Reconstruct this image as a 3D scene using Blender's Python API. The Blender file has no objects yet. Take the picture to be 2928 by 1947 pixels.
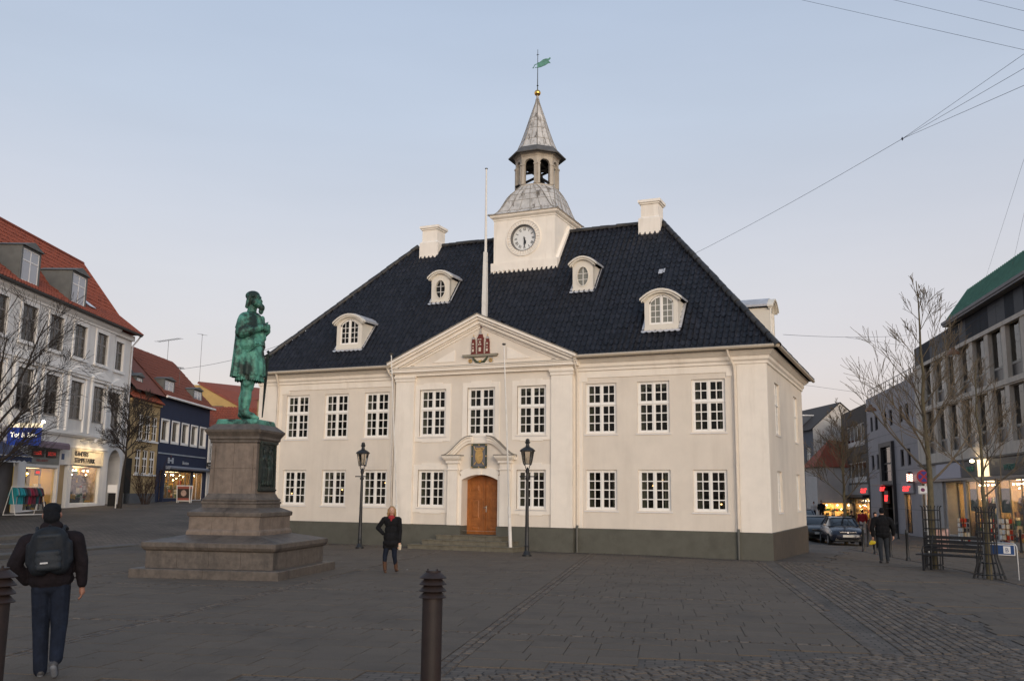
import bpy, bmesh, math, random
from mathutils import Vector, Matrix, Euler
random.seed(11)
SC = bpy.context.scene
COL = SC.collection
R = math.radians
PI = math.pi

# ------------------------------------------------------------------ camera
YAW, PITCH, ROLL = 0.419971, 0.162987, 0.010445
CAMX, CAMY, CAMZ = 4.8224, -31.7064, 2.0
cam = bpy.data.cameras.new('camera')
cam.sensor_fit = 'HORIZONTAL'; cam.sensor_width = 36.0
cam.lens = 2664.84 / 2928 * 36
cam.clip_start = 0.1; cam.clip_end = 3000
camo = bpy.data.objects.new('camera', cam); COL.objects.link(camo)
_f = Vector((-math.sin(YAW)*math.cos(PITCH), math.cos(YAW)*math.cos(PITCH), math.sin(PITCH)))
_r = Vector((math.cos(YAW), math.sin(YAW), 0)); _u = _r.cross(_f)
_r2 = _r*math.cos(ROLL)+_u*math.sin(ROLL); _u2 = _u*math.cos(ROLL)-_r*math.sin(ROLL)
_m = Matrix.Identity(4)
for _i, _c in enumerate((_r2, _u2, -_f)):
    for _k in range(3): _m[_k][_i] = _c[_k]
_m.translation = (CAMX, CAMY, CAMZ)
camo.matrix_world = _m
SC.camera = camo

# ------------------------------------------------------------------ sky, sun, exposure
SUN_AZ, SUN_EL = R(141), R(9)          # azimuth clockwise from +Y (the sun stands behind the camera)
wd = bpy.data.worlds.new('World'); SC.world = wd; wd.use_nodes = True
nt = wd.node_tree; nt.nodes.clear()
def wn(t, **k):
    n = nt.nodes.new(t)
    for a, b in k.items(): setattr(n, a, b)
    return n
sky = wn('ShaderNodeTexSky', sky_type='NISHITA', sun_disc=False, sun_elevation=R(3.0), sun_rotation=SUN_AZ,
         altitude=50, air_density=1.0, dust_density=1.5, ozone_density=2.0)
tc = wn('ShaderNodeTexCoord'); sx = wn('ShaderNodeSeparateXYZ')
nt.links.new(tc.outputs['Generated'], sx.inputs[0])
rmp = wn('ShaderNodeValToRGB')
el = rmp.color_ramp.elements
el[0].position = 0.0; el[0].color = (0.70, 0.58, 0.585, 1)
el[1].position = 1.0; el[1].color = (0.34, 0.45, 0.62, 1)
for p, c in ((0.10, (0.775, 0.66, 0.68, 1)), (0.22, (0.72, 0.67, 0.70, 1)), (0.38, (0.58, 0.618, 0.715, 1)), (0.60, (0.43, 0.52, 0.68, 1))):
    e = el.new(p); e.color = c
nt.links.new(sx.outputs['Z'], rmp.inputs['Fac'])
skb = wn('ShaderNodeBackground'); skb.inputs['Strength'].default_value = 0.06
grb = wn('ShaderNodeBackground'); grb.inputs['Strength'].default_value = 0.555
nt.links.new(sky.outputs[0], skb.inputs['Color']); nt.links.new(rmp.outputs['Color'], grb.inputs['Color'])
wno = wn('ShaderNodeTexNoise'); wno.inputs['Scale'].default_value = 2.2; wno.inputs['Detail'].default_value = 5; wmp = wn('ShaderNodeMapping'); wmp.inputs['Scale'].default_value = (1, 1, 5)
nt.links.new(tc.outputs['Generated'], wmp.inputs['Vector']); nt.links.new(wmp.outputs[0], wno.inputs['Vector'])
wmr = wn('ShaderNodeMapRange'); wmr.inputs[1].default_value = .3; wmr.inputs[2].default_value = .7; wmr.inputs[3].default_value = .515; wmr.inputs[4].default_value = .555
nt.links.new(wno.outputs['Fac'], wmr.inputs[0]); nt.links.new(wmr.outputs[0], grb.inputs['Strength'])     # the faintest veil of high haze
addn = wn('ShaderNodeAddShader'); outw = wn('ShaderNodeOutputWorld')
nt.links.new(skb.outputs[0], addn.inputs[0]); nt.links.new(grb.outputs[0], addn.inputs[1])
nt.links.new(addn.outputs[0], outw.inputs['Surface'])

sun = bpy.data.lights.new('sun', 'SUN'); sun.energy = 1.5; sun.angle = R(40); sun.color = (1.0, 0.89, 0.75)
suno = bpy.data.objects.new('sun', sun); COL.objects.link(suno)
_sd = Vector((math.sin(SUN_AZ)*math.cos(SUN_EL), math.cos(SUN_AZ)*math.cos(SUN_EL), math.sin(SUN_EL)))
suno.rotation_euler = _sd.to_track_quat('Z', 'Y').to_euler()
SC.view_settings.view_transform = 'Standard'; SC.view_settings.look = 'None'
SC.view_settings.exposure = 0.62; SC.view_settings.gamma = 1.0; SC.view_settings.use_curve_mapping = False
SC.cycles.use_denoising = True
SC.cycles.max_bounces = 6; SC.cycles.transparent_max_bounces = 12
SC.cycles.caustics_reflective = False; SC.cycles.caustics_refractive = False
SC.cycles.sample_clamp_indirect = 4.0

# ------------------------------------------------------------------ helpers
def link(name, data, parent=None, loc=(0, 0, 0), rot=(0, 0, 0)):
    o = bpy.data.objects.new(name, data); COL.objects.link(o)
    o.location = loc; o.rotation_euler = rot
    if parent is not None: o.parent = parent
    return o
def tag(o, label=None, cat=None, group=None, kind=None):
    if label: o['label'] = label
    if cat: o['category'] = cat
    if group: o['group'] = group
    if kind: o['kind'] = kind
    return o
def thing(name, label, cat, loc=(0, 0, 0), rz=0.0, group=None):
    return tag(link(name, None, None, loc, (0, 0, rz)), label, cat, group)
def copy_tree(o, parent=None):
    c = o.copy(); COL.objects.link(c)
    if parent is not None: c.parent = parent
    for ch in list(o.children): copy_tree(ch, c)
    return c

class MB:
    def __init__(s): s.v = []; s.f = []; s.m = []
    def add(s, vs, fs, mi=0, M=None):
        b = len(s.v)
        s.v += [tuple(M @ Vector(p)) for p in vs] if M is not None else [tuple(p) for p in vs]
        for f in fs: s.f.append(tuple(b+i for i in f)); s.m.append(mi)
        return s
    def box(s, x0, x1, y0, y1, z0, z1, mi=0, M=None):
        return s.add([(x0,y0,z0),(x1,y0,z0),(x1,y1,z0),(x0,y1,z0),(x0,y0,z1),(x1,y0,z1),(x1,y1,z1),(x0,y1,z1)],
                     [(3,2,1,0),(4,5,6,7),(0,1,5,4),(1,2,6,5),(2,3,7,6),(3,0,4,7)], mi, M)
    def pry(s, pts, y0, y1, mi=0, M=None):       # polygon in x-z, extruded along y
        n = len(pts)
        return s.add([(x,y0,z) for x,z in pts]+[(x,y1,z) for x,z in pts],
                     [tuple(range(n)), tuple(range(2*n-1,n-1,-1))]+[(i,i+n,(i+1)%n+n,(i+1)%n) for i in range(n)], mi, M)
    def prz(s, pts, z0, z1, mi=0, M=None):       # polygon in x-y, extruded along z
        n = len(pts)
        return s.add([(x,y,z0) for x,y in pts]+[(x,y,z1) for x,y in pts],
                     [tuple(range(n-1,-1,-1)), tuple(range(n,2*n))]+[(i,(i+1)%n,(i+1)%n+n,i+n) for i in range(n)], mi, M)
    def prx(s, pts, x0, x1, mi=0, M=None):       # polygon in y-z, extruded along x
        n = len(pts)
        return s.add([(x0,y,z) for y,z in pts]+[(x1,y,z) for y,z in pts],
                     [tuple(range(n-1,-1,-1)), tuple(range(n,2*n))]+[(i,(i+1)%n,(i+1)%n+n,i+n) for i in range(n)], mi, M)
    def loft(s, rings, cap=True, mi=0, M=None, close=True):
        n = len(rings[0]); vs = [p for r in rings for p in r]; fs = []
        for k in range(len(rings)-1):
            for i in range(n if close else n-1):
                j = (i+1) % n
                fs.append((k*n+i, k*n+j, (k+1)*n+j, (k+1)*n+i))
        if cap: fs += [tuple(range(n-1,-1,-1)), tuple(range((len(rings)-1)*n, len(rings)*n))]
        return s.add(vs, fs, mi, M)
    def lathe(s, prof, n=16, c=(0,0,0), mi=0, M=None, cap=True, ph=0.0):
        return s.loft([[(c[0]+r*math.cos(ph+2*PI*i/n), c[1]+r*math.sin(ph+2*PI*i/n), c[2]+z) for i in range(n)] for r, z in prof], cap, mi, M)
    def sweep(s, x0, x1, y0, y1, prof, mi=0, M=None, cap=True):     # (outward offset, z) profile round a rectangle
        return s.loft([[(x0-o,y0-o,z),(x1+o,y0-o,z),(x1+o,y1+o,z),(x0-o,y1+o,z)] for o, z in prof], cap, mi, M)
    def tube(s, pts, rad, n=6, mi=0, M=None, cap=True):
        pts = [Vector(p) for p in pts]; rings = []
        if not isinstance(rad, (list, tuple)): rad = [rad]*len(pts)
        up = None
        for i, p in enumerate(pts):
            t = (pts[min(i+1, len(pts)-1)]-pts[max(i-1, 0)])
            t = t.normalized() if t.length > 1e-9 else Vector((0,0,1))
            if up is None: up = Vector((0,0,1)) if abs(t.z) < .9 else Vector((1,0,0))
            a = t.cross(up); a = a.normalized() if a.length > 1e-6 else t.orthogonal().normalized()
            b = a.cross(t); up = b
            rings.append([tuple(p+(a*math.cos(2*PI*k/n)+b*math.sin(2*PI*k/n))*rad[i]) for k in range(n)])
        return s.loft(rings, cap, mi, M)
    def quad(s, a, b, c, d, mi=0, M=None): return s.add([a,b,c,d], [(0,1,2,3)], mi, M)
    def wall(s, x0, x1, z0, z1, holes, y=0.0, dep=0.15, mi=0, rmi=None, M=None):   # faces -y, rectangular holes with reveals
        xs = sorted({x0, x1, *[min(max(v, x0), x1) for h in holes for v in h[:2]]}); zs = sorted({z0, z1, *[min(max(v, z0), z1) for h in holes for v in h[2:4]]})
        for i in range(len(xs)-1):
            for k in range(len(zs)-1):
                cx = (xs[i]+xs[i+1])/2; cz = (zs[k]+zs[k+1])/2
                if any(h[0] < cx < h[1] and h[2] < cz < h[3] for h in holes): continue
                s.quad((xs[i],y,zs[k]),(xs[i+1],y,zs[k]),(xs[i+1],y,zs[k+1]),(xs[i],y,zs[k+1]), mi, M)
        r = mi if rmi is None else rmi
        for a, b, c, d in [h[:4] for h in holes]:
            s.quad((a,y,c),(a,y,d),(a,y+dep,d),(a,y+dep,c), r, M); s.quad((b,y,d),(b,y,c),(b,y+dep,c),(b,y+dep,d), r, M)
            s.quad((a,y,d),(b,y,d),(b,y+dep,d),(a,y+dep,d), r, M); s.quad((b,y,c),(a,y,c),(a,y+dep,c),(b,y+dep,c), r, M)
        return s
    def plate(s, x0, x1, z0, z1, holes, y0, y1, mi=0, M=None):       # a board with holes and real thickness
        s.wall(x0, x1, z0, z1, holes, y0, y1-y0, mi, None, M)
        return s.add([(x0,y0,z0),(x1,y0,z0),(x1,y0,z1),(x0,y0,z1),(x0,y1,z0),(x1,y1,z0),(x1,y1,z1),(x0,y1,z1)],
                     [(0,4,5,1),(1,5,6,2),(2,6,7,3),(3,7,4,0)], mi, M)
    def mesh(s, name, mats, smooth=None):
        me = bpy.data.meshes.new(name); me.from_pydata(s.v, [], s.f)
        if not isinstance(mats, (list, tuple)): mats = [mats]
        for m in mats: me.materials.append(m)
        if len(mats) > 1: me.polygons.foreach_set('material_index', s.m)
        if smooth is not None:
            me.polygons.foreach_set('use_smooth', [True]*len(me.polygons))
            me.set_sharp_from_angle(angle=R(smooth))
        me.update()
        return me
    def build(s, name, mats, parent=None, smooth=None, loc=(0,0,0), rot=(0,0,0)):
        return link(name, s.mesh(name, mats, smooth), parent, loc, rot)

MATS = {}
def mat(name, col, rough=0.6, metal=0.0, var=0.10, vs=1.5, bump=0.0, bs=60.0, spec=0.4, dirt=None, ds=0.6, da=0.5, emit=0.0, rnd=0.0, streak=False, coat=0.0, cell=0.0, cs=4.0):
    if name in MATS: return MATS[name]
    m = bpy.data.materials.new(name); m.use_nodes = True; MATS[name] = m
    t = m.node_tree; p = t.nodes['Principled BSDF']; L = t.links.new
    p.inputs['Roughness'].default_value = rough; p.inputs['Metallic'].default_value = metal
    p.inputs['Specular IOR Level'].default_value = spec
    if coat: p.inputs['Coat Weight'].default_value = coat; p.inputs['Coat Roughness'].default_value = .08
    g = t.nodes.new('ShaderNodeNewGeometry')
    n1 = t.nodes.new('ShaderNodeTexNoise'); n1.inputs['Scale'].default_value = vs; n1.inputs['Detail'].default_value = 6; n1.inputs['Roughness'].default_value = .62
    L(g.outputs['Position'], n1.inputs['Vector'])
    r = t.nodes.new('ShaderNodeValToRGB')
    r.color_ramp.elements[0].position = .3; r.color_ramp.elements[1].position = .7
    r.color_ramp.elements[0].color = tuple(c*(1-var) for c in col)+(1,); r.color_ramp.elements[1].color = tuple(min(1, c*(1+var)) for c in col)+(1,)
    L(n1.outputs['Fac'], r.inputs['Fac']); out = r.outputs['Color']
    if dirt is not None:
        n2 = t.nodes.new('ShaderNodeTexNoise'); n2.inputs['Scale'].default_value = ds; n2.inputs['Detail'].default_value = 8; n2.inputs['Roughness'].default_value = .7
        if streak:
            mp = t.nodes.new('ShaderNodeMapping'); mp.inputs['Scale'].default_value = (1, 1, .12); L(g.outputs['Position'], mp.inputs['Vector']); L(mp.outputs[0], n2.inputs['Vector'])
        else: L(g.outputs['Position'], n2.inputs['Vector'])
        r2 = t.nodes.new('ShaderNodeValToRGB'); r2.color_ramp.elements[0].position = .5; r2.color_ramp.elements[1].position = .72
        r2.color_ramp.elements[0].color = (0,0,0,1); r2.color_ramp.elements[1].color = (da,da,da,1)
        L(n2.outputs['Fac'], r2.inputs['Fac'])
        mx = t.nodes.new('ShaderNodeMix'); mx.data_type = 'RGBA'
        L(r2.outputs['Color'], mx.inputs[0]); L(out, mx.inputs[6]); mx.inputs[7].default_value = tuple(dirt)+(1,); out = mx.outputs[2]
    if cell:
        vo = t.nodes.new('ShaderNodeTexVoronoi'); vo.inputs['Scale'].default_value = cs; L(g.outputs['Position'], vo.inputs['Vector'])
        sv_ = t.nodes.new('ShaderNodeSeparateColor'); L(vo.outputs['Color'], sv_.inputs[0]); mr = t.nodes.new('ShaderNodeMapRange'); mr.inputs[3].default_value = 1-cell; mr.inputs[4].default_value = 1+cell
        L(sv_.outputs[0], mr.inputs[0]); h2 = t.nodes.new('ShaderNodeHueSaturation'); L(mr.outputs[0], h2.inputs['Value']); L(out, h2.inputs['Color']); out = h2.outputs[0]
    if rnd:
        oi = t.nodes.new('ShaderNodeObjectInfo'); ma = t.nodes.new('ShaderNodeMapRange'); ma.inputs[3].default_value = 1-rnd; ma.inputs[4].default_value = 1+rnd
        L(oi.outputs['Random'], ma.inputs[0]); hs = t.nodes.new('ShaderNodeHueSaturation'); L(ma.outputs[0], hs.inputs['Value']); L(out, hs.inputs['Color']); out = hs.outputs[0]
    L(out, p.inputs['Base Color'])
    if bump:
        n3 = t.nodes.new('ShaderNodeTexNoise'); n3.inputs['Scale'].default_value = bs; n3.inputs['Detail'].default_value = 4
        L(g.outputs['Position'], n3.inputs['Vector']); b = t.nodes.new('ShaderNodeBump'); b.inputs['Strength'].default_value = bump; b.inputs['Distance'].default_value = .02
        L(n3.outputs['Fac'], b.inputs['Height']); L(b.outputs[0], p.inputs['Normal'])
    if emit:
        L(out, p.inputs['Emission Color']); p.inputs['Emission Strength'].default_value = emit
    return m
def emis(name, col, s):
    if name in MATS: return MATS[name]
    m = bpy.data.materials.new(name); m.use_nodes = True; MATS[name] = m
    p = m.node_tree.nodes['Principled BSDF']; p.inputs['Base Color'].default_value = tuple(c*.5 for c in col)+(1,)
    p.inputs['Emission Color'].default_value = tuple(col)+(1,); p.inputs['Emission Strength'].default_value = s
    return m
def glass(name, tint=(.82,.86,.85), refl=1.0, rough=.02):
    if name in MATS: return MATS[name]
    m = bpy.data.materials.new(name); m.use_nodes = True; MATS[name] = m
    t = m.node_tree; t.nodes.clear(); L = t.links.new
    o = t.nodes.new('ShaderNodeOutputMaterial'); tr = t.nodes.new('ShaderNodeBsdfTransparent'); tr.inputs[0].default_value = tuple(tint)+(1,)
    gl = t.nodes.new('ShaderNodeBsdfGlossy'); gl.inputs['Roughness'].default_value = rough; gl.inputs[0].default_value = (.9,.9,.9,1)
    fr = t.nodes.new('ShaderNodeFresnel'); fr.inputs[0].default_value = 1.45
    g = t.nodes.new('ShaderNodeNewGeometry'); n = t.nodes.new('ShaderNodeTexNoise'); n.inputs['Scale'].default_value = 2.2; L(g.outputs['Position'], n.inputs['Vector'])
    b = t.nodes.new('ShaderNodeBump'); b.inputs['Strength'].default_value = .06; b.inputs['Distance'].default_value = .05; L(n.outputs['Fac'], b.inputs['Height']); L(b.outputs[0], gl.inputs['Normal'])
    mu = t.nodes.new('ShaderNodeMath'); mu.operation = 'MULTIPLY'; mu.inputs[1].default_value = refl; L(fr.outputs[0], mu.inputs[0])
    mx = t.nodes.new('ShaderNodeMixShader'); L(mu.outputs[0], mx.inputs[0]); L(tr.outputs[0], mx.inputs[1]); L(gl.outputs[0], mx.inputs[2]); L(mx.outputs[0], o.inputs['Surface'])
    return m

def text_mesh(txt, size, m, depth=.01, align='LEFT', shear=0.0, space=1.0):
    cu = bpy.data.curves.new('lettering', 'FONT'); cu.body = txt; cu.size = size; cu.extrude = depth; cu.align_x = align
    cu.shear = shear; cu.space_character = space; cu.resolution_u = 2
    o = bpy.data.objects.new('lettering', cu); COL.objects.link(o)
    dg = bpy.context.evaluated_depsgraph_get(); me = bpy.data.meshes.new_from_object(o.evaluated_get(dg))
    bpy.data.objects.remove(o); bpy.data.curves.remove(cu)
    me.materials.clear(); me.materials.append(m)
    return me

# street frames: A runs away from the camera along the left street, RR points right
A2 = Vector((-math.sin(YAW), math.cos(YAW))); RR = Vector((math.cos(YAW), math.sin(YAW))); C2 = Vector((CAMX, CAMY))
def W2(d, l):
    p = C2+A2*d+RR*l; return (p.x, p.y)
def sst(t):
    t = min(1.0, max(0.0, t)); return t*t*(3-2*t)
def T(x, y):
    v = Vector((x, y))-C2; d = v.dot(A2); l = v.dot(RR); q = d-.5*(l+14); z = 0.0
    if q > 35: z += 1.35*(1-math.exp(-(q-35)/12))*sst((-l-7)/4.5)
    return z-min(.6, .02*max(0, y+2))*sst((x+4)/3)

# ------------------------------------------------------------------ materials
m_field = mat('plaster_field', (.745,.67,.575), .9, var=.06, vs=.9, bump=.25, bs=70, dirt=(.52,.44,.36), ds=1.5, da=.22, streak=True)
m_trim = mat('plaster_trim', (.86,.79,.695), .85, var=.05, vs=1.7, bump=.12, bs=50, dirt=(.56,.48,.38), ds=1.9, da=.35, streak=True)
m_tower = mat('plaster_tower', (.88,.82,.73), .85, var=.05, vs=1.6, bump=.15, bs=40, dirt=(.46,.38,.28), ds=2.4, da=.3, streak=True)
m_plinth = mat('plinth_paint', (.105,.103,.084), .8, var=.10, vs=2.5, bump=.3, bs=60, dirt=(.06,.055,.045), ds=1.4, da=.5)
m_winpaint = mat('window_paint', (.86,.83,.78), .5, var=.03, vs=6, bump=.03, bs=90)
m_sill = mat('sill_paint', (.74,.71,.68), .6, var=.05, vs=6)
m_curtain = mat('curtain_cloth', (.42,.39,.31), .9, var=.12, vs=9)
m_dark = mat('dark_interior', (.012,.011,.010), .9, var=.2)
m_glass = glass('window_glass', (.66,.68,.66), .40)
m_tile = mat('glazed_tile', (.0125,.0135,.0195), .44, var=.45, vs=4.5, bump=.1, bs=30, spec=.32, dirt=(.06,.055,.05), ds=7, da=.32, rnd=.2, cell=.28, cs=4.2)
m_tile2 = mat('ridge_tile_glazed', (.028,.027,.028), .5, var=.3, vs=4, bump=.2, bs=30, dirt=(.085,.075,.055), ds=3, da=.7, rnd=.25)
m_lead = mat('lead_sheet', (.56,.54,.51), .55, metal=.1, var=.22, vs=3.5, bump=.15, bs=20, dirt=(.10,.08,.06), ds=4.2, da=.92, streak=True)
_r = [n for n in m_lead.node_tree.nodes if n.type == 'VALTORGB'][1]; _r.color_ramp.elements[0].position = .52; _r.color_ramp.elements[1].position = .62
m_lead2 = mat('lead_flashing', (.52,.52,.54), .45, metal=.3, var=.2, vs=6)
m_gutter = mat('gutter_paint', (.47,.40,.31), .55, var=.15, vs=5, dirt=(.2,.17,.12), ds=5, da=.5)
m_dormer = mat('dormer_paint', (.74,.69,.60), .6, var=.06, vs=4, dirt=(.4,.37,.29), ds=4, da=.35)
m_gold = mat('gilded_ball', (.85,.50,.14), .25, metal=1.0, var=.1, vs=5)
m_verd = mat('verdigris', (.09,.24,.19), .65, metal=.1, var=.3, vs=8)
m_iron = mat('black_iron', (.016,.017,.019), .42, var=.25, vs=8, bump=.05, bs=40)
m_white = mat('white_paint', (.76,.73,.68), .5, var=.06, vs=5, dirt=(.5,.45,.36), ds=4, da=.4)
m_door = mat('oak_door', (.33,.115,.028), .42, var=.28, vs=5, bump=.1, bs=30, dirt=(.16,.05,.014), ds=4, da=.6, streak=True)
m_step = mat('step_granite', (.15,.135,.10), .75, var=.2, vs=5, bump=.25, bs=50, dirt=(.05,.045,.035), ds=3, da=.6)
# ================================================================== ground
def ground_mat():
    m = bpy.data.materials.new('paving_far'); m.use_nodes = True
    t = m.node_tree; p = t.nodes['Principled BSDF']; L = t.links.new
    g = t.nodes.new('ShaderNodeNewGeometry'); mp = t.nodes.new('ShaderNodeMapping'); mp.inputs['Rotation'].default_value = (0, 0, R(-14.5))
    L(g.outputs['Position'], mp.inputs['Vector'])
    br = t.nodes.new('ShaderNodeTexBrick'); br.inputs['Scale'].default_value = 1.0; br.inputs['Brick Width'].default_value = .24; br.inputs['Row Height'].default_value = .13
    br.inputs['Mortar Size'].default_value = .012; br.inputs['Mortar Smooth'].default_value = .5; br.inputs['Bias'].default_value = 0
    br.inputs['Color1'].default_value = (.094,.080,.068,1); br.inputs['Color2'].default_value = (.126,.108,.092,1); br.inputs['Mortar'].default_value = (.035,.031,.028,1)
    L(mp.outputs[0], br.inputs['Vector'])
    n = t.nodes.new('ShaderNodeTexNoise'); n.inputs['Scale'].default_value = .5; n.inputs['Detail'].default_value = 8; L(g.outputs['Position'], n.inputs['Vector'])
    r = t.nodes.new('ShaderNodeValToRGB'); r.color_ramp.elements[0].color = (.72,.72,.72,1); r.color_ramp.elements[1].color = (1.25,1.22,1.2,1)
    r.color_ramp.elements[0].position = .3; r.color_ramp.elements[1].position = .7; L(n.outputs['Fac'], r.inputs['Fac'])
    mx = t.nodes.new('ShaderNodeMix'); mx.data_type = 'RGBA'; mx.blend_type = 'MULTIPLY'; mx.inputs[0].default_value = 1; L(br.outputs['Color'], mx.inputs[6]); L(r.outputs['Color'], mx.inputs[7])
    L(mx.outputs[2], p.inputs['Base Color']); p.inputs['Roughness'].default_value = .8; p.inputs['Specular IOR Level'].default_value = .25
    b = t.nodes.new('ShaderNodeBump'); b.inputs['Strength'].default_value = .5; b.inputs['Distance'].default_value = .01; b.invert = True; L(br.outputs['Fac'], b.inputs['Height']); L(b.outputs[0], p.inputs['Normal'])
    return m
m_ground = ground_mat()
xs = [-500,-250,-130,-90,-70]+[-60+1.25*i for i in range(85)]+[50,70,110,250,500]
ys = [-300,-120,-70,-50]+[-42+1.25*i for i in range(112)]+[102,120,160,260,600]
mb = MB()
vs = [(x, y, T(x, y)-.014) for y in ys for x in xs]; nx = len(xs)
mb.add(vs, [(j*nx+i, j*nx+i+1, (j+1)*nx+i+1, (j+1)*nx+i) for j in range(len(ys)-1) for i in range(nx-1)])
ground = tag(mb.build('ground', m_ground, None, 60), 'dark sett paving of the town square', None, None, 'structure')

PA = R(14.5); PU = Vector((math.cos(PA), math.sin(PA))); PV = Vector((-math.sin(PA), math.cos(PA))); PO = Vector((-1.2, -18.95))
def pw(u, v): return PO+PU*u+PV*v
def puv(x, y):
    w = Vector((x, y))-PO; return w.dot(PU), w.dot(PV)
def line_side(a, b, p): return (b[0]-a[0])*(p[1]-a[1])-(b[1]-a[1])*(p[0]-a[0])
def band_edges(y):                      # x of left and right edge of the sett band at a given y
    xl = .09+(-1.5-y)*.2437; xr = 1.07+(-.89-y)*.298
    return xl, xr
def below(x, y): return line_side((-6, -26.9), (1.0, -21.1), (x, y)) < 0 if x < 1.0 else line_side((1.0, -21.1), (4.14, -18.2), (x, y)) < 0 if x < 4.14 else y < -18.2+(x-4.14)*.5
m_slab = [mat('slab_stone_%d' % i, c, .85, var=.30, vs=55, bump=.25, bs=120, spec=.2, dirt=(.060,.052,.045), ds=.8, da=.6, rnd=.035) for i, c in enumerate(((.120,.098,.078),(.116,.095,.076),(.124,.101,.080)))]
m_sett = [mat('sett_stone_%d' % i, c, .7, var=.18, vs=14, bump=.25, bs=60, spec=.3, rnd=.22) for i, c in enumerate(((.098,.080,.065),(.074,.061,.051),(.126,.103,.083)))]
slabs = []
G = 5.33
for k in range(-6, 4):
    for j in range(-2, 8):
        v = j*G+.075
        while v < (j+1)*G-.2:
            lv = .514; u = k*G+.13+random.choice((0, .0))
            end = (k+1)*G-.13
            while u < end-.05:
                w = random.choice((.42, .52, .52, .62, .74))
                if end-(u+w) < .35: w = end-u
                c = pw(u+w/2, v+lv/2); x, y = c
                ok = -19.0 < x and y > -30 and x < 13 and y < 26
                xl, xr = band_edges(y)
                ext = .32
                if y > -1.2 and x < 1.2: ok = ok and False
                if y < -.1 and xl-ext < x < xr+ext: ok = False
                if y >= -.1 and x < 1.5+.0*y: ok = False
                if below(x+.1, y-.45) or below(x-.3, y-.3): ok = False
                d = (c-C2).dot(A2); l = (c-C2).dot(RR)
                if d < 5 or abs(l) > d*.62+1.5: ok = False
                if T(x, y) > .01: ok = False
                if ok: slabs.append((d, x, y, w-.011, lv-.011))
                u += w
            v += lv+.006
slabs.sort()
ub = MB().box(-.5, .5, -.5, .5, -.024, 0)
pave = tag(link('pavement', None), 'large stone slabs paving the square', None, None, 'structure')
umesh = [ub.mesh('paving_slab', m) for m in m_slab]
rest = MB()
for i, (d, x, y, w, l) in enumerate(slabs):
    z = T(x, y)+random.uniform(-.002, .002); k = random.randrange(3)
    ex, ey = random.gauss(0, .0022), random.gauss(0, .0022)
    if i < 300:
        o = link('paving_slab', umesh[k], pave, (x, y, z), (ex, ey, PA)); o.scale = (w, l, 1)
    else:
        ey += math.atan2(T(x-PU.x*.3, y-PU.y*.3)-T(x+PU.x*.3, y+PU.y*.3), .6); ex += math.atan2(T(x+PV.x*.3, y+PV.y*.3)-T(x-PV.x*.3, y-PV.y*.3), .6)
        M = Matrix.Translation((x, y, z)) @ Euler((ex, ey, PA)).to_matrix().to_4x4() @ Matrix.Diagonal((w, l, 1, 1))
        rest.box(-.5, .5, -.5, .5, -.024, 0, k, M)
tag(rest.build('paving_slabs', m_slab, pave), None, None, None, 'stuff')

# setts: two-stone strips along the grid, single rows across, the wide band to the right and the foreground field
setts = []
def sett_ok(x, y):
    c = Vector((x, y)); d = (c-C2).dot(A2); l = (c-C2).dot(RR)
    return d > 5 and abs(l) < d*.62+.8 and x > -19 and T(x, y) < .01
def row(p, q, w, keep, zoff=0.0):
    a = Vector(p); dv = Vector(q)-a; n = dv.length; dv /= n; t = 0.0; ang = math.atan2(dv.y, dv.x)
    while t < n:
        l = random.uniform(.12, .19); c = a+dv*(t+l/2)
        if keep(c.x, c.y) and sett_ok(c.x, c.y): setts.append(((c-C2).dot(A2), c.x, c.y, l-.014, w-.014, ang+random.gauss(0, .03)))
        t += l
def free(x, y):
    xl, xr = band_edges(y)
    return y < -.3 and not (xl-.05 < x) and not below(x, y) and not (-13.2 < x < -8.4 and -14.6 < y < -10.4) and not (-12.8 < x < -8.4 and y > -1.7)
for k in range(-5, 3):
    for o in (-.066, .066): row(pw(k*G+o, -12), pw(k*G+o, 30), .125, free)
for j in range(-2, 6): row(pw(-26, j*G), pw(14, j*G), .125, free)
for i in range(60):
    o = i*.13
    row((.09-.0+o, -.2), (.09+o+.2437*26, -26.2), .128, lambda x, y: band_edges(y)[0] < x < band_edges(y)[1]+.0 and not below(x, y) and y < -.3)
bd = Vector((.775, .632)); bn = Vector((.632, -.775))
for i in range(38):
    s0 = Vector((-6.5, -27.4))+bn*(i-12)*.132
    row(s0, s0+bd*18, .130, lambda x, y: below(x, y))
setts.sort()
sv = [(-.5,-.5,-.09),(.5,-.5,-.09),(.5,.5,-.09),(-.5,.5,-.09),(-.5,-.5,-.012),(.5,-.5,-.012),(.5,.5,-.012),(-.5,.5,-.012),(-.42,-.40,.004),(.42,-.40,.004),(.42,.40,.004),(-.42,.40,.004)]
sf = [(0,1,5,4),(1,2,6,5),(2,3,7,6),(3,0,4,7),(4,5,9,8),(5,6,10,9),(6,7,11,10),(7,4,8,11),(8,9,10,11)]
smesh = [MB().add(sv, sf).mesh('sett', m, 50) for m in m_sett]
cob = tag(link('sett_bands', None), 'bands of small granite setts in the paving', None, None, 'structure')
rest = MB()
for i, (d, x, y, l, w, a) in enumerate(setts):
    z = T(x, y)+random.uniform(-.006, .004); k = random.choice((0,0,0,1,1,2)); e = Euler((random.gauss(0,.025), random.gauss(0,.025), a))
    if i < 300:
        o = link('sett', smesh[k], cob, (x, y, z), e); o.scale = (l, w, 1)
    else: rest.add(sv, sf, k, Matrix.Translation((x, y, z)) @ e.to_matrix().to_4x4() @ Matrix.Diagonal((l, w, 1, 1)))
tag(rest.build('setts', m_sett, cob, 50), None, None, None, 'stuff')

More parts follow.
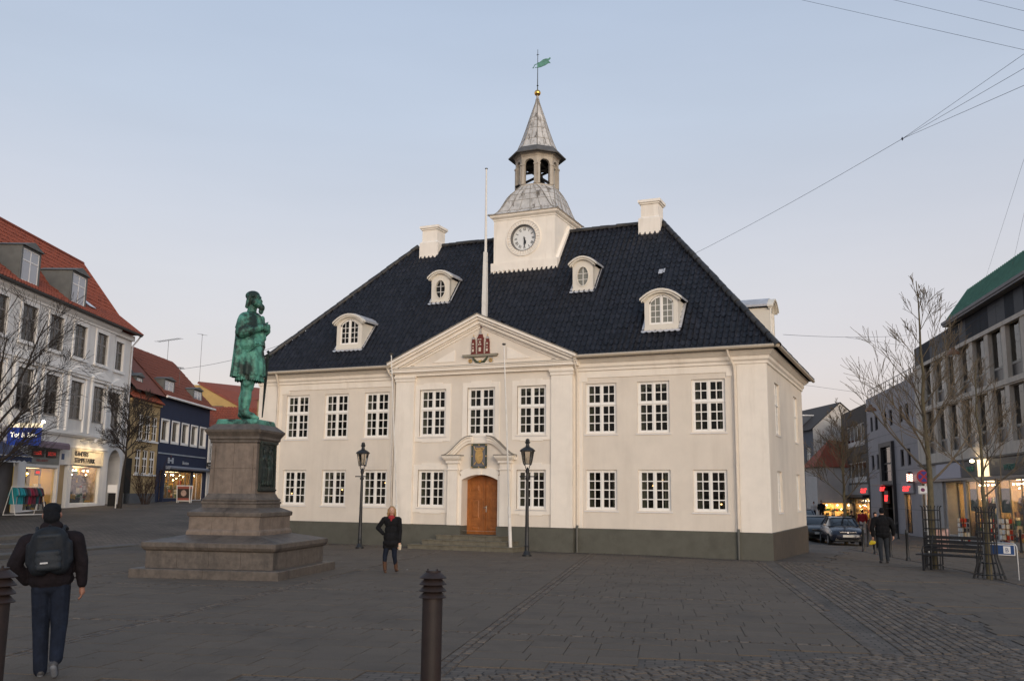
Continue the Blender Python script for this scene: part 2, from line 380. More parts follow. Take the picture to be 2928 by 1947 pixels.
# low stone steps where the ground rises to the left street
m_kerb = mat('kerb_granite', (.10,.095,.088), .8, var=.2, vs=4, bump=.3, bs=30, dirt=(.045,.042,.04), ds=2, da=.6)
def kerb(p, q, h0, h1, label):
    a, b = Vector(p), Vector(q); n = (b-a).length; ang = math.atan2((b-a).y, (b-a).x); z = min(T(*p), T(*q))
    t = thing('stone_step', label, 'step', (a.x, a.y, z-.02), ang, 'stone steps at the left edge of the square')
    k = max(1, round(n/1.3)); L = n/k
    for i in range(k):
        ha = h0+(h1-h0)*i/k; hb = h0+(h1-h0)*(i+1)/k; x0, x1 = i*L+.005, (i+1)*L-.005
        za = T(*(a+(b-a)*i/k))-z; zb = T(*(a+(b-a)*(i+1)/k))-z
        MB().add([(x0,0,za-.1),(x1,0,zb-.1),(x1,.4,zb-.1),(x0,.4,za-.1),(x0,0,za+ha-.02),(x1,0,zb+hb-.02),(x1,.4,zb+hb+.02),(x0,.4,za+ha+.02),(x0,.02,za+ha),(x1,.02,zb+hb)],
                 [(0,1,5,4),(1,2,6,9,5),(2,3,7,6),(3,0,4,8,7),(4,5,9,8),(8,9,6,7)]).build('stone_block', m_kerb, t)
kerb((-18.6, -16.6), (-21.9, -5.3), .19, .05, 'long low stone step left of the monument plinth')
kerb((-23.9, -11.4), (-24.3, -6.0), .20, .08, 'middle stone step behind the man with the backpack')
kerb((-26.0, -9.5), (-25.9, -5.4), .20, .08, 'uppermost stone step near the clothes rail')

# dead leaves and scraps lying about
lt_ = MB(); rl = random.Random(77)
for k in range(420):
    if k % 3: u, v = rl.uniform(-16, 9), rl.uniform(-4, 17); c = pw(u, v)
    else: c = Vector((rl.uniform(-20, -.2), -.12-abs(rl.gauss(0,.35))))
    if abs(T(c.x, c.y)) > .005 or (-13 < c.x < -8.9 and -14.7 < c.y < -10.5): continue
    a = rl.uniform(0, 6.3); r = rl.uniform(.012, .035) if k % 3 else rl.uniform(.012, .04)
    M = Matrix.Translation((c.x, c.y, .006)) @ Euler((rl.gauss(0,.15), rl.gauss(0,.15), a)).to_matrix().to_4x4()
    lt_.add([(-r,0,0),(-.3*r,-.55*r,.004),(.6*r,-.4*r,0),(1.2*r,0,.005),(.5*r,.5*r,0),(-.4*r,.5*r,.003)], [(0,1,2,3,4,5)], (0 if rl.random() < .7 else 1 if rl.random() < .75 else 2), M)
tag(lt_.build('leaf_litter', [mat('dead_leaf', (.055,.035,.02), .9), mat('gum_grey', (.16,.15,.14), .8), mat('paper_scrap', (.55,.54,.52), .8)]), 'scattered dead leaves and paper scraps on the paving', None, None, 'stuff')
# ================================================================== town hall
hall = thing('town_hall', 'cream two-storey town hall with black hipped roof and clock tower', 'building')
XL, XR, DP, XC = -21.06, 0.0, 9.3, -10.53
BX0, BX1, BY = XC-3.63, XC+3.63, -.15
WINX = [XC+o for o in (-8.55,-6.62,-4.70,-2.07,0,2.07,4.70,6.62,8.55)]
WW = 1.155; ZU0, ZU1, ZL0, ZL1 = 4.155, 5.955, 1.476, 2.876
ZP = .834; ZT = 6.40
wall = MB(); trim = MB()
uph = lambda x: (x-WW/2, x+WW/2, ZU0, ZU1); loh = lambda x: (x-WW/2, x+WW/2, ZL0, ZL1)
DW0, DW1 = XC-.745, XC+.745
# fields (recessed) and trim round them
for x0, x1, ix, yy in ((XL, BX0, (0,1,2), .03), (BX1, XR, (6,7,8), .03)):
    wall.wall(x0, x1, ZP, ZT+.5, [uph(WINX[i]) for i in ix]+[loh(WINX[i]) for i in ix], yy, .13)
wall.wall(BX0, BX1, ZP, ZT+.5, [uph(WINX[i]) for i in (3,4,5)]+[loh(WINX[i]) for i in (3,5)]+[(DW0-.1, DW1+.1, ZP-.2, 2.86)], BY+.03, .13)
MY = Matrix(((0,-1,0,0),(1,0,0,0),(0,0,1,0),(0,0,0,1)))          # local (u, inwards, z) -> side wall x=0
SIDE = [(1.65, 2.74), (6.62, 7.71)]
wall.wall(0, DP, ZP, ZT+.5, [(a, b, c, d) for a, b in SIDE for c, d in ((ZU0, ZU1), (ZL0, ZL1))], 0, .13, 0, None, MY)
wall.quad((XL,0,ZP),(XL,DP,ZP),(XL,DP,ZT+.5),(XL,0,ZT+.5)); wall.quad((XR,DP,ZP),(XL,DP,ZP),(XL,DP,ZT+.5),(XR,DP,ZT+.5))
wall.box(BX0, BX0+.02, BY+.03, .2, ZP, ZT+.5); wall.box(BX1-.02, BX1, BY+.03, .2, ZP, ZT+.5)
wall.build('wall', m_field, hall)
# corner pilasters, frames round the fields, central pilasters
def tb(x0, x1, z0, z1, y0, y1): trim.box(x0, x1, y0, y1, z0, z1)
tb(-.98, .004, ZP, ZT+.5, -.02, .1); tb(XL-.004, XL+.98, ZP, ZT+.5, -.02, .1)
tb(-1.16, -.98, ZP, 6.02, 0, .06); tb(XL+.98, XL+1.16, ZP, 6.02, 0, .06)
tb(BX1, BX1+.36, ZP, 6.02, 0, .06); tb(BX0-.36, BX0, ZP, 6.02, 0, .06)
for a, b in ((BX1, -.98), (XL+.98, BX0)):
    tb(a, b, 6.16, ZT+.5, 0, .06); tb(a, a+.55, 6.02, 6.16, 0, .06); tb(b-.37, b, 6.02, 6.16, 0, .06)
for a, b in ((BX0-.06, BX0+.76), (BX1-.76, BX1+.06)):
    tb(a, b, ZP, ZT+.5, BY-.06, .1)
    trim.sweep(a, b, BY-.06, .05, [(0,6.28),(.03,6.30),(.03,6.38),(.07,6.44),(.07,6.5),(0,6.5)])
# flat surrounds of the central windows
for i in (3, 4, 5):
    x = WINX[i]; h = uph(x)
    trim.plate(h[0]-.2, h[1]+.2, h[2]-.2, h[3]+.2, [h], BY+.005, BY+.06)
    tb(x-.42, x+.42, h[3]+.2, h[3]+.255, BY+.005, BY+.05); tb(x-.45, x+.45, h[2]-.235, h[2]-.2, BY+.005, BY+.05)
    if i != 4:
        h = loh(x); trim.plate(h[0]-.2, h[1]+.2, h[2]-.2, h[3]+.2, [h], BY+.005, BY+.06)
        tb(x-.42, x+.42, h[3]+.2, h[3]+.255, BY+.005, BY+.05); tb(x-.45, x+.45, h[2]-.235, h[2]-.2, BY+.005, BY+.05)
trim.build('pilaster_trim', m_trim, hall)
# cornice round the whole house, broken by the pediment front
cor = MB()
cor.sweep(XL, XR, 0, DP, [(.02,ZT),(.05,ZT+.02),(.05,ZT+.10),(.11,ZT+.16),(.11,ZT+.27),(.16,ZT+.30),(.27,ZT+.40),(.29,ZT+.47),(.20,ZT+.48)])
cor.build('cornice', m_trim, hall)
MB().loft([[(DW1+.05,-o,z),(XR+o,-o,z),(XR+o,DP+o,z),(XL-o,DP+o,z),(XL-o,-o,z),(DW0-.05,-o,z)] for o, z in ((.035,-1.0),(.035,ZP-.015),(.0,ZP+.004))], False, 0, None, False).build('plinth', m_plinth, hall)
MB().box(.036, .05, -.03, DP, -1, ZP-.02).build('side_plinth', mat('plinth_brown', (.085,.070,.056), .85, var=.15, vs=3, bump=.3, bs=60), hall)
MB().box(BX0-.1, DW0, BY-.10, .1, -1, ZP-.012).build('plinth', m_plinth, hall); MB().box(DW1, BX1+.1, BY-.10, .1, -1, ZP-.012).build('plinth', m_plinth, hall)
MB().box(XL+.3, XR-.45, .42, .5, .2, 6.6).box(-.5, -.42, .5, DP-.4, .2, 6.6).build('interior_wall', m_dark, hall)

# windows: shared frame and pane meshes
def window_set(W, rows, H):
    """pane rectangles (x0,x1,z0,z1) for a casement window; rows = list of (z0, n) groups"""
    cols = [(.11,.295),(.328,.513),(.642,.827),(.860,1.045)]; out = []
    for z, n, ph, bar in rows:
        for k in range(n):
            for c in cols: out.append((c[0]*W/1.155-W/2, c[1]*W/1.155-W/2, z+k*(ph+bar), z+k*(ph+bar)+ph))
    return out
def win_meshes(name, W, H, panes, transom=None):
    f = MB(); f.plate(-W/2, W/2, 0, H, panes, 0, .05)
    f.box(-.018, .018, -.02, .0, .03, H-.03)
    f.plate(-W/2+.035, W/2-.035, .035, H-.035, [(-W/2+.06, W/2-.06, .06, H-.06)], -.008, 0)
    if transom: f.box(-W/2+.01, W/2-.01, -.028, .0, transom-.02, transom+.022)
    p0 = panes[0]; pm = MB().box(-(p0[1]-p0[0])/2-.004, (p0[1]-p0[0])/2+.004, 0, .006, -.004, p0[3]-p0[2]+.004)
    s = MB().add([(-W/2-.06,-.10,-.07),(W/2+.06,-.10,-.07),(W/2+.06,.02,-.055),(-W/2-.06,.02,-.055),(-W/2-.06,-.10,-.04),(W/2+.06,-.10,-.04),(W/2+.06,.02,-.003),(-W/2-.06,.02,-.003)],
                 [(3,2,1,0),(4,5,6,7),(0,1,5,4),(1,2,6,5),(2,3,7,6),(3,0,4,7)])
    return f.mesh('window', m_winpaint), pm.mesh('pane', m_glass), s.mesh('sill', m_sill)
PU_ = window_set(WW, [(.09,3,.27,.036),(1.12,2,.275,.036)], 1.8); MU = win_meshes('u', WW, 1.8, PU_, 1.03)
PL_ = window_set(WW, [(.095,4,.275,.035)], 1.4); ML = win_meshes('l', WW, 1.4, PL_)
def curtain_mesh(H, w):
    pts = []; n = 10
    c = MB(); r0 = [(-w/2+w*i/n, .03*(i % 2), 0) for i in range(n+1)]; r1 = [(x*.9, y, H) for x, y, _ in r0]
    c.loft([r0, r1], False, 0, None, False); return c.mesh('curtain', m_curtain)
CU, CL = curtain_mesh(1.66, .17), curtain_mesh(1.26, .24)
W_2 = WW/2
def put_window(parent, MS, panes, curt, H, loc, rz=0.0, cw=.47, side=(1, 1), sc=1.0):
    w = link('window', MS[0], parent, loc, (0, 0, rz)); w.scale = (sc, 1, 1)
    for p in panes: link('pane', MS[1], w, ((p[0]+p[1])/2, .022, p[2]))
    link('sill', MS[2], w, (0, 0, 0))
    for s_, xq in ((side[0], -cw+.07), (side[1], cw-.02)):
        if s_: cu_ = link('curtain', curt, w, (xq+random.uniform(-.03,.03), .14, .07)); cu_.scale = (random.uniform(.5,1.5), 1, 1)
    if random.random() < .4: MB().loft([[(-W_2+.09+(2*W_2-.18)*i/24, .13, H-.16-.06*abs(math.sin(i*.55))-random.uniform(0,.015)) for i in range(25)], [(-W_2+.09+(2*W_2-.18)*i/24, .13, H-.05) for i in range(25)]], False, 0, None, False).build('valance', m_curtain, w)
    return w
for i, x in enumerate(WINX):
    y = (BY if i in (3,4,5) else 0)+.03+.075
    put_window(hall, MU, PU_, CU, 1.8, (x, y, ZU0), 0, .5, (1, i % 3 != 1))
    if i != 4: put_window(hall, ML, PL_, CL, 1.4, (x, y, ZL0), 0, .48, (1, 1))
# a few lamps burning in the ground floor rooms
e_room = emis('room_lamp', (1.0,.55,.2), 7.0)
for i, dx, dz in ((0,-.30,.45),(0,.30,.38),(1,-.36,.52),(1,-.30,.36),(1,.25,.62),(2,-.1,.55),(2,.35,.9),(7,.22,1.05),(7,-.12,.85),(8,.3,.25)):
    lm = link('room_lamp', None, hall, (WINX[i]+dx, .30, ZL0+dz)); MB().lathe([(0,-.025),(.028,-.01),(.030,.015),(0,.03)], 8).build('bulb', e_room, lm, 50); MB().lathe([(.006,-.10),(.006,-.02)], 5).build('stem', m_dark, lm)
for i in range(9):
    if i != 4: MB().box(WINX[i]-.5+random.random()*.3, WINX[i]+.1+random.random()*.4, .34, .40, ZL0, ZL0+random.uniform(.25,.7)).build('furniture', mat('dim_furniture', (.055,.042,.030), .8, var=.3, vs=5), hall)
for a, b in SIDE:
    put_window(hall, MU, PU_, CU, 1.8, (-.075, (a+b)/2, ZU0), PI/2, .48, (1, 1), (b-a)/WW)
    put_window(hall, ML, PL_, CL, 1.4, (-.075, (a+b)/2, ZL0), PI/2, .48, (1, 1), (b-a)/WW)

# ------------------------------------------------------------------ doorway
dr = MB(); y0 = BY-.04
ARC = [(DW0+(DW1-DW0)*i/14, 2.50+.20*(1-((i-7)/7)**2)) for i in range(15)]
# arched band over the door
dr.pry([(DW0-.0,2.5)]+[(x, z) for x, z in ARC[1:-1]]+[(DW1,2.5),(DW1,2.62)]+[(x+(x-XC)*.12, z+.30) for x, z in reversed(ARC)]+[(DW0,2.62)], y0+.02, .3)
dr.box(DW0-.16, DW0, y0+.025, .3, ZP, 2.66); dr.box(DW1, DW1+.16, y0+.025, .3, ZP, 2.66)
dr.pry([(XC-.06,2.69),(XC+.06,2.69),(XC+.09,3.0),(XC-.09,3.0)], y0-.02, y0+.06)
for s in (-1, 1):
    a = XC+s*1.08
    dr.box(a-.2, a+.2, y0-.10, .1, ZP, 3.12)
    dr.sweep(a-.2, a+.2, y0-.10, .05, [(.0,2.84),(.03,2.86),(.03,2.90),(0,2.92)])
    dr.sweep(a-.2, a+.2, y0-.10, .05, [(0,3.08),(.03,3.11),(.06,3.12),(.06,3.2),(.10,3.24),(.15,3.30),(.17,3.36),(.17,3.39),(.0,3.39)])
# swan-neck pediment: outer and inner mouldings
def swan(t): return (XC-1.50+1.17*t, 3.40+.71*(.5-.5*math.cos(PI*min(1, t*1.02)))**.92)
for s in (-1, 1):
    for k, (o0, o1, ya) in enumerate(((0, -.045, -.20), (-.045, -.16, -.14), (-.16, -.25, -.09))):
        up = [swan(i/14) for i in range(15)]
        pts = [(x, z+o0) for x, z in up]+[(x, max(3.39, z+o1)) for x, z in reversed(up)]
        if s > 0: pts = [(2*XC-x, z) for x, z in pts]
        dr.pry(pts, y0+ya+.04, .05, 0)
dr.box(XC-.33, XC+.33, y0+.02, .05, 3.86, 4.09)
dr.build('door_surround', m_trim, hall)
for s in (-1, 1):
    top = MB(); up = [swan(i/14) for i in range(15)]
    pts = [(x, z+.035) for x, z in up]+[(x, z+.003) for x, z in reversed(up)]
    if s > 0: pts = [(2*XC-x, z) for x, z in pts]
    top.pry(pts, y0-.18, .05)
    top.box(XC+s*1.08-.39, XC+s*1.08+.39, y0-.29, .05, 3.392, 3.425)
    top.build('lead_capping', mat('weathered_capping', (.22,.20,.17), .8, var=.3, vs=5), hall)
door = link('door', None, hall, (XC, .33, .5))
for s in (-1, 1):
    leaf = MB().pry([(s*.012,0),(s*.745,0),(s*.745,2.02),(s*.55,2.10),(s*.3,2.17),(s*.012,2.2)], 0, .06)
    pn = [(.14,.62,.07,.36),(.14,.62,.50,1.36),(.14,.62,1.50,1.92)]
    for a, b, c, d in pn:
        a, b = sorted((s*a, s*b))
        leaf.plate(a, b, c, d, [(a+.05, b-.05, c+.05, d-.05)], -.018, 0)
        leaf.loft([[(a+.10,0,c+.10),(b-.10,0,c+.10),(b-.10,0,d-.10),(a+.10,0,d-.10)],[(a+.13,-.014,c+.13),(b-.13,-.014,c+.13),(b-.13,-.014,d-.13),(a+.13,-.014,d-.13)]])
    leaf.build('door_leaf', m_door, door)
MB().box(-.02, .03, -.04, 0, 0, 2.15).build('door_strip', m_door, door)
MB().box(.045, .085, -.012, 0, .82, 1.05).tube([(.065,-.01,.98),(.065,-.05,.98),(-.03,-.055,.98)], .011, 8).build('door_handle', mat('brass', (.75,.68,.55), .25, metal=1), door)
MB().box(DW0-.01, DW1+.01, .39, .42, .4, 3.0).build('door_back', m_dark, hall)
jm = MB().box(DW0-.03, DW0+.004, BY-.0, .39, ZP-.016, 2.51).box(DW1-.004, DW1+.03, BY-.0, .39, ZP-.016, 2.51)
for i in range(14): jm.quad((ARC[i][0],BY,ARC[i][1]),(ARC[i+1][0],BY,ARC[i+1][1]),(ARC[i+1][0],.39,ARC[i+1][1]+.002),(ARC[i][0],.39,ARC[i][1]+.002))
jm.build('door_jamb', m_field, hall)
MB().box(DW0-.04, DW0+.006, BY-.095, .39, -.5, ZP-.018).build('plinth', m_plinth, hall); MB().box(DW1-.006, DW1+.04, BY-.095, .39, -.5, ZP-.018).build('plinth', m_plinth, hall)
# stone plaque with gilded shield over the door
pl = link('plaque', None, hall, (XC, y0+.0, 2.96))
m_slate = mat('plaque_slate', (.155,.15,.16), .6, var=.2, vs=8); m_gilt = mat('gilt_relief', (.50,.32,.12), .5, var=.2, vs=12); m_pgreen = mat('plaque_green', (.05,.065,.045), .6, var=.2)
MB().box(-.30, .30, -.03, .03, 0, .86).build('plaque_field', m_slate, pl)
MB().plate(-.315, .315, -.015, .875, [(-.265, .265, .035, .825)], -.055, -.03).build('plaque_frame', m_pgreen, pl)
sh = MB()
for x, z in ((-.29,.02),(.29,.02),(-.29,.84),(.29,.84),(0,.02),(0,.84),(-.29,.43),(.29,.43)): sh.lathe([(.0,-.04),(.028,-.03),(.03,0),(0,.02)], 8, (0,0,0), 0, Matrix.Translation((x,-.06,z)))
def oval(cx, cz, rx, rz, n=20): return [(cx+rx*math.cos(2*PI*i/n), cz+rz*math.sin(2*PI*i/n)) for i in range(n)]
sh.pry(oval(0, .43, .155, .29), -.055, -.03); sh.pry(oval(0, .36, .105, .19), -.07, -.055); sh.pry(oval(0, .36, .075, .15), -.085, -.07)
sh.pry([(-.10,.56),(.10,.56),(.13,.68),(.07,.63),(.04,.69),(0,.64),(-.04,.69),(-.07,.63),(-.13,.68)], -.075, -.05)
sh.tube([(-.20,-.05,.10),(-.13,-.05,.20)], .022, 6); sh.tube([(.20,-.05,.10),(.13,-.05,.20)], .022, 6)
sh.tube([(-.21,-.05,.78),(-.15,-.05,.62)], .02, 6); sh.tube([(.21,-.05,.74),(.14,-.05,.62)], .02, 6); sh.tube([(-.12,-.05,.72),(0,-.055,.70),(.13,-.05,.73),(.19,-.05,.69)], .022, 6)
sh.build('shield_relief', m_gilt, pl)
# entrance steps
stp = thing('entrance_steps', 'three grey granite steps below the oak door', 'steps', (-10.62, BY-.1, 0))
for k, (hw, fy) in enumerate(((2.1, -1.3), (1.72, -.92), (1.34, -.54))):
    z = .165*(k+1); n = 4
    for i in range(n):
        a = -hw+2*hw*i/n; b = -hw+2*hw*(i+1)/n
        MB().box(a+.004, b-.004, fy, -.0, z-.165-(.1 if k == 0 else 0), z-.025).box(a+.004-(.02 if i == 0 else 0), b-.004+(.02 if i == n-1 else 0), fy-.03, -.0, z-.025, z).build('stone_block', m_step, stp)
MB().box(DW0+10.62, DW1+10.62, -.02, .66, .3, .497).build('threshold', m_step, stp)

# ------------------------------------------------------------------ pediment
ped = MB()
PZ = 6.62; AP = (XC-.02, 8.72)
e0, e1 = XC-3.93, XC+3.93
for (dz0, dz1, ya) in ((0, -.10, -.42), (-.10, -.20, -.34), (-.20, -.34, -.24), (-.34, -.40, -.16)):
    for s in (-1, 1):
        ex = e0 if s < 0 else e1
        ped.pry([(ex, 7.0+dz1), (AP[0], AP[1]+dz1), (AP[0], AP[1]+dz0), (ex, 7.0+dz0)][::(1 if s < 0 else -1)], BY+ya, .05)
ped.pry([(XC-3.75, PZ+.1), (XC+3.75, PZ+.1), (XC+3.75, 6.75), (AP[0], 8.4), (XC-3.75, 6.75)], BY-.06, .3, 1)
for z0, z1, ya, ex in ((PZ-.13, PZ-.03, -.09, .04), (PZ-.03, PZ+.02, -.14, .1), (PZ+.02, PZ+.13, -.24, .2), (PZ+.13, PZ+.17, -.28, .26)):
    ped.box(XC-3.69-ex, XC+3.69+ex, BY+ya, .05, z0, z1)
# raised triangles either side and the inner frame line
for s in (-1, 1):
    ped.pry([(XC+s*2.05,6.98),(XC+s*1.1,6.98),(XC+s*1.1,7.44)][::s], BY-.085, BY-.05)
    ped.pry([(XC+s*3.2,6.83),(XC+s*3.38,6.83),(XC,8.33),(XC,8.24)][::s], BY-.10, BY-.05)
ped.build('pediment', [m_trim, m_field], hall)
for s in (-1, 1):
    ex = e0-.02 if s < 0 else e1+.02
    MB().pry([(ex,7.003),(AP[0],8.723),(AP[0],8.76),(ex,7.035)][::-s], BY-.44, 1.3).build('pediment_roof', MATS['weathered_capping'], hall)
MB().box(XC-3.95, XC+3.95, BY-.30, 0, PZ+.172, PZ+.185).build('lead_capping', MATS['weathered_capping'], hall)
# coat of arms: three red towers on a shelf with garland
arms = link('coat_of_arms', None, hall, (XC, BY-.06, 7.17))
m_red = mat('arms_red', (.15,.028,.020), .6, var=.15, vs=9); m_grey = mat('arms_grey', (.42,.40,.38), .6, var=.1); m_shelf = mat('arms_shelf', (.26,.235,.18), .8, var=.2)
m_yel = mat('arms_yellow', (.62,.38,.10), .5, var=.15, vs=20); m_grn = mat('arms_green', (.06,.075,.04), .7, var=.3, vs=20); m_pale = mat('arms_pale', (.62,.54,.45), .7)
MB().pry([(-.70,-.05),(.70,-.05),(.745,.04),(-.745,.04)], -.12, 0).build('shelf', m_shelf, arms)
tw = MB()
tw.pry([(-.13,.04),(.15,.04),(.12,.10),(.115,.62),(.14,.66),(.085,.72),(.07,.80),(-.06,.80),(-.075,.72),(-.13,.66),(-.105,.62),(-.11,.10)], -.10, 0)
for x in (-.29, .30): tw.pry([(x-.12,.04),(x+.12,.04),(x+.075,.10),(x+.065,.46),(x+.08,.48),(x+.055,.52),(x+.05,.62),(x-.05,.62),(x-.055,.52),(x-.08,.48),(x-.065,.46),(x-.075,.10)], -.09, 0)
tw.build('towers', m_red, arms)
g = MB()
g.pry([(-.075,.80),(.085,.80),(.03,.88),(.02,1.02),(-.01,1.02),(-.02,.88)], -.09, 0)
for x in (-.29, .30): g.pry([(x-.055,.62),(x+.055,.62),(x+.05,.68),(x+.02,.72),(x-.02,.72),(x-.05,.68)], -.08, 0)
g.build('tower_roofs', m_grey, arms)
g = MB()
for x, zz_, w, h in ((-.04,.58,.02,.05),(.035,.58,.02,.05),(-.04,.38,.02,.06),(.035,.38,.02,.06),(0,.14,.045,.16),(-.31,.40,.012,.07),(-.27,.40,.012,.07),(.28,.40,.012,.07),(.32,.40,.012,.07),(-.29,.29,.02,.05),(.30,.29,.02,.05),(-.29,.14,.035,.10),(.30,.14,.035,.10)):
    g.box(x-w, x+w, -.112, -.085, zz_, zz_+h)
g.pry(oval(0,.50,.04,.04,12), -.112, -.09); g.build('tower_windows', m_pale, arms)
g = MB().box(-.004,.012,-.07,-.04,1.02,1.12).pry([(.012,1.06),(.08,1.09),(.012,1.12)], -.06, -.05); g.build('vane', m_red, arms)
g = MB()
for x in (-.29,.30): g.lathe([(.0,0),(.018,.02),(.012,.06),(.0,.13)], 6, (x,-.05,.72))
for x in (-.42,.44): 
    for k in range(8):
        a = 2*PI*k/8; g.lathe([(0,-.02),(.03,-.01),(.03,.01),(0,.02)], 6, (0,0,0), 0, Matrix.Translation((x+.05*math.cos(a),-.06,-.2+.06*math.sin(a))))
g.pry([(-.06,-.27),(.06,-.27),(.03,-.22),(.07,-.18),(0,-.20),(-.07,-.18),(-.03,-.22)], -.09, -.02)
g.build('gilding', m_yel, arms)
MB().box(-.50,-.34,-.02,.0,-.33,-.06).box(.36,.52,-.02,0,-.33,-.06).build('rosette_panels', m_grey, arms)
MB().tube([(-.31,-.05,-.05),(-.26,-.06,-.14),(-.16,-.06,-.24),(0,-.06,-.29),(.16,-.06,-.24),(.26,-.06,-.14),(.31,-.05,-.05)], [.02,.04,.05,.03,.05,.04,.02], 8).build('garland', m_grn, arms, 50)

# ------------------------------------------------------------------ roof
EO = .42; ZE = 6.93; ZR = 13.1; YR = 4.65; RX0, RX1 = XC*2+4.70, -4.70
SLP = (ZR-ZE)/(YR+EO); SA = math.atan(SLP); SLEN = math.hypot(ZR-ZE, YR+EO)
roof = link('roof', None, hall)
c = [(XL-EO,-EO,ZE-.06),(XR+EO,-EO,ZE-.06),(XR+EO,DP+EO,ZE-.06),(XL-EO,DP+EO,ZE-.06),(RX0,YR,ZR-.06),(RX1,YR,ZR-.06)]
c += [(XC-3.93,-EO,ZE-.06),(XC,(8.72-ZE)/SLP-EO,8.66),(XC+3.93,-EO,ZE-.06)]
MB().add(c, [(0,6,7,4),(7,8,1,5),(4,7,5),(1,2,5),(2,3,4,5),(3,0,4)]).build('roof_deck', m_tile, roof)
TW, TL = .2052, .2855
prof = [(0,.012),(.09,.052),(.19,.064),(.29,.048),(.38,.004),(.66,-.012),(.92,.004),(1.06,.026)]
scal = [0,-.0,-.004,-.0,-.012,-.024,-.016,-.002]
def tile_geo():
    v = []; n = len(prof)
    for (u, h), s in zip(prof, scal): v.append((u*TW, s, h+.022))
    for (u, h), s in zip(prof, scal): v.append((u*TW, s+.003, h+.004))
    for u, h in prof: v.append((u*TW, TL+.05, h+.0))
    f = [(i, i+1, 2*n+i+1, 2*n+i) for i in range(n-1)]+[(n+i, n+i+1, i+1, i) for i in range(n-1)]
    return v, f
TV, TF = tile_geo(); tmesh = MB().add(TV, TF).mesh('roof_tile', m_tile, 55)
tiles = []; rest = MB()
nrow = int(SLEN/TL)+1
MF = Matrix.Rotation(SA, 4, 'X')
for r in range(nrow):
    s = r*TL; y = -EO+s*math.cos(SA); z = ZE-.03+s*math.sin(SA)
    if s > SLEN-.1: continue
    xa = XL-EO+s*math.cos(SA)*(RX0-XL+EO)/(YR+EO); xb = XR+EO-s*math.cos(SA)*(XR+EO-RX1)/(YR+EO)
    x = xb-.10-math.floor((xb-.10-xa)/TW)*TW+ (0)
    k0 = math.ceil((xa-.07)/TW); k1 = math.floor((xb-.0)/TW)
    for k in range(k0, k1):
        x = k*TW
        if (-11.5 < x < -9.0 and y > 3.3) or z < 6.98+1.74*(1-abs(x+.1-XC)/3.93)-.10: continue
        tiles.append(((x-CAMX)**2+(y-CAMY)**2, x, y, z))
tiles.sort()
for i, (d, x, y, z) in enumerate(tiles):
    jz = random.gauss(0, .003); e = (SA+random.gauss(0, .016), random.gauss(0, .018), random.gauss(0, .012))
    if i < 300: link('roof_tile', tmesh, roof, (x, y, z+jz), e)
    else: rest.add(TV, TF, 0, Matrix.Translation((x, y, z+jz)) @ Euler(e).to_matrix().to_4x4())
# right slope, seen edge-on
MS_ = Matrix.Rotation(PI/2, 4, 'Z')
for r in range(nrow):
    s = r*TL; t = s*math.cos(SA)
    if s > SLEN-.1: continue
    ya = -EO+t; yb = DP+EO-t; z = ZE-.03+s*math.sin(SA)
    for k in range(math.ceil((ya+.05)/TW), math.floor((yb-.05)/TW)):
        rest.add(TV, TF, 0, Matrix.Translation((XR+EO-t, k*TW, z)) @ MS_ @ Euler((SA+random.gauss(0,.01), 0, 0)).to_matrix().to_4x4())
tag(rest.build('roof_tiles', m_tile, roof, 55), None, None, None, 'stuff')
# hip and ridge tiles
def ridge_geo(L):
    v = []; n = 9
    for t, r in ((0, .125), (L+.04, .098)):
        for i in range(n):
            a = -.55+(PI+1.1)*i/(n-1); v.append((r*math.cos(a), t, r*math.sin(a)*.95))
    for i in range(n): a = -.55+(PI+1.1)*i/(n-1); v.append((.10*math.cos(a), .0, .10*math.sin(a)*.95-.0))
    return v, [(i+1, i, n+i, n+i+1) for i in range(n-1)]+[(i, i+1, 2*n+i+1, 2*n+i) for i in range(n-1)]
RV, RF = ridge_geo(.36); rmesh = MB().add(RV, RF).mesh('ridge_tile', m_tile2, 50)
def ridge_line(p, q, lift):
    p, q = Vector(p), Vector(q); d = q-p; n = max(1, round(d.length/.36)); d.normalize()
    rx = d.cross(Vector((0,0,1))).normalized(); up = rx.cross(d)
    for i in range(n):
        o = link('ridge_tile', rmesh, roof); b = p+d*(i*.36)+up*(lift+random.gauss(0,.006))
        M = Matrix.Identity(4)
        for k, v in enumerate((rx, d, up)):
            for j in range(3): M[j][k] = v[j]
        o.matrix_basis = Matrix.Translation(b) @ M @ Euler((R(2.2)+random.gauss(0,.012), 0, random.gauss(0,.02))).to_matrix().to_4x4()
ridge_line((XR+EO+.05,-EO-.05,ZE-.02), (RX1,YR,ZR), .0); ridge_line((XL-EO-.05,-EO-.05,ZE-.02), (RX0,YR,ZR), .0); ridge_line((RX0,YR,ZR), (RX1,YR,ZR), .01)
ridge_line((XR+EO,DP+EO,ZE-.02), (RX1,YR,ZR), .0)
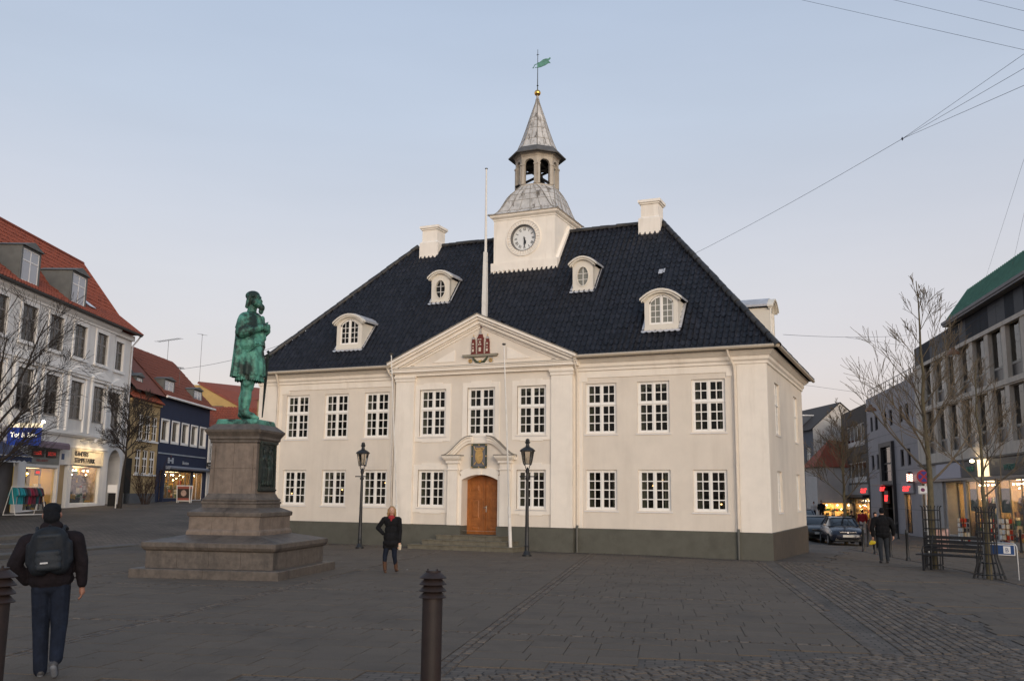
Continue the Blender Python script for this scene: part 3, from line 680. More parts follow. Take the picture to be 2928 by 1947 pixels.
# gutters and downpipes
def gut(pts): MB().tube(pts, .068, 8).build('gutter', m_gutter, hall, 50)
gut([(XL-.45,-.46,6.885),(BX0-.18,-.46,6.885)]); gut([(BX1+.18,-.46,6.90),(.46,-.46,6.93)]); gut([(.46,-.46,6.93),(.46,DP+.45,6.88)])
def pipe(x, y, k, n=1):
    MB().tube([(x,-.46,6.86),(x,-.40,6.74),(x+k*.12,-.12,6.38),(x+k*.14,y,6.15),(x+k*.14,y,4.3),(x+k*.14,y,ZP+.09)], .042, 8).lathe([(.055,0),(.055,.05)], 8, (x+k*.14,y,5.3)).lathe([(.055,0),(.055,.05)], 8, (x+k*.14,y,3.0)).build('downpipe', mat('pipe_paint', (.70,.62,.52), .6, var=.08, vs=5), hall, 50)
    MB().tube([(x+k*.14,y,ZP+.09),(x+k*.14,y-.02,ZP+.03),(x+k*.14,y-.045,ZP-.03),(x+k*.14,y-.045,-.2)], .044, 8).build('pipe_foot', mat('pipe_foot_paint', (.10,.098,.085), .6, var=.15, vs=6), hall, 50)
pipe(-1.2, -.06, 1); pipe(-6.70, -.06, 0); pipe(-19.9, -.06, -1); pipe(BX0-.35, -.06, 1)

# ------------------------------------------------------------------ chimneys
def chimney(x0, x1, y0, y1):
    ch = link('chimney', None, hall)
    b = MB().box(x0, x1, y0, y1, 12.3, 13.2)
    n = 5
    for i in range(n): b.box(x0-.005+(x1-x0+.01)*i/n+.01, x0+(x1-x0+.01)*(i+1)/n-.02, y0-.012, y0, 12.46, 12.6)
    b.loft([[(x0,y0,13.2),(x1,y0,13.2),(x1,y1,13.2),(x0,y1,13.2)],[(x0+.09,y0+.09,13.3),(x1-.09,y0+.09,13.3),(x1-.09,y1-.09,13.3),(x0+.09,y1-.09,13.3)]], False)
    b.box(x0+.09, x1-.09, y0+.09, y1-.09, 13.29, 13.85); b.build('stack', m_tower, ch)
    MB().sweep(x0+.09, x1-.09, y0+.09, y1-.09, [(0,13.80),(.05,13.82),(.05,13.87),(.10,13.89),(.10,14.0),(.0,14.03)]).build('cap', m_tower, ch)
chimney(-5.58, -4.66, 4.2, 5.1); chimney(-15.86, -14.92, 4.17, 5.1)
MB().lathe([(.20,0),(.16,.42),(.17,.44)], 14, (-6.9, 5.2, 12.75)).build('vent_cowl', mat('zinc', (.32,.36,.37), .5, metal=.4, var=.1), hall, 40)
MB().box(0,.16,0,.26,.05,.07).box(.18,.24,.06,.30,.05,.068).build('roof_patch', m_lead2, roof, None, (-4.28, 2.38, 10.33), (SA, 0, 0))

# ------------------------------------------------------------------ dormers
m_greyglass = mat('dusty_glass', (.20,.20,.17), .15, var=.15, vs=5, spec=.5)
def arc_pts(hw, z, rise, n=12): return [(hw*(-1+2*i/n), z+rise*(1-(-1+2*i/n)**2)) for i in range(n+1)]
def dormer(x0, x1, yb, zb, hw_, rise, big, dark, M=None, parent=hall):
    cx = (x0+x1)/2; hw = (x1-x0)/2; lift = zb
    d = link('dormer', None, parent, (0,0,0))
    if M is None: M = Matrix.Translation((cx, yb, zb))
    else: M = M
    depth = (hw_+rise)/SLP+.25
    body = MB()
    fr = arc_pts(hw, hw_, rise)
    if big: holes_top = arc_pts(hw-.17, hw_-.05, rise*.85)
    body.add([(-hw,0,0),(-hw,0,hw_),(-hw,hw_/SLP,hw_)], [(0,1,2)], 0, M); body.add([(hw,0,0),(hw,hw_/SLP,hw_),(hw,0,hw_)], [(0,1,2)], 0, M)
    if big:
        z0 = .20
        ho = [(-hw+.17,z0)]+holes_top+[(hw-.17,z0)]
        fo = [(-hw,0)]+fr+[(hw,0)]
        n = len(fo)
        body.add([(x,0,z) for x, z in fo]+[(x,0,z) for x, z in ho], [(i,(i+1)%n,(i+1)%n+n,i+n) for i in range(n)], 0, M)
        body.add([(x,0,z) for x, z in ho]+[(x,.08,z) for x, z in ho], [(i,(i+1)%n,(i+1)%n+n,i+n) for i in range(n)], 0, M)
    else:
        ov = oval(0, .56, .225, .37, 24); fo = [(-hw,0)]+fr+[(hw,0)]
        body.pry(fo, .12, .16, 0, M)
        m_ = 24; fp = []
        for x, z in ov:
            a = math.atan2(z-.56, x); t = 1e9
            for k in range(len(fo)):
                p, q = fo[k], fo[(k+1) % len(fo)]; dx, dz = math.cos(a), math.sin(a); ex, ez = q[0]-p[0], q[1]-p[1]; dn = dx*ez-dz*ex
                if abs(dn) < 1e-9: continue
                tt = ((p[0])*ez-(p[1]-.56)*ex)/dn; uu = ((p[0])*dz-(p[1]-.56)*dx)/dn
                if tt > 0 and -1e-6 <= uu <= 1+1e-6: t = min(t, tt)
            fp.append((math.cos(a)*t, .56+math.sin(a)*t))
        body.add([(x,0,z) for x, z in fp]+[(x,0,z) for x, z in ov], [(i,(i+1)%m_,(i+1)%m_+m_,i+m_) for i in range(m_)], 0, M)
        body.add([(x,0,z) for x, z in ov]+[(x,.12,z) for x, z in ov], [(i,(i+1)%m_,(i+1)%m_+m_,i+m_) for i in range(m_)], 0, M)
        body.loft([[(x*1.0,.0,.56+(z-.56)) for x, z in ov],[(x*1.02,-.03,.56+(z-.56)*1.02) for x, z in ov],[(x*1.2,-.03,.56+(z-.56)*1.13) for x, z in ov],[(x*1.22,0,.56+(z-.56)*1.14) for x, z in ov]], False, 0, M)
    body.box(-hw-.01, hw+.01, -.025, 0, -.02, .10, 0, M)
    body.build('dormer_wall', m_dormer, d)
    # arched roof with moulded front edge
    rf = MB()
    def shell(o, zo, ya, yb_, th, mi):
        up = arc_pts(hw+o, hw_+zo-.06*(o > .05), rise+.03)
        rf.pry([(x, z) for x, z in up]+[(x, z-th) for x, z in reversed(up)], ya, yb_, mi, M)
    shell(.02, .03, -.05, .0, .08, 0); shell(.09, .085, -.11, .03, .075, 0); shell(.14, .145, -.16, .05, .07, 0)
    rf.build('dormer_hood', m_dormer, d)
    sh_ = MB(); up = arc_pts(hw+.13, hw_+.10, rise+.03)
    sh_.pry([(x, z+.02) for x, z in up]+[(x, z-.06) for x, z in reversed(up)], .05, depth+.1, 0, M); sh_.build('dormer_roof', m_lead2, d)
    # window
    w = link('window', None, d); fm = MB(); gp = []
    if big:
        zt = lambda x: hw_-.05+rise*.85*(1-(x/(hw-.17))**2)
        f0, f1 = -hw+.17, hw-.17
        for a, b in ((f0, -.0), (0, f1)):
            a2, b2 = a+.055, b-.055
            xs_ = [a2, (a2+b2)/2-.011, (a2+b2)/2+.011, b2]; zs_ = [.27, .27+.21, .27+.21*2, .27+.21*3]
            fm.pry([(a,.2),(b,.2),(b,zt(b)),((a+b)/2,zt((a+b)/2)),(a,zt(a))], .06, .065, 0, M) if False else None
            fm.box(a, a2, .04, .08, .2, zt(a2 if a < 0 else a)-.002, 0, M); fm.box(b2, b, .04, .08, .2, zt(b if b < .1 else b2)-.002, 0, M)
            fm.box(a2, b2, .04, .08, .2, .27, 0, M); fm.box(xs_[1], xs_[2], .045, .075, .27, zt((a+b)/2), 0, M)
            for z in zs_[1:]: fm.box(a2, b2, .048, .072, z-.011, z+.011, 0, M)
            fm.add([(a,.04,zt(a)),(a,.04,zt(a)-.065),((a+b)/2,.04,zt((a+b)/2)-.06),(b,.04,zt(b)-.065),(b,.04,zt(b)),((a+b)/2,.04,zt((a+b)/2))], [(0,1,2,5),(5,2,3,4)], 0, M)
            for xa, xb in ((xs_[0], xs_[1]), (xs_[2], xs_[3])):
                zz_ = [.27]+[z+.011 for z in zs_[1:]]
                for k in range(4): gp.append([(xa,.062,zz_[k]),(xb,.062,zz_[k]),(xb,.062,(zs_[k+1]-.011) if k < 3 else zt(xb)-.05),(xa,.062,(zs_[k+1]-.011) if k < 3 else zt(xa)-.05)])
        fm.box(-.03, .03, .025, .09, .18, zt(0), 0, M)
    else:
        fm.box(-.011, .011, .03, .06, .20, .92, 0, M); fm.box(-.215, .215, .03, .06, .43, .45, 0, M); fm.box(-.215, .215, .03, .06, .67, .69, 0, M)
        for sx in (-1, 1):
            for za, zb_ in ((.22,.43),(.45,.67),(.69,.90)):
                wd_ = lambda z: .225*math.sqrt(max(0, 1-((z-.56)/.37)**2))
                gp.append([(sx*.011,.05,za),(sx*wd_(za),.05,za),(sx*wd_(zb_),.05,zb_),(sx*.011,.05,zb_)])
    fm.build('frame', m_winpaint, w)
    for q in gp: MB().add(q, [(0,1,2,3)], 0, M).build('pane', m_glass if dark else m_greyglass, w)
    if dark: MB().box(-hw+.02, hw-.02, .13 if big else .10, .16 if big else .119, .02, hw_+.1, 0, M).build('backing', m_dark, d)
    # scalloped lead apron
    ap = MB(); n = max(4, round((x1-x0)/.2)); lead = []
    for i in range(n+1):
        for k in range(6):
            u = (i+k/6)/(n+1); x = -hw-.12+(2*hw+.24)*u
            lead.append((x, abs(math.sin(PI*(k/6)))*.06))
    ap.add([(x,-.012-.02,-.01) for x, _ in lead]+[(x,-.10-sc*.6,-.10-sc*.75+.035) for x, sc in lead], [(i,i+1,len(lead)+i+1,len(lead)+i) for i in range(len(lead)-1)], 0, M)
    for s in (-1, 1): ap.add([(s*hw,0,.02),(s*(hw+.11),0,.03),(s*(hw+.11),hw_/SLP,hw_+.03),(s*hw,hw_/SLP,hw_+.02)], [(0,1,2,3)], 0, M)
    ap.build('lead_apron', m_lead2, d)
dormer(-4.25, -3.03, .27, 7.82, 1.06, .30, True, False)
dormer(-17.45, -16.22, .27, 7.82, 1.06, .30, True, True)
dormer(-7.63, -6.79, 1.98, 9.88, 1.0, .24, False, False)
dormer(-13.96, -13.12, 1.98, 9.88, 1.0, .24, False, True)
MD = Matrix.Translation((-.27, 3.55, 7.82)) @ Matrix.Rotation(PI/2, 4, 'Z')
dormer(-.61, .61, 0, 0, 1.06, .30, True, False, MD)

# ------------------------------------------------------------------ clock tower
TX0, TX1, TY0, TY1 = -11.63, -8.84, 3.13, 5.92; TCX, TCY = (TX0+TX1)/2, (TY0+TY1)/2
twr = link('clock_tower', None, hall)
sh = MB().quad((TX1,TY0,11),(TX1,TY1,11),(TX1,TY1,13.56),(TX1,TY0,13.56)).quad((TX0,TY1,11),(TX0,TY0,11),(TX0,TY0,13.56),(TX0,TY1,13.56)).quad((TX1,TY1,11),(TX0,TY1,11),(TX0,TY1,13.56),(TX1,TY1,13.56))
CKX, CKZ, CKR = TCX-.02, 12.62, .55
cir = [(CKX+CKR*math.cos(2*PI*i/48), CKZ+CKR*math.sin(2*PI*i/48)) for i in range(48)]; sq = []
for x_, z_ in cir:
    ux, uz = (x_-CKX)/CKR, (z_-CKZ)/CKR; t_ = min((TX1-CKX)/ux if ux > 1e-6 else 9e9, (TX0-CKX)/ux if ux < -1e-6 else 9e9, (13.56-CKZ)/uz if uz > 1e-6 else 9e9, (11.0-CKZ)/uz if uz < -1e-6 else 9e9); sq.append((CKX+ux*t_, CKZ+uz*t_))
sh.add([(x_,TY0,z_) for x_, z_ in cir]+[(x_,TY0,z_) for x_, z_ in sq], [(i,i+48,(i+1)%48+48,(i+1)%48) for i in range(48)])
for cx_, cz_ in ((TX0,11.0),(TX1,11.0),(TX1,13.56),(TX0,13.56)):
    a_ = math.atan2(cz_-CKZ, cx_-CKX) % (2*PI); i = int(a_/(2*PI)*48); sh.add([(sq[i][0],TY0,sq[i][1]),(cx_,TY0,cz_),(sq[(i+1)%48][0],TY0,sq[(i+1)%48][1])], [(0,1,2)])
sh.box(TX0-.11, TX1+.11, TY0-.05, TY0, 11.28, 11.62)
for i in range(14):
    a = TX0-.11+(TX1-TX0+.22)*i/14; sh.box(a+.02, a+.17, TY0-.06, TY0-.0, 11.16, 11.3)
sh.box(TX1-.01, TX1+.125, TY0-.052, TY0+.3, 10.9, 11.63)
sh.add([(TX1,TY0-.05,11.2),(TX1+.12,TY0-.05,11.2),(TX1+.12,YR,13.2),(TX1,YR,13.2),(TX1,TY0-.05,11.5),(TX1+.12,TY0-.05,11.45),(TX1+.12,YR,13.35),(TX1,YR,13.4)], [(1,2,6,5),(4,5,6,7),(0,1,5,4)])
sh.build('tower_wall', m_tower, twr)
MB().sweep(TX0, TX1, TY0, TY1, [(0,13.46),(.03,13.48),(.03,13.53),(.10,13.58),(.14,13.62),(.14,13.68),(.20,13.71)]).build('tower_cornice', m_tower, twr)
# bell-shaped lead roof: square below, octagon above
def octo(h, c, z): return [(TCX-h+c,TCY-h,z),(TCX+h-c,TCY-h,z),(TCX+h,TCY-h+c,z),(TCX+h,TCY+h-c,z),(TCX+h-c,TCY+h,z),(TCX-h+c,TCY+h,z),(TCX-h,TCY+h-c,z),(TCX-h,TCY-h+c,z)]
bell = [(1.62,.03,13.71),(1.60,.03,13.735),(1.43,.06,13.78),(1.345,.12,13.90),(1.27,.20,14.10),(1.20,.29,14.36),(1.12,.38,14.64),(1.02,.46,14.87),(.93,.53,15.02),(.89,.52,15.08)]
b = MB().loft([octo(*r) for r in bell]); b.build('bell_roof', m_lead, twr)
sm = MB()
for i in range(8):
    sm.tube([octo(*r)[i] for r in bell], .022, 5)
for f_, n in ((0, 4), (1, 1), (7, 1), (2, 4)):
    for k in range(1, n+1):
        t = k/(n+1)
        pts = [tuple(Vector(octo(*r)[f_]).lerp(Vector(octo(*r)[(f_+1) % 8]), t)) for r in bell]; sm.tube(pts[1:], .014, 4)
for z in (3, 5, 6, 7):
    q = octo(*bell[z]); sm.tube(q+[q[0]], .012, 4)
sm.build('lead_seams', mat('lead_seam', (.26,.235,.20), .6, var=.4, vs=6), twr)
# open lantern
lan = link('bell_lantern', None, twr, (TCX, TCY, 0)) if False else twr
ro = .985/math.cos(PI/8)*.94; z0, z1 = 15.06, 16.42
lt = MB().lathe([(.97,15.04),(.97,15.12),(.92,15.16)], 8, (TCX,TCY,0), 0, None, True, PI/8)
for k in range(8):
    a = PI/4*k; M = Matrix.Translation((TCX,TCY,0)) @ Matrix.Rotation(a+PI/2, 4, 'Z')
    hw = .875*math.tan(PI/8); Mf = M
    yf = -.875
    # pier at each corner, arch panel on each face
    arch = [(hw*.62*math.cos(PI*i/10), 16.08+.20*math.sin(PI*i/10)) for i in range(11)]
    lt.pry([(-hw,15.15),(-hw*.62,15.15)]+[(x,z) for x, z in reversed(arch)]+[(hw*.62,15.15),(hw,15.15),(hw,16.42),(-hw,16.42)], yf, yf+.14, 0, Mf)
    for s in (-1, 1):
        lt.box(s*hw*.80-.055, s*hw*.80+.055, yf-.035, yf, 15.15, 16.0, 0, Mf); lt.box(s*hw*.80-.075, s*hw*.80+.075, yf-.055, yf, 16.0, 16.06, 0, Mf)
lt.build('lantern', mat('lantern_paint', (.47,.42,.35), .7, var=.12, vs=6, dirt=(.15,.12,.09), ds=5, da=.5, streak=True), twr)
MB().lathe([(.91,16.36),(.96,16.40),(.98,16.50),(1.06,16.55),(1.08,16.6)], 8, (TCX,TCY,0), 0, None, False, PI/8).build('lantern_frieze', MATS['lantern_paint'], twr)
MB().lathe([(1.02,16.60),(1.27,16.52),(1.28,16.55),(.98,16.86),(.9,16.87)], 8, (TCX,TCY,0), 0, None, True, PI/8).build('lantern_eaves', mat('dark_lead', (.10,.095,.09), .6, var=.3, vs=5), twr)
sp = [(.96,16.86),(.87,16.93),(.71,17.3),(.52,17.85),(.33,18.45),(.18,18.9),(.08,19.2),(.06,19.35),(.05,19.5)]
MB().lathe(sp, 8, (TCX,TCY,0), 0, None, True, PI/8).build('spire', m_lead, twr)
ss_ = MB()
for k in range(8):
    a = PI/8+PI/4*k; ss_.tube([(TCX+r*math.cos(a),TCY+r*math.sin(a),z) for r, z in sp[:-1]], .02, 4)
    a += PI/8; ss_.tube([(TCX+r*.924*math.cos(a),TCY+r*.924*math.sin(a),z) for r, z in sp[1:5]], .012, 4)
for r, z in ((.71,17.3),(.52,17.85),(.40,18.22)): ss_.tube([(TCX+r*math.cos(PI/8+PI/4*k),TCY+r*math.sin(PI/8+PI/4*k),z) for k in range(9)], .012, 4)
ss_.build('lead_seams', MATS['lead_seam'], twr)
MB().lathe([(.0,15.35),(.30,15.36),(.27,15.42),(.19,15.6),(.15,15.8),(.08,15.88),(.0,15.9)], 16, (TCX+.1,TCY,0)).build('bell', mat('bell_bronze', (.03,.027,.022), .5, metal=.6), twr, 40)
MB().tube([(TCX-.8,TCY-.5,15.2),(TCX+.7,TCY+.5,16.2)], .06, 4).tube([(TCX+.75,TCY-.5,15.2),(TCX-.6,TCY+.4,16.25)], .06, 4).tube([(TCX-.85,TCY,15.95),(TCX+.85,TCY,15.95)], .06, 4).box(TCX-.35,TCX+.35,TCY-.3,TCY+.3,16.1,16.4).build('bell_frame', m_dark, twr)
MB().lathe([(0,-.145)]+[(.145*math.cos(-PI/2+PI*i/10), .145*math.sin(-PI/2+PI*i/10)) for i in range(1,10)]+[(0,.145)], 16, (TCX,TCY,19.63)).build('gilded_ball', m_gold, twr, 80)
MB().tube([(TCX,TCY,19.75),(TCX,TCY,21.7)], [.022,.012], 6).lathe([(.0,-.05),(.05,0),(0,.06)], 6, (TCX,TCY,19.98)).lathe([(0,-.03),(.045,0),(0,.03)], 6, (TCX,TCY,21.45)).tube([(TCX-.07,TCY,21.45),(TCX+.07,TCY,21.45)], .008, 4).build('vane_rod', mat('vane_iron', (.03,.045,.05), .5), twr)
VM = Matrix.Translation((TCX,TCY,20.98)) @ Matrix.Rotation(R(20), 4, 'Z') @ Matrix.Scale(1.2, 4)
MB().pry([(-.02,-.13),(.12,-.10),(.28,-.03),(.40,.05),(.48,.05),(.42,.13),(.40,.16),(.48,.22),(.47,.29),(.40,.23),(.30,.23),(.20,.20),(.08,.10),(-.02,.07)], -.012, .012, 0, VM).tube([(-.16,0,-.12),(-.10,0,0),(-.0,0,.03)], .016, 5, 0, VM).tube([(-.10,0,-.12),(0,0,-.11)], .014, 5, 0, VM).lathe([(0,-.03),(.03,0),(0,.03)], 6, (-.17,0,-.13), 0, VM).build('weather_vane', m_verd, twr)
# clock
ck = link('clock', None, twr, (TCX-.02, TY0, 12.62))
rg = MB(); n = 36
for i in range(n):
    a0 = 2*PI*(i+.10)/n; a1 = 2*PI*(i+.90)/n; r0, r1 = .575, .735
    rg.pry([(r0*math.cos(a0),r0*math.sin(a0)),(r1*math.cos(a0),r1*math.sin(a0)),(r1*math.cos(a1),r1*math.sin(a1)),(r0*math.cos(a1),r0*math.sin(a1))], -.035, 0)
rg.loft([[(.745*math.cos(2*PI*i/48),y,.745*math.sin(2*PI*i/48)) for i in range(48)] for y in (0,)]+[[(r*math.cos(2*PI*i/48),y,r*math.sin(2*PI*i/48)) for i in range(48)] for r, y in ((.745,-.045),(.79,-.045),(.79,0))], False)
rg.build('stone_ring', m_tower, ck)
MB().loft([[(r*math.cos(2*PI*i/48),y,r*math.sin(2*PI*i/48)) for i in range(48)] for r, y in ((.575,-.0),(.575,-.045),(.55,-.045),(.548,.0),(.525,.115))], False).build('dial_rim', mat('rim_grey', (.17,.16,.15), .6, var=.15), ck, 40)
MB().pry(oval(0,0,.545,.545,48)[::-1], .11, .13).build('dial', mat('dial_white', (.80,.81,.80), .4, var=.04), ck)
m_num = mat('numeral_grey', (.05,.055,.055), .5)
nm = MB()
def stroke(x0, z0, x1, z1, w, M):
    d = Vector((x1-x0, z1-z0)); nrm = Vector((-d.y, d.x)).normalized()*w/2
    nm.add([(x0-nrm.x,.107,z0-nrm.y),(x1-nrm.x,.107,z1-nrm.y),(x1+nrm.x,.107,z1+nrm.y),(x0+nrm.x,.107,z0+nrm.y)], [(0,1,2,3)], 0, M)
for h, s in enumerate(('XII','I','II','III','IIII','V','VI','VII','VIII','IX','X','XI')):
    M = Matrix.Rotation(2*PI*h/12, 4, 'Y'); wd_ = sum(.03 if c == 'I' else .065 for c in s); x = -wd_/2
    for c in s:
        w = .03 if c == 'I' else .065; z0, z1 = .335, .455
        if c == 'I': stroke(x+w/2, z0, x+w/2, z1, .019, M)
        elif c == 'V': stroke(x+.008, z1, x+w/2, z0, .020, M); stroke(x+w-.008, z1, x+w/2, z0, .010, M)
        else: stroke(x+.008, z1, x+w-.008, z0, .020, M); stroke(x+w-.008, z1, x+.008, z0, .010, M)
        x += w
for k in range(60):
    M = Matrix.Rotation(2*PI*k/60, 4, 'Y'); stroke(0, .472, 0, .49, .006, M)
nm.build('numerals', m_num, ck)
for nme, ang, L, w in (('hour_hand', R(165), .27, .05), ('minute_hand', R(178), .40, .036)):
    M = Matrix.Rotation(ang, 4, 'Y')
    MB().pry([(-w*.35,-.08),(w*.35,-.08),(w*.3,0),(w*.9,L*.55),(0,L),(-w*.9,L*.55),(-w*.3,0)], .075 if L > .3 else .085, .08 if L > .3 else .09, 0, M).build(nme, mat('hand_black', (.025,.03,.035), .5), ck)
MB().pry(oval(0,0,.035,.035,12), .07, .11).build('hand_boss', MATS['hand_black'], ck)
# ================================================================== figures (one continuous surface each)
import numpy as np
def _ico(c, r, rot=None, n=10):
    mb = MB(); rings = []
    for i in range(1, n):
        t = PI*i/n; rings.append([(math.sin(t)*math.cos(2*PI*k/12), math.sin(t)*math.sin(2*PI*k/12), math.cos(t)) for k in range(12)])
    mb.loft(rings[::-1], True)
    q = Euler(rot).to_matrix().to_4x4() if rot else Matrix.Identity(4)
    M = Matrix.Translation(c) @ q @ Matrix.Diagonal((r[0], r[1], r[2], 1))
    return [tuple(M @ Vector(v)) for v in mb.v], mb.f
def _cap(p, q, ra, rb):
    p, q = Vector(p), Vector(q); d = (q-p)
    if d.length < 1e-4: d = Vector((0,0,1e-3))
    n = d.normalized(); a = n.orthogonal().normalized(); b = n.cross(a); rings = []
    for i in range(1, 4): t = PI/2*i/4; rings.append((p-n*ra*math.cos(t), ra*math.sin(t)))
    rings += [(p, ra), (q, rb)]
    for i in range(3, 0, -1): t = PI/2*i/4; rings.append((q+n*rb*math.cos(t), rb*math.sin(t)))
    mb = MB(); mb.loft([[tuple(c+(a*math.cos(2*PI*k/10)+b*math.sin(2*PI*k/10))*r) for k in range(10)] for c, r in rings], True)
    return mb.v, mb.f
def figure(name, prims, mats, voxel, parent=None, loc=(0,0,0), rz=0.0, smooth=3, sc=1.0):
    mb = MB()
    for p in prims:
        if p[0] == 'c': v, f = _cap(p[1], p[2], p[3], p[4])
        elif p[0] == 'e': v, f = _ico(p[1], p[2], p[4] if len(p) > 4 else None)
        else: v, f = p[1].v, p[1].f
        mb.add(v, f)
    me = mb.mesh(name, mats[0]); o = link(name, me)
    rm = o.modifiers.new('r', 'REMESH'); rm.mode = 'VOXEL'; rm.voxel_size = voxel; rm.adaptivity = 0
    sm = o.modifiers.new('s', 'SMOOTH'); sm.factor = .5; sm.iterations = smooth
    dg = bpy.context.evaluated_depsgraph_get(); m2 = bpy.data.meshes.new_from_object(o.evaluated_get(dg))
    bpy.data.objects.remove(o); bpy.data.meshes.remove(me)
    m2.materials.clear()
    for m in mats: m2.materials.append(m)
    n = len(m2.polygons); cen = np.empty(n*3); m2.polygons.foreach_get('center', cen); cen = cen.reshape(-1, 3)
    if len(mats) > 1:
        best = np.full(n, 1e9); idx = np.zeros(n, int)
        for p in prims:
            if p[0] == 'c':
                a, b = np.array(p[1], float), np.array(p[2], float); d = b-a; L2 = max(1e-9, d@d); t = np.clip(((cen-a)@d)/L2, 0, 1)
                dist = np.linalg.norm(cen-a-t[:,None]*d, axis=1)-(p[3]+(p[4]-p[3])*t); k = p[5]
            elif p[0] == 'e':
                q = cen-np.array(p[1], float)
                if len(p) > 4: q = q @ np.array(Euler(p[4]).to_matrix())
                rr = np.array(p[2], float); dist = (np.linalg.norm(q/rr, axis=1)-1)*rr.min(); k = p[3]
            else: continue
            s = dist < best; best[s] = dist[s]; idx[s] = k
        m2.polygons.foreach_set('material_index', idx.tolist())
    m2.polygons.foreach_set('use_smooth', [True]*n); m2.name = name
    o = link(name, m2, parent, loc, (0, 0, rz)); o.scale = (sc, sc, sc)
    return o
def hand(w, tip, side, k, curl=.5):
    """palm and five fingers from the wrist towards tip"""
    w, tip = Vector(w), Vector(tip); d = (tip-w).normalized(); x = Vector((side, 0, 0)); x = (x-d*x.dot(d)).normalized(); n = d.cross(x)
    pr = [('c', tuple(w), tuple(w+d*.075), .026, .034, k)]
    for i, (o, L) in enumerate(((-.028,.062),(-.010,.074),(.010,.070),(.027,.054))):
        b = w+d*.09+n*o; m = b+d*L*.55-x*.010; e = m+d*L*.40-x*.03*curl
        pr += [('c', tuple(b), tuple(m), .0105, .0098, k), ('c', tuple(m), tuple(e), .0098, .0085, k)]
    b = w+d*.025-n*.026; m = b+d*.035-n*.026-x*.012; e = m+d*.032-n*.004-x*.008
    return pr+[('c', tuple(b), tuple(m), .0125, .0115, k), ('c', tuple(m), tuple(e), .0115, .009, k)]
m_skin = mat('skin', (.52,.29,.20), .55, var=.08, vs=20)
m_blackcloth = mat('black_wool', (.0085,.0085,.010), .9, var=.35, vs=12, bump=.8, bs=13, spec=.2)
m_jeans = mat('dark_jeans', (.0085,.0125,.024), .85, var=.35, vs=9, bump=.8, bs=12, spec=.2)
m_capcloth = mat('cap_cloth', (.008,.009,.012), .9, var=.3, vs=20, spec=.15)
m_shoe = mat('shoe_leather', (.05,.05,.055), .5, var=.2, vs=20)
m_sole = mat('shoe_sole', (.14,.15,.17), .6, var=.2, vs=20)

# ---- man with backpack, walking away from the camera (faces -y locally)
m_coat = mat('plum_black_jacket', (.010,.0075,.010), .9, var=.4, vs=10, bump=.9, bs=11, spec=.2)
man = [
 ('e', (0,-.02,1.735), (.082,.10,.118), 0), ('e', (0,-.015,1.775), (.097,.115,.085), 3), ('e', (0,.03,1.70), (.088,.085,.085), 3), ('c', (-.05,-.12,1.765), (.05,-.12,1.765), .02, .02, 3),
 ('c', (0,.0,1.53), (0,-.01,1.66), .065, .058, 0), ('e', (.087,-.01,1.715), (.018,.03,.035), 0), ('e', (-.087,-.01,1.715), (.018,.03,.035), 0),
 ('e', (0,-.118,1.72), (.018,.03,.025), 0),
 ('c', (-.05,.015,1.585), (.05,.015,1.585), .072, .072, 1), ('e', (0,0,1.36), (.255,.175,.24), 1), ('e', (0,.01,1.15), (.245,.17,.22), 1), ('e', (0,.0,1.02), (.235,.165,.12), 1),
 ('e', (-.2,0,1.44), (.12,.11,.10), 1), ('e', (.2,0,1.44), (.12,.11,.10), 1),
 # hanging right arm (his right = -x), left arm bent to the pocket
 ('c', (-.25,.02,1.44), (-.305,.05,1.20), .088, .075, 1), ('c', (-.305,.05,1.20), (-.31,.0,.98), .075, .058, 1), ('c', (-.31,.0,.985), (-.31,-.0,.955), .056, .054, 1),
 ('c', (.25,.01,1.44), (.355,.07,1.21), .09, .08, 1), ('c', (.355,.07,1.21), (.255,-.06,1.03), .078, .062, 1),
 ('e', (0,.0,.95), (.185,.13,.12), 2),
 ('c', (.09,.0,.93), (.105,-.06,.50), .112, .088, 2), ('c', (.105,-.06,.50), (.10,-.01,.07), .086, .072, 2),
 ('c', (-.09,.0,.93), (-.085,.02,.52), .112, .088, 2), ('c', (-.085,.02,.52), (-.075,.20,.20), .084, .070, 2),
 ('c', (.095,.015,.05), (.105,-.16,.04), .048, .042, 4), ('c', (.095,.02,.022), (.105,-.17,.022), .035, .032, 5),
 ('c', (-.055,.24,.14), (-.06,.15,.035), .046, .040, 4), ('c', (-.055,.255,.12), (-.06,.20,.03), .036, .032, 5),
]+hand((-.31,-.005,.93), (-.31,-.02,.78), -1, 0, .9)
walker = figure('person', man, [mat('ruddy_skin', (.26,.125,.085), .6, var=.1, vs=20), m_coat, m_jeans, m_capcloth, m_shoe, m_sole], .0095, None, (-4.065,-24.067,0), R(202), 3, 1.0)
walker.matrix_basis = Matrix.Translation((-4.05,-24.06,0)) @ Matrix.Rotation(R(-4.5), 4, Vector((A2.x,A2.y,0))) @ Matrix.Rotation(R(224),4,'Z')
tag(walker, 'man in dark jacket, jeans and cap walking away with a backpack', 'person', 'people on the square')
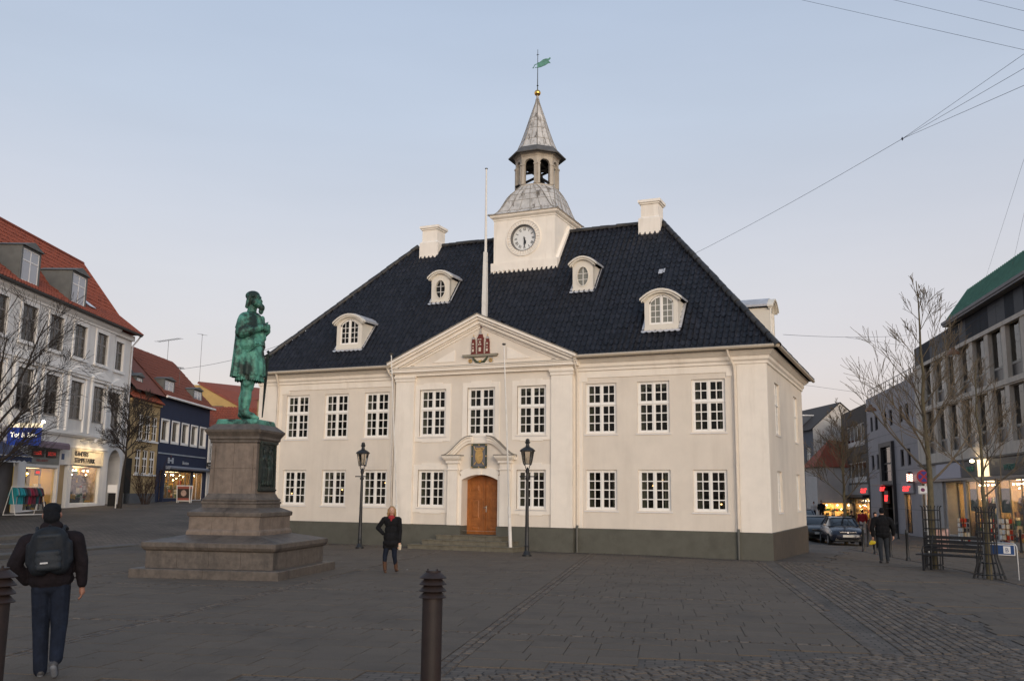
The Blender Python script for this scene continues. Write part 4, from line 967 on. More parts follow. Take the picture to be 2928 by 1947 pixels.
# backpack (worn, its own thing)
m_pack = mat('backpack_nylon', (.009,.012,.017), .7, var=.35, vs=9, bump=.3, bs=25, spec=.25); m_pack2 = mat('backpack_panel', (.012,.017,.024), .7, var=.3, vs=8, bump=.3, bs=30)
bp = thing('backpack', 'dark blue nylon backpack on the back of the man in the cap', 'backpack', (-4.065,-24.067,0), R(202))
bp.matrix_basis = walker.matrix_basis.copy()
figure('bag_body', [('e',(0,.19,1.48),(.18,.09,.12),0),('c',(-.10,.20,1.18),(-.09,.19,1.46),.11,.10,0),('c',(.10,.20,1.18),(.09,.19,1.46),.11,.10,0),('e',(0,.20,1.30),(.20,.12,.20),0),('c',(-.19,.2,1.22),(-.19,.2,1.40),.05,.045,0),('c',(.19,.2,1.22),(.19,.2,1.40),.05,.045,0)], [m_pack], .014, bp)
figure('front_pocket', [('c',(-.09,.30,1.17),(.09,.30,1.17),.045,.045,0),('c',(-.09,.305,1.31),(.09,.305,1.31),.04,.04,0),('e',(0,.31,1.24),(.14,.036,.10),0),('c',(-.10,.255,1.49),(.10,.255,1.49),.03,.03,0)], [m_pack2], .012, bp)
MB().box(.0,.075,.352,.362,1.205,1.222).build('reflector_patch', mat('patch_grey', (.42,.43,.45), .5), bp)
for s in (-1, 1): MB().tube([(s*.12,.20,1.52),(s*.14,.06,1.585),(s*.15,-.06,1.56)], .022, 6).build('strap', m_pack, bp, 50)
MB().tube([(-.05,.19,1.55),(0,.19,1.61),(.05,.19,1.55)], .012, 6).build('grab_loop', m_pack, bp, 50)

# ---- woman in the black coat
m_hair = mat('blond_hair', (.33,.20,.09), .7, var=.3, vs=30, bump=.4, bs=60); m_scarf = mat('red_scarf', (.30,.02,.025), .85, var=.2, vs=30); m_boot = mat('brown_boot', (.085,.038,.018), .6, var=.25, vs=18)
m_dk = mat('feature_dark', (.05,.025,.02), .6); m_lip = mat('lips', (.35,.11,.09), .5)
wm = [
 ('e',(0,-.02,1.50),(.066,.082,.098),0), ('e',(0,.015,1.535),(.086,.088,.088),2), ('c',(-.075,.0,1.52),(-.085,.0,1.42),.036,.022,2), ('c',(.075,.0,1.52),(.08,.0,1.43),.036,.022,2), ('c',(-.08,.02,1.45),(-.13,.03,1.43),.022,.008,2), ('e',(0,.06,1.45),(.09,.05,.10),2), ('c',(-.085,.01,1.46),(-.10,.01,1.37),.03,.016,2), ('c',(.085,.01,1.46),(.10,.0,1.37),.03,.016,2),
 ('e',(0,-.104,1.495),(.011,.016,.020),0), ('e',(-.026,-.089,1.517),(.012,.008,.006),4), ('e',(.026,-.089,1.517),(.012,.008,.006),4), ('e',(0,-.094,1.453),(.022,.008,.007),6),
 ('c',(0,0,1.33),(0,-.01,1.43),.05,.045,0), ('c',(-.03,-.06,1.345),(.03,-.06,1.345),.05,.05,3), ('c',(0,-.095,1.33),(.0,-.10,1.25),.035,.022,3),
 ('e',(0,.01,1.36),(.085,.075,.045),1), ('e',(0,0,1.22),(.185,.125,.16),1), ('e',(0,0,1.04),(.165,.12,.16),1), ('e',(0,0,.86),(.19,.135,.18),1), ('e',(0,0,.72),(.205,.145,.12),1), ('c',(-.12,0,.64),(.12,0,.64),.085,.085,1),
 ('e',(-.155,0,1.30),(.075,.075,.065),1), ('e',(.155,0,1.30),(.075,.075,.065),1),
 ('c',(-.19,0,1.29),(-.335,.03,1.08),.062,.055,1), ('c',(-.335,.03,1.08),(-.19,-.07,.95),.055,.046,1),
 ('c',(.19,0,1.29),(.215,.02,1.02),.062,.055,1), ('c',(.215,.02,1.02),(.215,-.02,.76),.055,.044,1),
 ('c',(-.09,0,.66),(-.135,-.01,.40),.078,.060,5), ('c',(-.135,-.01,.40),(-.14,.0,.24),.058,.050,5),
 ('c',(.085,0,.66),(.10,-.03,.40),.078,.060,5), ('c',(.10,-.03,.40),(.125,.03,.22),.058,.048,5),
 ('c',(-.14,.0,.27),(-.125,.01,.07),.054,.042,7), ('c',(-.125,.01,.04),(-.10,-.12,.03),.038,.030,7),
 ('c',(.125,.03,.26),(.145,.05,.08),.054,.042,7), ('c',(.145,.05,.06),(.185,-.08,.075),.040,.030,7),
]+hand((.215,-.02,.745),(.215,-.03,.60),1,0,1.0)
woman = figure('person', wm, [m_skin, m_blackcloth, m_hair, m_scarf, m_dk, m_jeans, m_lip, m_boot], .0085, None, (-7.85,-10.768,-.004), R(27), 3, 1.03)
tag(woman, 'blonde woman in a black coat, red scarf and brown boots walking', 'person', 'people on the square')
wc = Matrix.Rotation(R(27),4,'Z') @ Vector((.225*1.03,-.04*1.03,0))
MB().lathe([(.0,.0),(.034,.005),(.037,.02),(.042,.14),(.0,.14)], 14, (0,0,0)).build('paper_bag', mat('cream_paper', (.62,.52,.38), .8, var=.08), None, 40, (-7.85+wc.x,-10.768+wc.y,.565))
tag(bpy.data.objects['paper_bag'], 'small cream paper bag in the hand of the blonde woman', 'bag')

# ---- man walking away on the right, with a yellow bag
m2p = (3.3, 1.2)
m_washed = mat('washed_jeans', (.020,.024,.030), .85, var=.25, vs=12, bump=.2, bs=60)
mn = [
 ('e',(0,-.01,1.645),(.08,.10,.115),3), ('e',(0,-.05,1.62),(.07,.075,.09),0), ('c',(0,0,1.45),(0,0,1.58),.06,.055,0),
 ('e',(0,.0,1.47),(.11,.09,.07),1), ('e',(0,0,1.27),(.235,.16,.22),1), ('e',(0,0,1.06),(.235,.16,.22),1), ('e',(0,0,.90),(.23,.16,.14),1), ('e',(-.19,0,1.38),(.11,.10,.09),1), ('e',(.19,0,1.38),(.11,.10,.09),1),
 ('c',(-.25,0,1.36),(-.34,.02,1.10),.085,.072,1), ('c',(-.34,.02,1.10),(-.33,-.04,.90),.070,.055,1), ('c',(.25,0,1.36),(.33,.03,1.10),.085,.072,1), ('c',(.33,.03,1.10),(.30,-.03,.86),.070,.055,1),
 ('c',(-.09,0,.86),(-.11,-.05,.47),.095,.072,2), ('c',(-.11,-.05,.47),(-.11,.03,.10),.070,.058,2), ('c',(.09,0,.86),(.10,.02,.47),.095,.072,2), ('c',(.10,.02,.47),(.105,.12,.12),.070,.058,2),
 ('c',(-.11,.04,.05),(-.115,-.12,.04),.045,.04,4), ('c',(.105,.13,.06),(.11,-.02,.04),.045,.04,4)]+hand((.30,-.03,.82),(.30,-.04,.68),1,0,1)+hand((-.33,-.045,.86),(-.33,-.06,.72),-1,0,1)
man2 = figure('person', mn, [m_skin, m_blackcloth, m_washed, m_capcloth, m_shoe], .012, None, (m2p[0], m2p[1], T(*m2p)), R(195), 3, 1.0)
tag(man2, 'man in black jacket and faded jeans walking away past the bollards', 'person', 'people on the square')
yb = Matrix.Rotation(R(195),4,'Z') @ Vector((.31,-.05,0))
ybag = figure('shopping_bag', [('e',(0,0,-.06),(.10,.04,.07),0),('e',(-.05,0,-.10),(.07,.035,.045),0),('c',(0,0,0),(0,0,.06),.02,.012,0)], [mat('yellow_plastic', (.62,.45,.02), .4, var=.15, vs=9)], .012, None, (m2p[0]+yb.x, m2p[1]+yb.y, T(*m2p)+.70))
tag(ybag, 'crumpled yellow plastic bag in the hand of the man by the bollards', 'bag')

# ================================================================== monument
e1v = Vector((-.968,-.250)); MC = (-11.022,-12.749); MA = R(14.5)
m_gran = mat('brown_granite', (.165,.128,.102), .62, var=.24, vs=7, bump=.15, bs=60, dirt=(.035,.030,.027), ds=1.4, da=.85, streak=True, spec=.5)
m_gran2 = mat('weathered_granite', (.100,.083,.070), .55, var=.32, vs=8, bump=.2, bs=50, dirt=(.022,.020,.019), ds=1.8, da=.85, spec=.5, streak=True)
mon = thing('monument_pedestal', 'brown granite stepped pedestal carrying the bronze statue', 'pedestal', (MC[0],MC[1],0), MA)
def tier(h, prof, nm, m, nx=3, ny=3, gap=.006):
    """a course of granite blocks: each a stretch of the profile between two upright joints"""
    zs = [z for _, z in prof]
    for s in range(4):
        M = Matrix.Rotation(s*PI/2, 4, 'Z')
        n = nx if s % 2 == 0 else ny
        for i in range(n):
            mb = MB(); a = -1+2*i/n; b = -1+2*(i+1)/n; ring0 = []; ring1 = []
            for o, z in prof:
                xa = a*(h+o) if i == 0 else a*h+gap/2; xb = b*(h+o) if i == n-1 else b*h-gap/2
                ring0.append((xa, -(h+o), z)); ring1.append((xb, -(h+o), z))
            dep = max(min(.25, h*.4), .03-min(o for o, _ in prof))
            ya = -(h-dep)
            k = len(prof)
            ia = a*(h-dep) if i == 0 else a*h+gap/2; ib = b*(h-dep) if i == n-1 else b*h-gap/2
            vs = ring0+ring1+[(ia,ya,zs[0]),(ib,ya,zs[0]),(ia,ya,zs[-1]),(ib,ya,zs[-1])]
            fs = [(j, k+j, k+j+1, j+1) for j in range(k-1)]+[(k-1, 2*k-1, 2*k+3, 2*k+2), (2*k, 2*k+1, k, 0), tuple(list(range(k))+[2*k+2, 2*k]), tuple([2*k+1, 2*k+3]+list(range(2*k-1, k-1, -1)))]
            mb.add(vs, fs, 0, M).build(nm, m, mon)
tier(1.843, [(0,-.2),(0,.19),(-.015,.205),(-.30,.215)], 'granite_block', m_gran2, 2, 2)
tier(1.586, [(0,.2),(0,.612)], 'granite_block', m_gran2, 4, 4)
tier(1.60, [(.0,.605),(.045,.64),(.075,.70),(.075,.79),(.06,.806),(-.66,.955)], 'granite_slab', m_gran2, 2, 2)
tier(.94, [(.01,.94),(.01,1.02),(.0,1.05),(-.03,1.085),(-.03,1.39)], 'granite_block', m_gran, 3, 3)
tier(.915, [(0,1.385),(.035,1.40),(.04,1.47),(.035,1.495),(-.20,1.60)], 'granite_slab', m_gran2, 2, 2)
tier(.70, [(.01,1.59),(.01,1.68),(.03,1.70),(.03,1.74),(.0,1.755),(.015,1.775),(.015,1.80),(-.03,1.83),(-.085,1.94)], 'granite_base', m_gran2, 1, 1)
tier(.60, [(.012,1.93),(.0,2.55)], 'granite_block', m_gran, 2, 2); tier(.60, [(0,2.556),(-.008,3.17)], 'granite_block', m_gran, 2, 2)
tier(.595, [(0,3.17),(.03,3.20),(.03,3.24),(.065,3.28),(.065,3.33),(.08,3.36),(.14,3.45),(.15,3.50),(.13,3.515),(-.03,3.645)], 'granite_cornice', m_gran2, 1, 1)
MB().box(-.55,.55,-.55,.55,1.9,3.6).box(-1.3,1.3,-1.3,1.3,.0,.80).box(-.7,.7,-.7,.7,.8,1.58).build('core', m_gran2, mon)
# bronze relief on the front (faces +x locally) and thin corner mouldings on the near side
m_brz = mat('dark_bronze', (.022,.030,.028), .55, metal=.4, var=.4, vs=6, bump=.3, bs=20, dirt=(.06,.12,.10), ds=4, da=.4)
rel = link('bronze_relief', None, mon, (.603,0,2.05))
MB().plate(-.46,.46,0,1.18,[(-.40,.40,.05,1.12)],-.05,.0,0,Matrix.Rotation(PI/2,4,'Z')).build('relief_frame', m_brz, rel)
MB().box(-.0,.012,-.42,.42,.03,1.14).build('relief_ground', m_brz, rel)
MB().sweep(-.02,.05,-.46,.46,[(0,-.06),(.03,-.03),(.03,.0)]).build('relief_shelf', m_brz, rel)
pr = []
for cx in (-.18,.14): pr += [('e',(0.02,cx,.92),(.05,.07,.09),0),('e',(.02,cx,.66),(.06,.13,.22),0),('c',(.02,cx-.05,.5),(.02,cx-.08,.12),.07,.05,0),('c',(.02,cx+.05,.5),(.02,cx+.08,.12),.07,.05,0),('c',(.03,cx-.1,.75),(.06,cx+.06,.6),.045,.035,0)]
pr += [('c',(.01,-.34,.2),(.01,-.3,1.0),.03,.02,0),('c',(.01,.34,.15),(.01,.32,1.0),.03,.02,0),('c',(.01,-.3,1.0),(.01,0,1.09),.03,.02,0),('c',(.01,.0,1.09),(.01,.32,1.0),.02,.03,0)]
figure('relief_figures', pr, [m_brz], .018, rel)
pl = MB()
for x in (-.50, .50): pl.box(x-.012,x+.012,-.622,-.598,2.0,3.12)
pl.build('corner_moulding', m_gran, mon)
# run-off stains below the relief are part of the stone colour
# ---- statue
m_stat = mat('verdigris_bronze', (.085,.275,.21), .58, metal=.1, var=.45, vs=5, bump=.5, bs=22, dirt=(.010,.020,.017), ds=1.9, da=.98)
_r = [n for n in m_stat.node_tree.nodes if n.type == 'VALTORGB'][1]; _r.color_ramp.elements[0].position = .44; _r.color_ramp.elements[1].position = .58
stt = thing('bronze_statue', 'green bronze statue of a bearded man with folded hands and sword', 'statue', (MC[0],MC[1],3.64), MA+PI/2)
MB().sweep(-.53,.53,-.53,.53,[(.02,0),(.02,.02),(.0,.10),(-.02,.13)]).build('bronze_plinth', m_stat, stt)
S = 1.961
def skirt(z0, z1, r0, r1, n=48, folds=13, amp=.02, yo0=0, yo1=0):
    m = MB(); rings = []
    for t in range(7):
        u = t/6; z = z0+(z1-z0)*u; rx = r0[0]+(r1[0]-r0[0])*u; ry = r0[1]+(r1[1]-r0[1])*u; rings.append([])
        for k in range(n):
            a = 2*PI*k/n; f = 1+amp*(1-u)*4*math.sin(folds*a+1.3*math.sin(2*a))*.5
            rings[-1].append((rx*f*math.cos(a), yo0+(yo1-yo0)*u+ry*f*math.sin(a), z+(.022*abs(math.sin(folds*a/2)) if t == 0 else 0)))
    return ('m', m.loft(rings, True))
st = [
 # head, cap, face, beard
 ('e',(0,-.01,1.605),(.074,.090,.110),0), ('e',(0,.012,1.655),(.086,.100,.070),0), ('c',(-.062,.03,1.62),(-.066,.055,1.50),.034,.026,0), ('c',(.062,.03,1.62),(.066,.055,1.50),.034,.026,0), ('c',(-.045,-.078,1.638),(.045,-.078,1.638),.016,.016,0), ('c',(-.08,-.03,1.64),(.08,-.03,1.64),.02,.02,0),
 ('c',(0,-.098,1.615),(0,-.118,1.575),.010,.016,0), ('e',(0,-.090,1.525),(.056,.045,.045),0), ('e',(0,-.125,1.490),(.044,.038,.050),0), ('e',(0,-.115,1.445),(.036,.032,.045),0), ('c',(-.03,-.108,1.552),(.03,-.108,1.552),.012,.012,0),
 ('e',(-.03,-.090,1.615),(.014,.008,.009),0), ('e',(.03,-.090,1.615),(.014,.008,.009),0), ('e',(-.06,-.05,1.56),(.03,.04,.05),0), ('e',(.06,-.05,1.56),(.03,.04,.05),0),
 ('c',(0,.025,1.38),(0,.0,1.53),.065,.058,0),
 ('e',(0,.02,1.35),(.185,.125,.085),0), ('e',(-.16,.02,1.31),(.085,.10,.10),0), ('e',(.16,.02,1.31),(.085,.10,.10),0),
 ('e',(0,-.01,1.22),(.185,.145,.20),0), ('e',(0,-.025,1.04),(.180,.150,.15),0), ('c',(-.09,-.02,1.0),(.09,-.02,1.0),.135,.135,0),
 ('c',(-.05,-.11,1.36),(.02,-.155,1.08),.035,.04,0), ('c',(.06,-.11,1.36),(.03,-.155,1.08),.035,.04,0),
 ('c',(-.21,.03,1.29),(-.25,.03,1.12),.072,.075,0), ('c',(-.25,.03,1.12),(-.10,-.17,1.21),.070,.046,0), ('c',(-.245,.0,1.13),(-.20,-.07,1.16),.078,.070,0), ('c',(.21,.03,1.29),(.25,.03,1.12),.072,.075,0), ('c',(.25,.03,1.12),(.08,-.18,1.19),.070,.046,0),
 ('e',(-.03,-.195,1.235),(.05,.03,.048),0), ('e',(.04,-.20,1.215),(.05,.03,.045),0),
 ('c',(-.06,-.215,1.25),(.05,-.228,1.265),.012,.010,0), ('c',(-.06,-.218,1.225),(.06,-.23,1.238),.012,.010,0), ('c',(-.05,-.216,1.20),(.06,-.228,1.21),.012,.010,0), ('c',(-.05,-.208,1.178),(.05,-.218,1.187),.011,.009,0), ('c',(-.03,-.205,1.27),(.03,-.21,1.30),.013,.010,0),
 ('c',(-.15,-.02,.985),(.15,-.02,.985),.05,.05,0),
 ('c',(-.08,-.02,.66),(-.09,-.03,.42),.085,.068,0), ('c',(-.09,-.03,.42),(-.095,-.02,.30),.060,.066,0), ('c',(-.095,-.02,.30),(-.10,-.01,.09),.070,.050,0), ('e',(-.09,-.065,.43),(.060,.045,.06),0), ('c',(-.13,-.04,.475),(-.05,-.04,.475),.062,.062,0),
 ('c',(.09,.07,.66),(.09,.08,.42),.085,.068,0), ('c',(.09,.08,.42),(.09,.10,.30),.060,.066,0), ('c',(.09,.10,.30),(.09,.11,.09),.070,.050,0), ('e',(.09,.045,.43),(.060,.045,.06),0),
 ('c',(-.10,.0,.085),(-.105,-.12,.052),.050,.047,0), ('c',(-.105,-.12,.045),(-.11,-.20,.025),.046,.022,0), ('c',(-.10,.01,.12),(-.10,-.02,.10),.056,.058,0), ('c',(.09,.12,.085),(.115,.02,.052),.050,.047,0), ('c',(.115,.02,.045),(.13,-.05,.025),.046,.022,0),
]
figure('body', st, [m_stat], .0095, stt, (0,0,.125), 0, 1, S)
def drape(name, prof, n=84, folds=14, amp=.05, scal=.02, ns=26, th=.012, yo=0.0, seed=1.0, back=0.0):
    """a hanging garment: rings of (rx, ry, z); folds deepen towards the scalloped hem"""
    m = MB(); out = []; inn = []; K = len(prof)
    for t, (rx, ry, z) in enumerate(prof):
        w = (t/(K-1))**1.3; ro = []; ri = []
        for k in range(n):
            a = 2*PI*k/n; f = 1+amp*w*(math.sin(folds*a+1.7*math.sin(2*a+seed))*.7+.3*math.sin(5*a+seed))
            hem = -scal*abs(math.sin(ns*a/2)) if t == K-1 else 0
            yb = yo+back*w*max(0, math.sin(a))
            ro.append((rx*f*math.cos(a)*S, (yb+ry*f*math.sin(a))*S, (z+hem)*S)); ri.append(((rx-th)*f*math.cos(a)*S, (yb+(ry-th)*f*math.sin(a))*S, (z+hem)*S))
        out.append(ro); inn.append(ri)
    m.loft(out+inn[::-1], False).build(name, m_stat, stt, 70, (0,0,.125))
drape('cape', [(.075,.075,1.43),(.12,.095,1.42),(.18,.125,1.385),(.23,.152,1.32),(.248,.163,1.25),(.258,.170,1.215)], 84, 9, .05, .022, 26, .012, .02, 1.0)
drape('tunic', [(.165,.148,1.00),(.182,.160,.92),(.198,.172,.82),(.210,.182,.72),(.220,.190,.60)], 96, 13, .10, .024, 24, .012, -.005, 2.0, .03)
drape('mail_shirt', [(.185,.165,.72),(.195,.172,.62),(.20,.176,.535)], 96, 19, .06, .03, 34, .012, -.005, .4)
drape('back_cloak', [(.17,.10,1.22),(.185,.10,1.05),(.20,.105,.85),(.212,.112,.68),(.22,.116,.56)], 84, 11, .14, .0, 20, .012, .095, 3.0)
drape('belt', [(.178,.164,1.025),(.184,.170,1.005),(.180,.166,.985)], 60, 3, .01, .0, 2, .02, -.008)
M = Matrix.Translation((0,0,.125))
MB().tube([(.44,-.28,1.9),(.46,-.24,1.1),(.47,-.20,.25)], [.045,.04,.018], 6).lathe([(0,-.05),(.05,0),(0,.05)], 8, (.44,-.285,1.96)).tube([(.44,-.40,1.84),(.44,-.16,1.86)], .02, 6).build('sword', m_brz, stt, 50)
MB().tube([(-.44,-.36,2.02),(-.34,-.02,1.80)], [.04,.025], 6).lathe([(0,-.05),(.045,0),(0,.05)], 8, (-.45,-.39,2.04)).build('dagger', m_stat, stt, 50)

# ================================================================== street lamps
m_lampglass = glass('lamp_glass', (.80,.76,.70), 1.3, .12)
def lamp(x, y, label):
    l = thing('street_lamp', label, 'lamp', (x,y,T(x,y)), R(20), 'old street lamps before the town hall')
    MB().lathe([(.155,0),(.155,.05),(.13,.07),(.11,.13),(.075,.17),(.07,.30),(.085,.32),(.07,.35),(.062,.9),(.05,2.2),(.045,2.45),(.07,2.47),(.075,2.53),(.05,2.55),(.045,2.68),(.065,2.70),(.07,2.78),(.03,2.84),(.02,2.88)], 14).build('post', m_iron, l, 35)
    MB().tube([(-.23,0,2.575),(.23,0,2.575)], .02, 6).lathe([(0,-.03),(.035,0),(0,.03)], 8, (-.235,0,2.575)).lathe([(0,-.03),(.035,0),(0,.03)], 8, (.235,0,2.575)).build('ladder_bar', m_iron, l, 50)
    fk = MB()
    for k in range(4):
        a = PI/2*k+PI/4; c, s = math.cos(a), math.sin(a)
        fk.tube([(c*.03,s*.03,2.80),(c*.08,s*.08,2.84),(c*.105,s*.105,2.92),(c*.12,s*.12,2.99),(c*.155,s*.155,2.98),(c*.15,s*.15,2.94)], .011, 5)
    fk.build('fork', m_iron, l, 50)
    gl = [(.135,3.0),(.215,3.41)]
    MB().lathe(gl, 6, (0,0,0), 0, None, False).build('lantern_glass', m_lampglass, l)
    fr = MB().lathe([(.15,2.975),(.15,3.0),(.13,3.005),(.0,3.006)], 6).lathe([(.255,3.40),(.255,3.425),(.2,3.43)], 6)
    for k in range(6):
        a = PI/3*k; fr.tube([(.138*math.cos(a),.138*math.sin(a),2.99),(.22*math.cos(a),.22*math.sin(a),3.42)], .011, 4)
    fr.build('lantern_frame', m_iron, l)
    MB().lathe([(.26,3.42),(.255,3.44),(.20,3.49),(.13,3.53),(.075,3.56),(.06,3.60),(.058,3.66),(.085,3.68),(.09,3.71),(.06,3.73),(.07,3.76),(.06,3.80),(.02,3.825),(.0,3.83)], 14).build('lantern_roof', m_iron, l, 40)
    MB().lathe([(.03,3.0),(.035,3.06),(.05,3.08),(.045,3.20),(.0,3.24)], 10).build('burner', m_white, l, 40)
lamp(-14.25, -2.36, 'black iron street lamp left of the blonde woman')
lamp(-7.40, -2.97, 'black iron street lamp right of the entrance steps')

# ================================================================== flagpoles
def flagpole(base, top, r, label, holder=True, grp='white flagpoles in front of the facade'):
    b, t = Vector(base), Vector(top); p = thing('flagpole', label, 'flagpole', tuple(b), 0, grp); d = t-b; n = d.normalized()
    MB().tube([(0,0,0), tuple(d*.5), tuple(d)], [r, r*.85, r*.6], 10).build('pole', m_white, p, 50)
    if holder: MB().tube([(0,0,-.05), tuple(n*1.55)], [r*1.9, r*1.75], 8).build('foot_sleeve', m_white, p, 50); MB().tube([(0.02,-.07,1.2),tuple(n*1.6+Vector((.03,-.06,0))),tuple(n*(d.length*.6)+Vector((.06,-.05,0))),tuple(d*.98)], .006, 4).build('halyard', m_white, p)
    MB().lathe([(0,-.02),(.05,-.0),(.075,.03),(.06,.06),(0,.075)], 12, tuple(d)).build('truck', mat('pole_cap', (.07,.06,.05), .6), p, 50)
flagpole((-8.722,-1.30,0), (-9.14,-1.15,7.35), .035, 'slanting white flagpole right of the entrance')
flagpole((-13.379,-1.10,0), (-13.93,-1.12,7.24), .032, 'slanting white flagpole behind the blonde woman')
rp = thing('roof_flagpole', 'tall white flagpole rising behind the pediment apex', 'flagpole', (-11.08,1.2,8.7))
MB().box(-.09,.09,-.09,.09,0,1.0).loft([[(-.09,-.09,1.0),(.09,-.09,1.0),(.09,.09,1.0),(-.09,.09,1.0)],[(-.065,-.065,2.9),(.065,-.065,2.9),(.065,.065,2.9),(-.065,.065,2.9)]]).build('lower_mast', m_white, rp)
MB().tube([(0,0,2.85),(0,0,3.4),(-.02,0,6.4)], [.06,.05,.032], 10).build('upper_mast', m_white, rp, 50)
MB().lathe([(0,0),(.06,.01),(.06,.035),(0,.05)], 10, (-.02,0,6.4)).build('truck', MATS['pole_cap'], rp)

# ================================================================== bollards
m_rust = mat('rusty_brown_steel', (.020,.013,.012), .6, var=.25, vs=9, bump=.1, bs=40, dirt=(.030,.013,.009), ds=4, da=.5)
def ring_bollard(x, y, label, z=0.0):
    b = thing('ringed_bollard', label, 'bollard', (x,y,z), R(10), 'brown ringed bollards in the foreground')
    MB().lathe([(.103,-.3),(.103,.97),(.0,.975)], 28).build('post', m_rust, b, 40)
    for k in range(4):
        z = .955+.064*k; rt = .088 if k < 3 else .076
        MB().lathe([(.10,z+.002),(.138,z),(.140,z+.006),(rt,z+.058),(.06,z+.060)], 32).build('collar', m_rust, b, 30)
    MB().lathe([(.0,1.20),(.076,1.20),(.076,1.222),(.0,1.224)], 24).build('lid', m_rust, b, 30)
    for s in (-1, 1): MB().lathe([(.008,1.22),(.010,1.236),(.0,1.243)], 8, (s*.05,-.02,0)).build('lid_bolt', m_rust, b)
ring_bollard(.125, -23.10, 'brown ringed bollard in the bottom centre foreground')
ring_bollard(-1.975, -26.42, 'brown ringed bollard cut by the left edge, beside the walking man', .16)
def post_bollard(x, y, label, h=1.05):
    b = thing('black_bollard', label, 'bollard', (x,y,T(x,y)), 0, 'black posts along the right street')
    MB().lathe([(.085,-.05),(.085,.06),(.06,.09),(.052,.12),(.046,h-.16),(.06,h-.14),(.06,h-.12),(.046,h-.10),(.05,h-.05),(.035,h-.01),(.0,h)], 12).build('post', m_iron, b, 40)
# ================================================================== right side of the square
RA = R(-75.67); RP = W2(47, 25)
def rframe(name, label, s=0.0, cat='building'):
    dx = Vector((math.cos(RA), math.sin(RA))); p = Vector(RP)-dx*s
    return thing(name, label, cat, (p.x, p.y, 0), RA)
m_conc = mat('pale_concrete', (.56,.49,.41), .85, var=.10, vs=2.5, bump=.15, bs=30, dirt=(.24,.21,.17), ds=1.5, da=.5, streak=True)
m_conc2 = mat('grey_concrete', (.40,.37,.34), .85, var=.10, vs=2.5, bump=.15, bs=30, dirt=(.2,.18,.15), ds=1.5, da=.4)
m_spand = mat('spandrel_panel', (.030,.030,.033), .35, var=.2, vs=3, spec=.5)
m_darkclad = mat('dark_cladding', (.012,.016,.024), .65, var=.25, vs=2, spec=.12)
m_copper = mat('green_copper', (.115,.245,.175), .55, metal=.1, var=.18, vs=2.5, dirt=(.10,.22,.16), ds=3, da=.4)
m_brownint = mat('brown_interior', (.085,.06,.045), .9, var=.3, vs=.8)
m_glass2 = glass('office_glass', (.60,.56,.52), 1.15)
m_shopglass = glass('shop_glass', (.93,.93,.92), .6)
m_alu = mat('anodised_frame', (.16,.155,.15), .4, metal=.5, var=.1)
m_black = mat('black_paint', (.012,.012,.013), .5, var=.2)
e_warm = emis('warm_lamp', (1.0,.72,.36), 9.0); e_lamp = emis('hot_lamp', (1.0,.75,.42), 45.0); e_red = emis('red_neon', (1.0,.03,.03), 1.9); e_white = emis('white_lamp', (1.0,.93,.80), 9.0)
m_shopwall = mat('shop_wall', (.40,.27,.13), .8, var=.12, vs=1.5); m_shopfloor = mat('shop_floor', (.16,.12,.085), .5, var=.2)
m_ware = [mat('ware_%d' % i, c, .6, var=.25, vs=9) for i, c in enumerate(((.80,.72,.55),(.45,.05,.03),(.70,.45,.06),(.05,.06,.09),(.80,.80,.76),(.04,.18,.07),(.16,.08,.03),(.03,.025,.02)))]
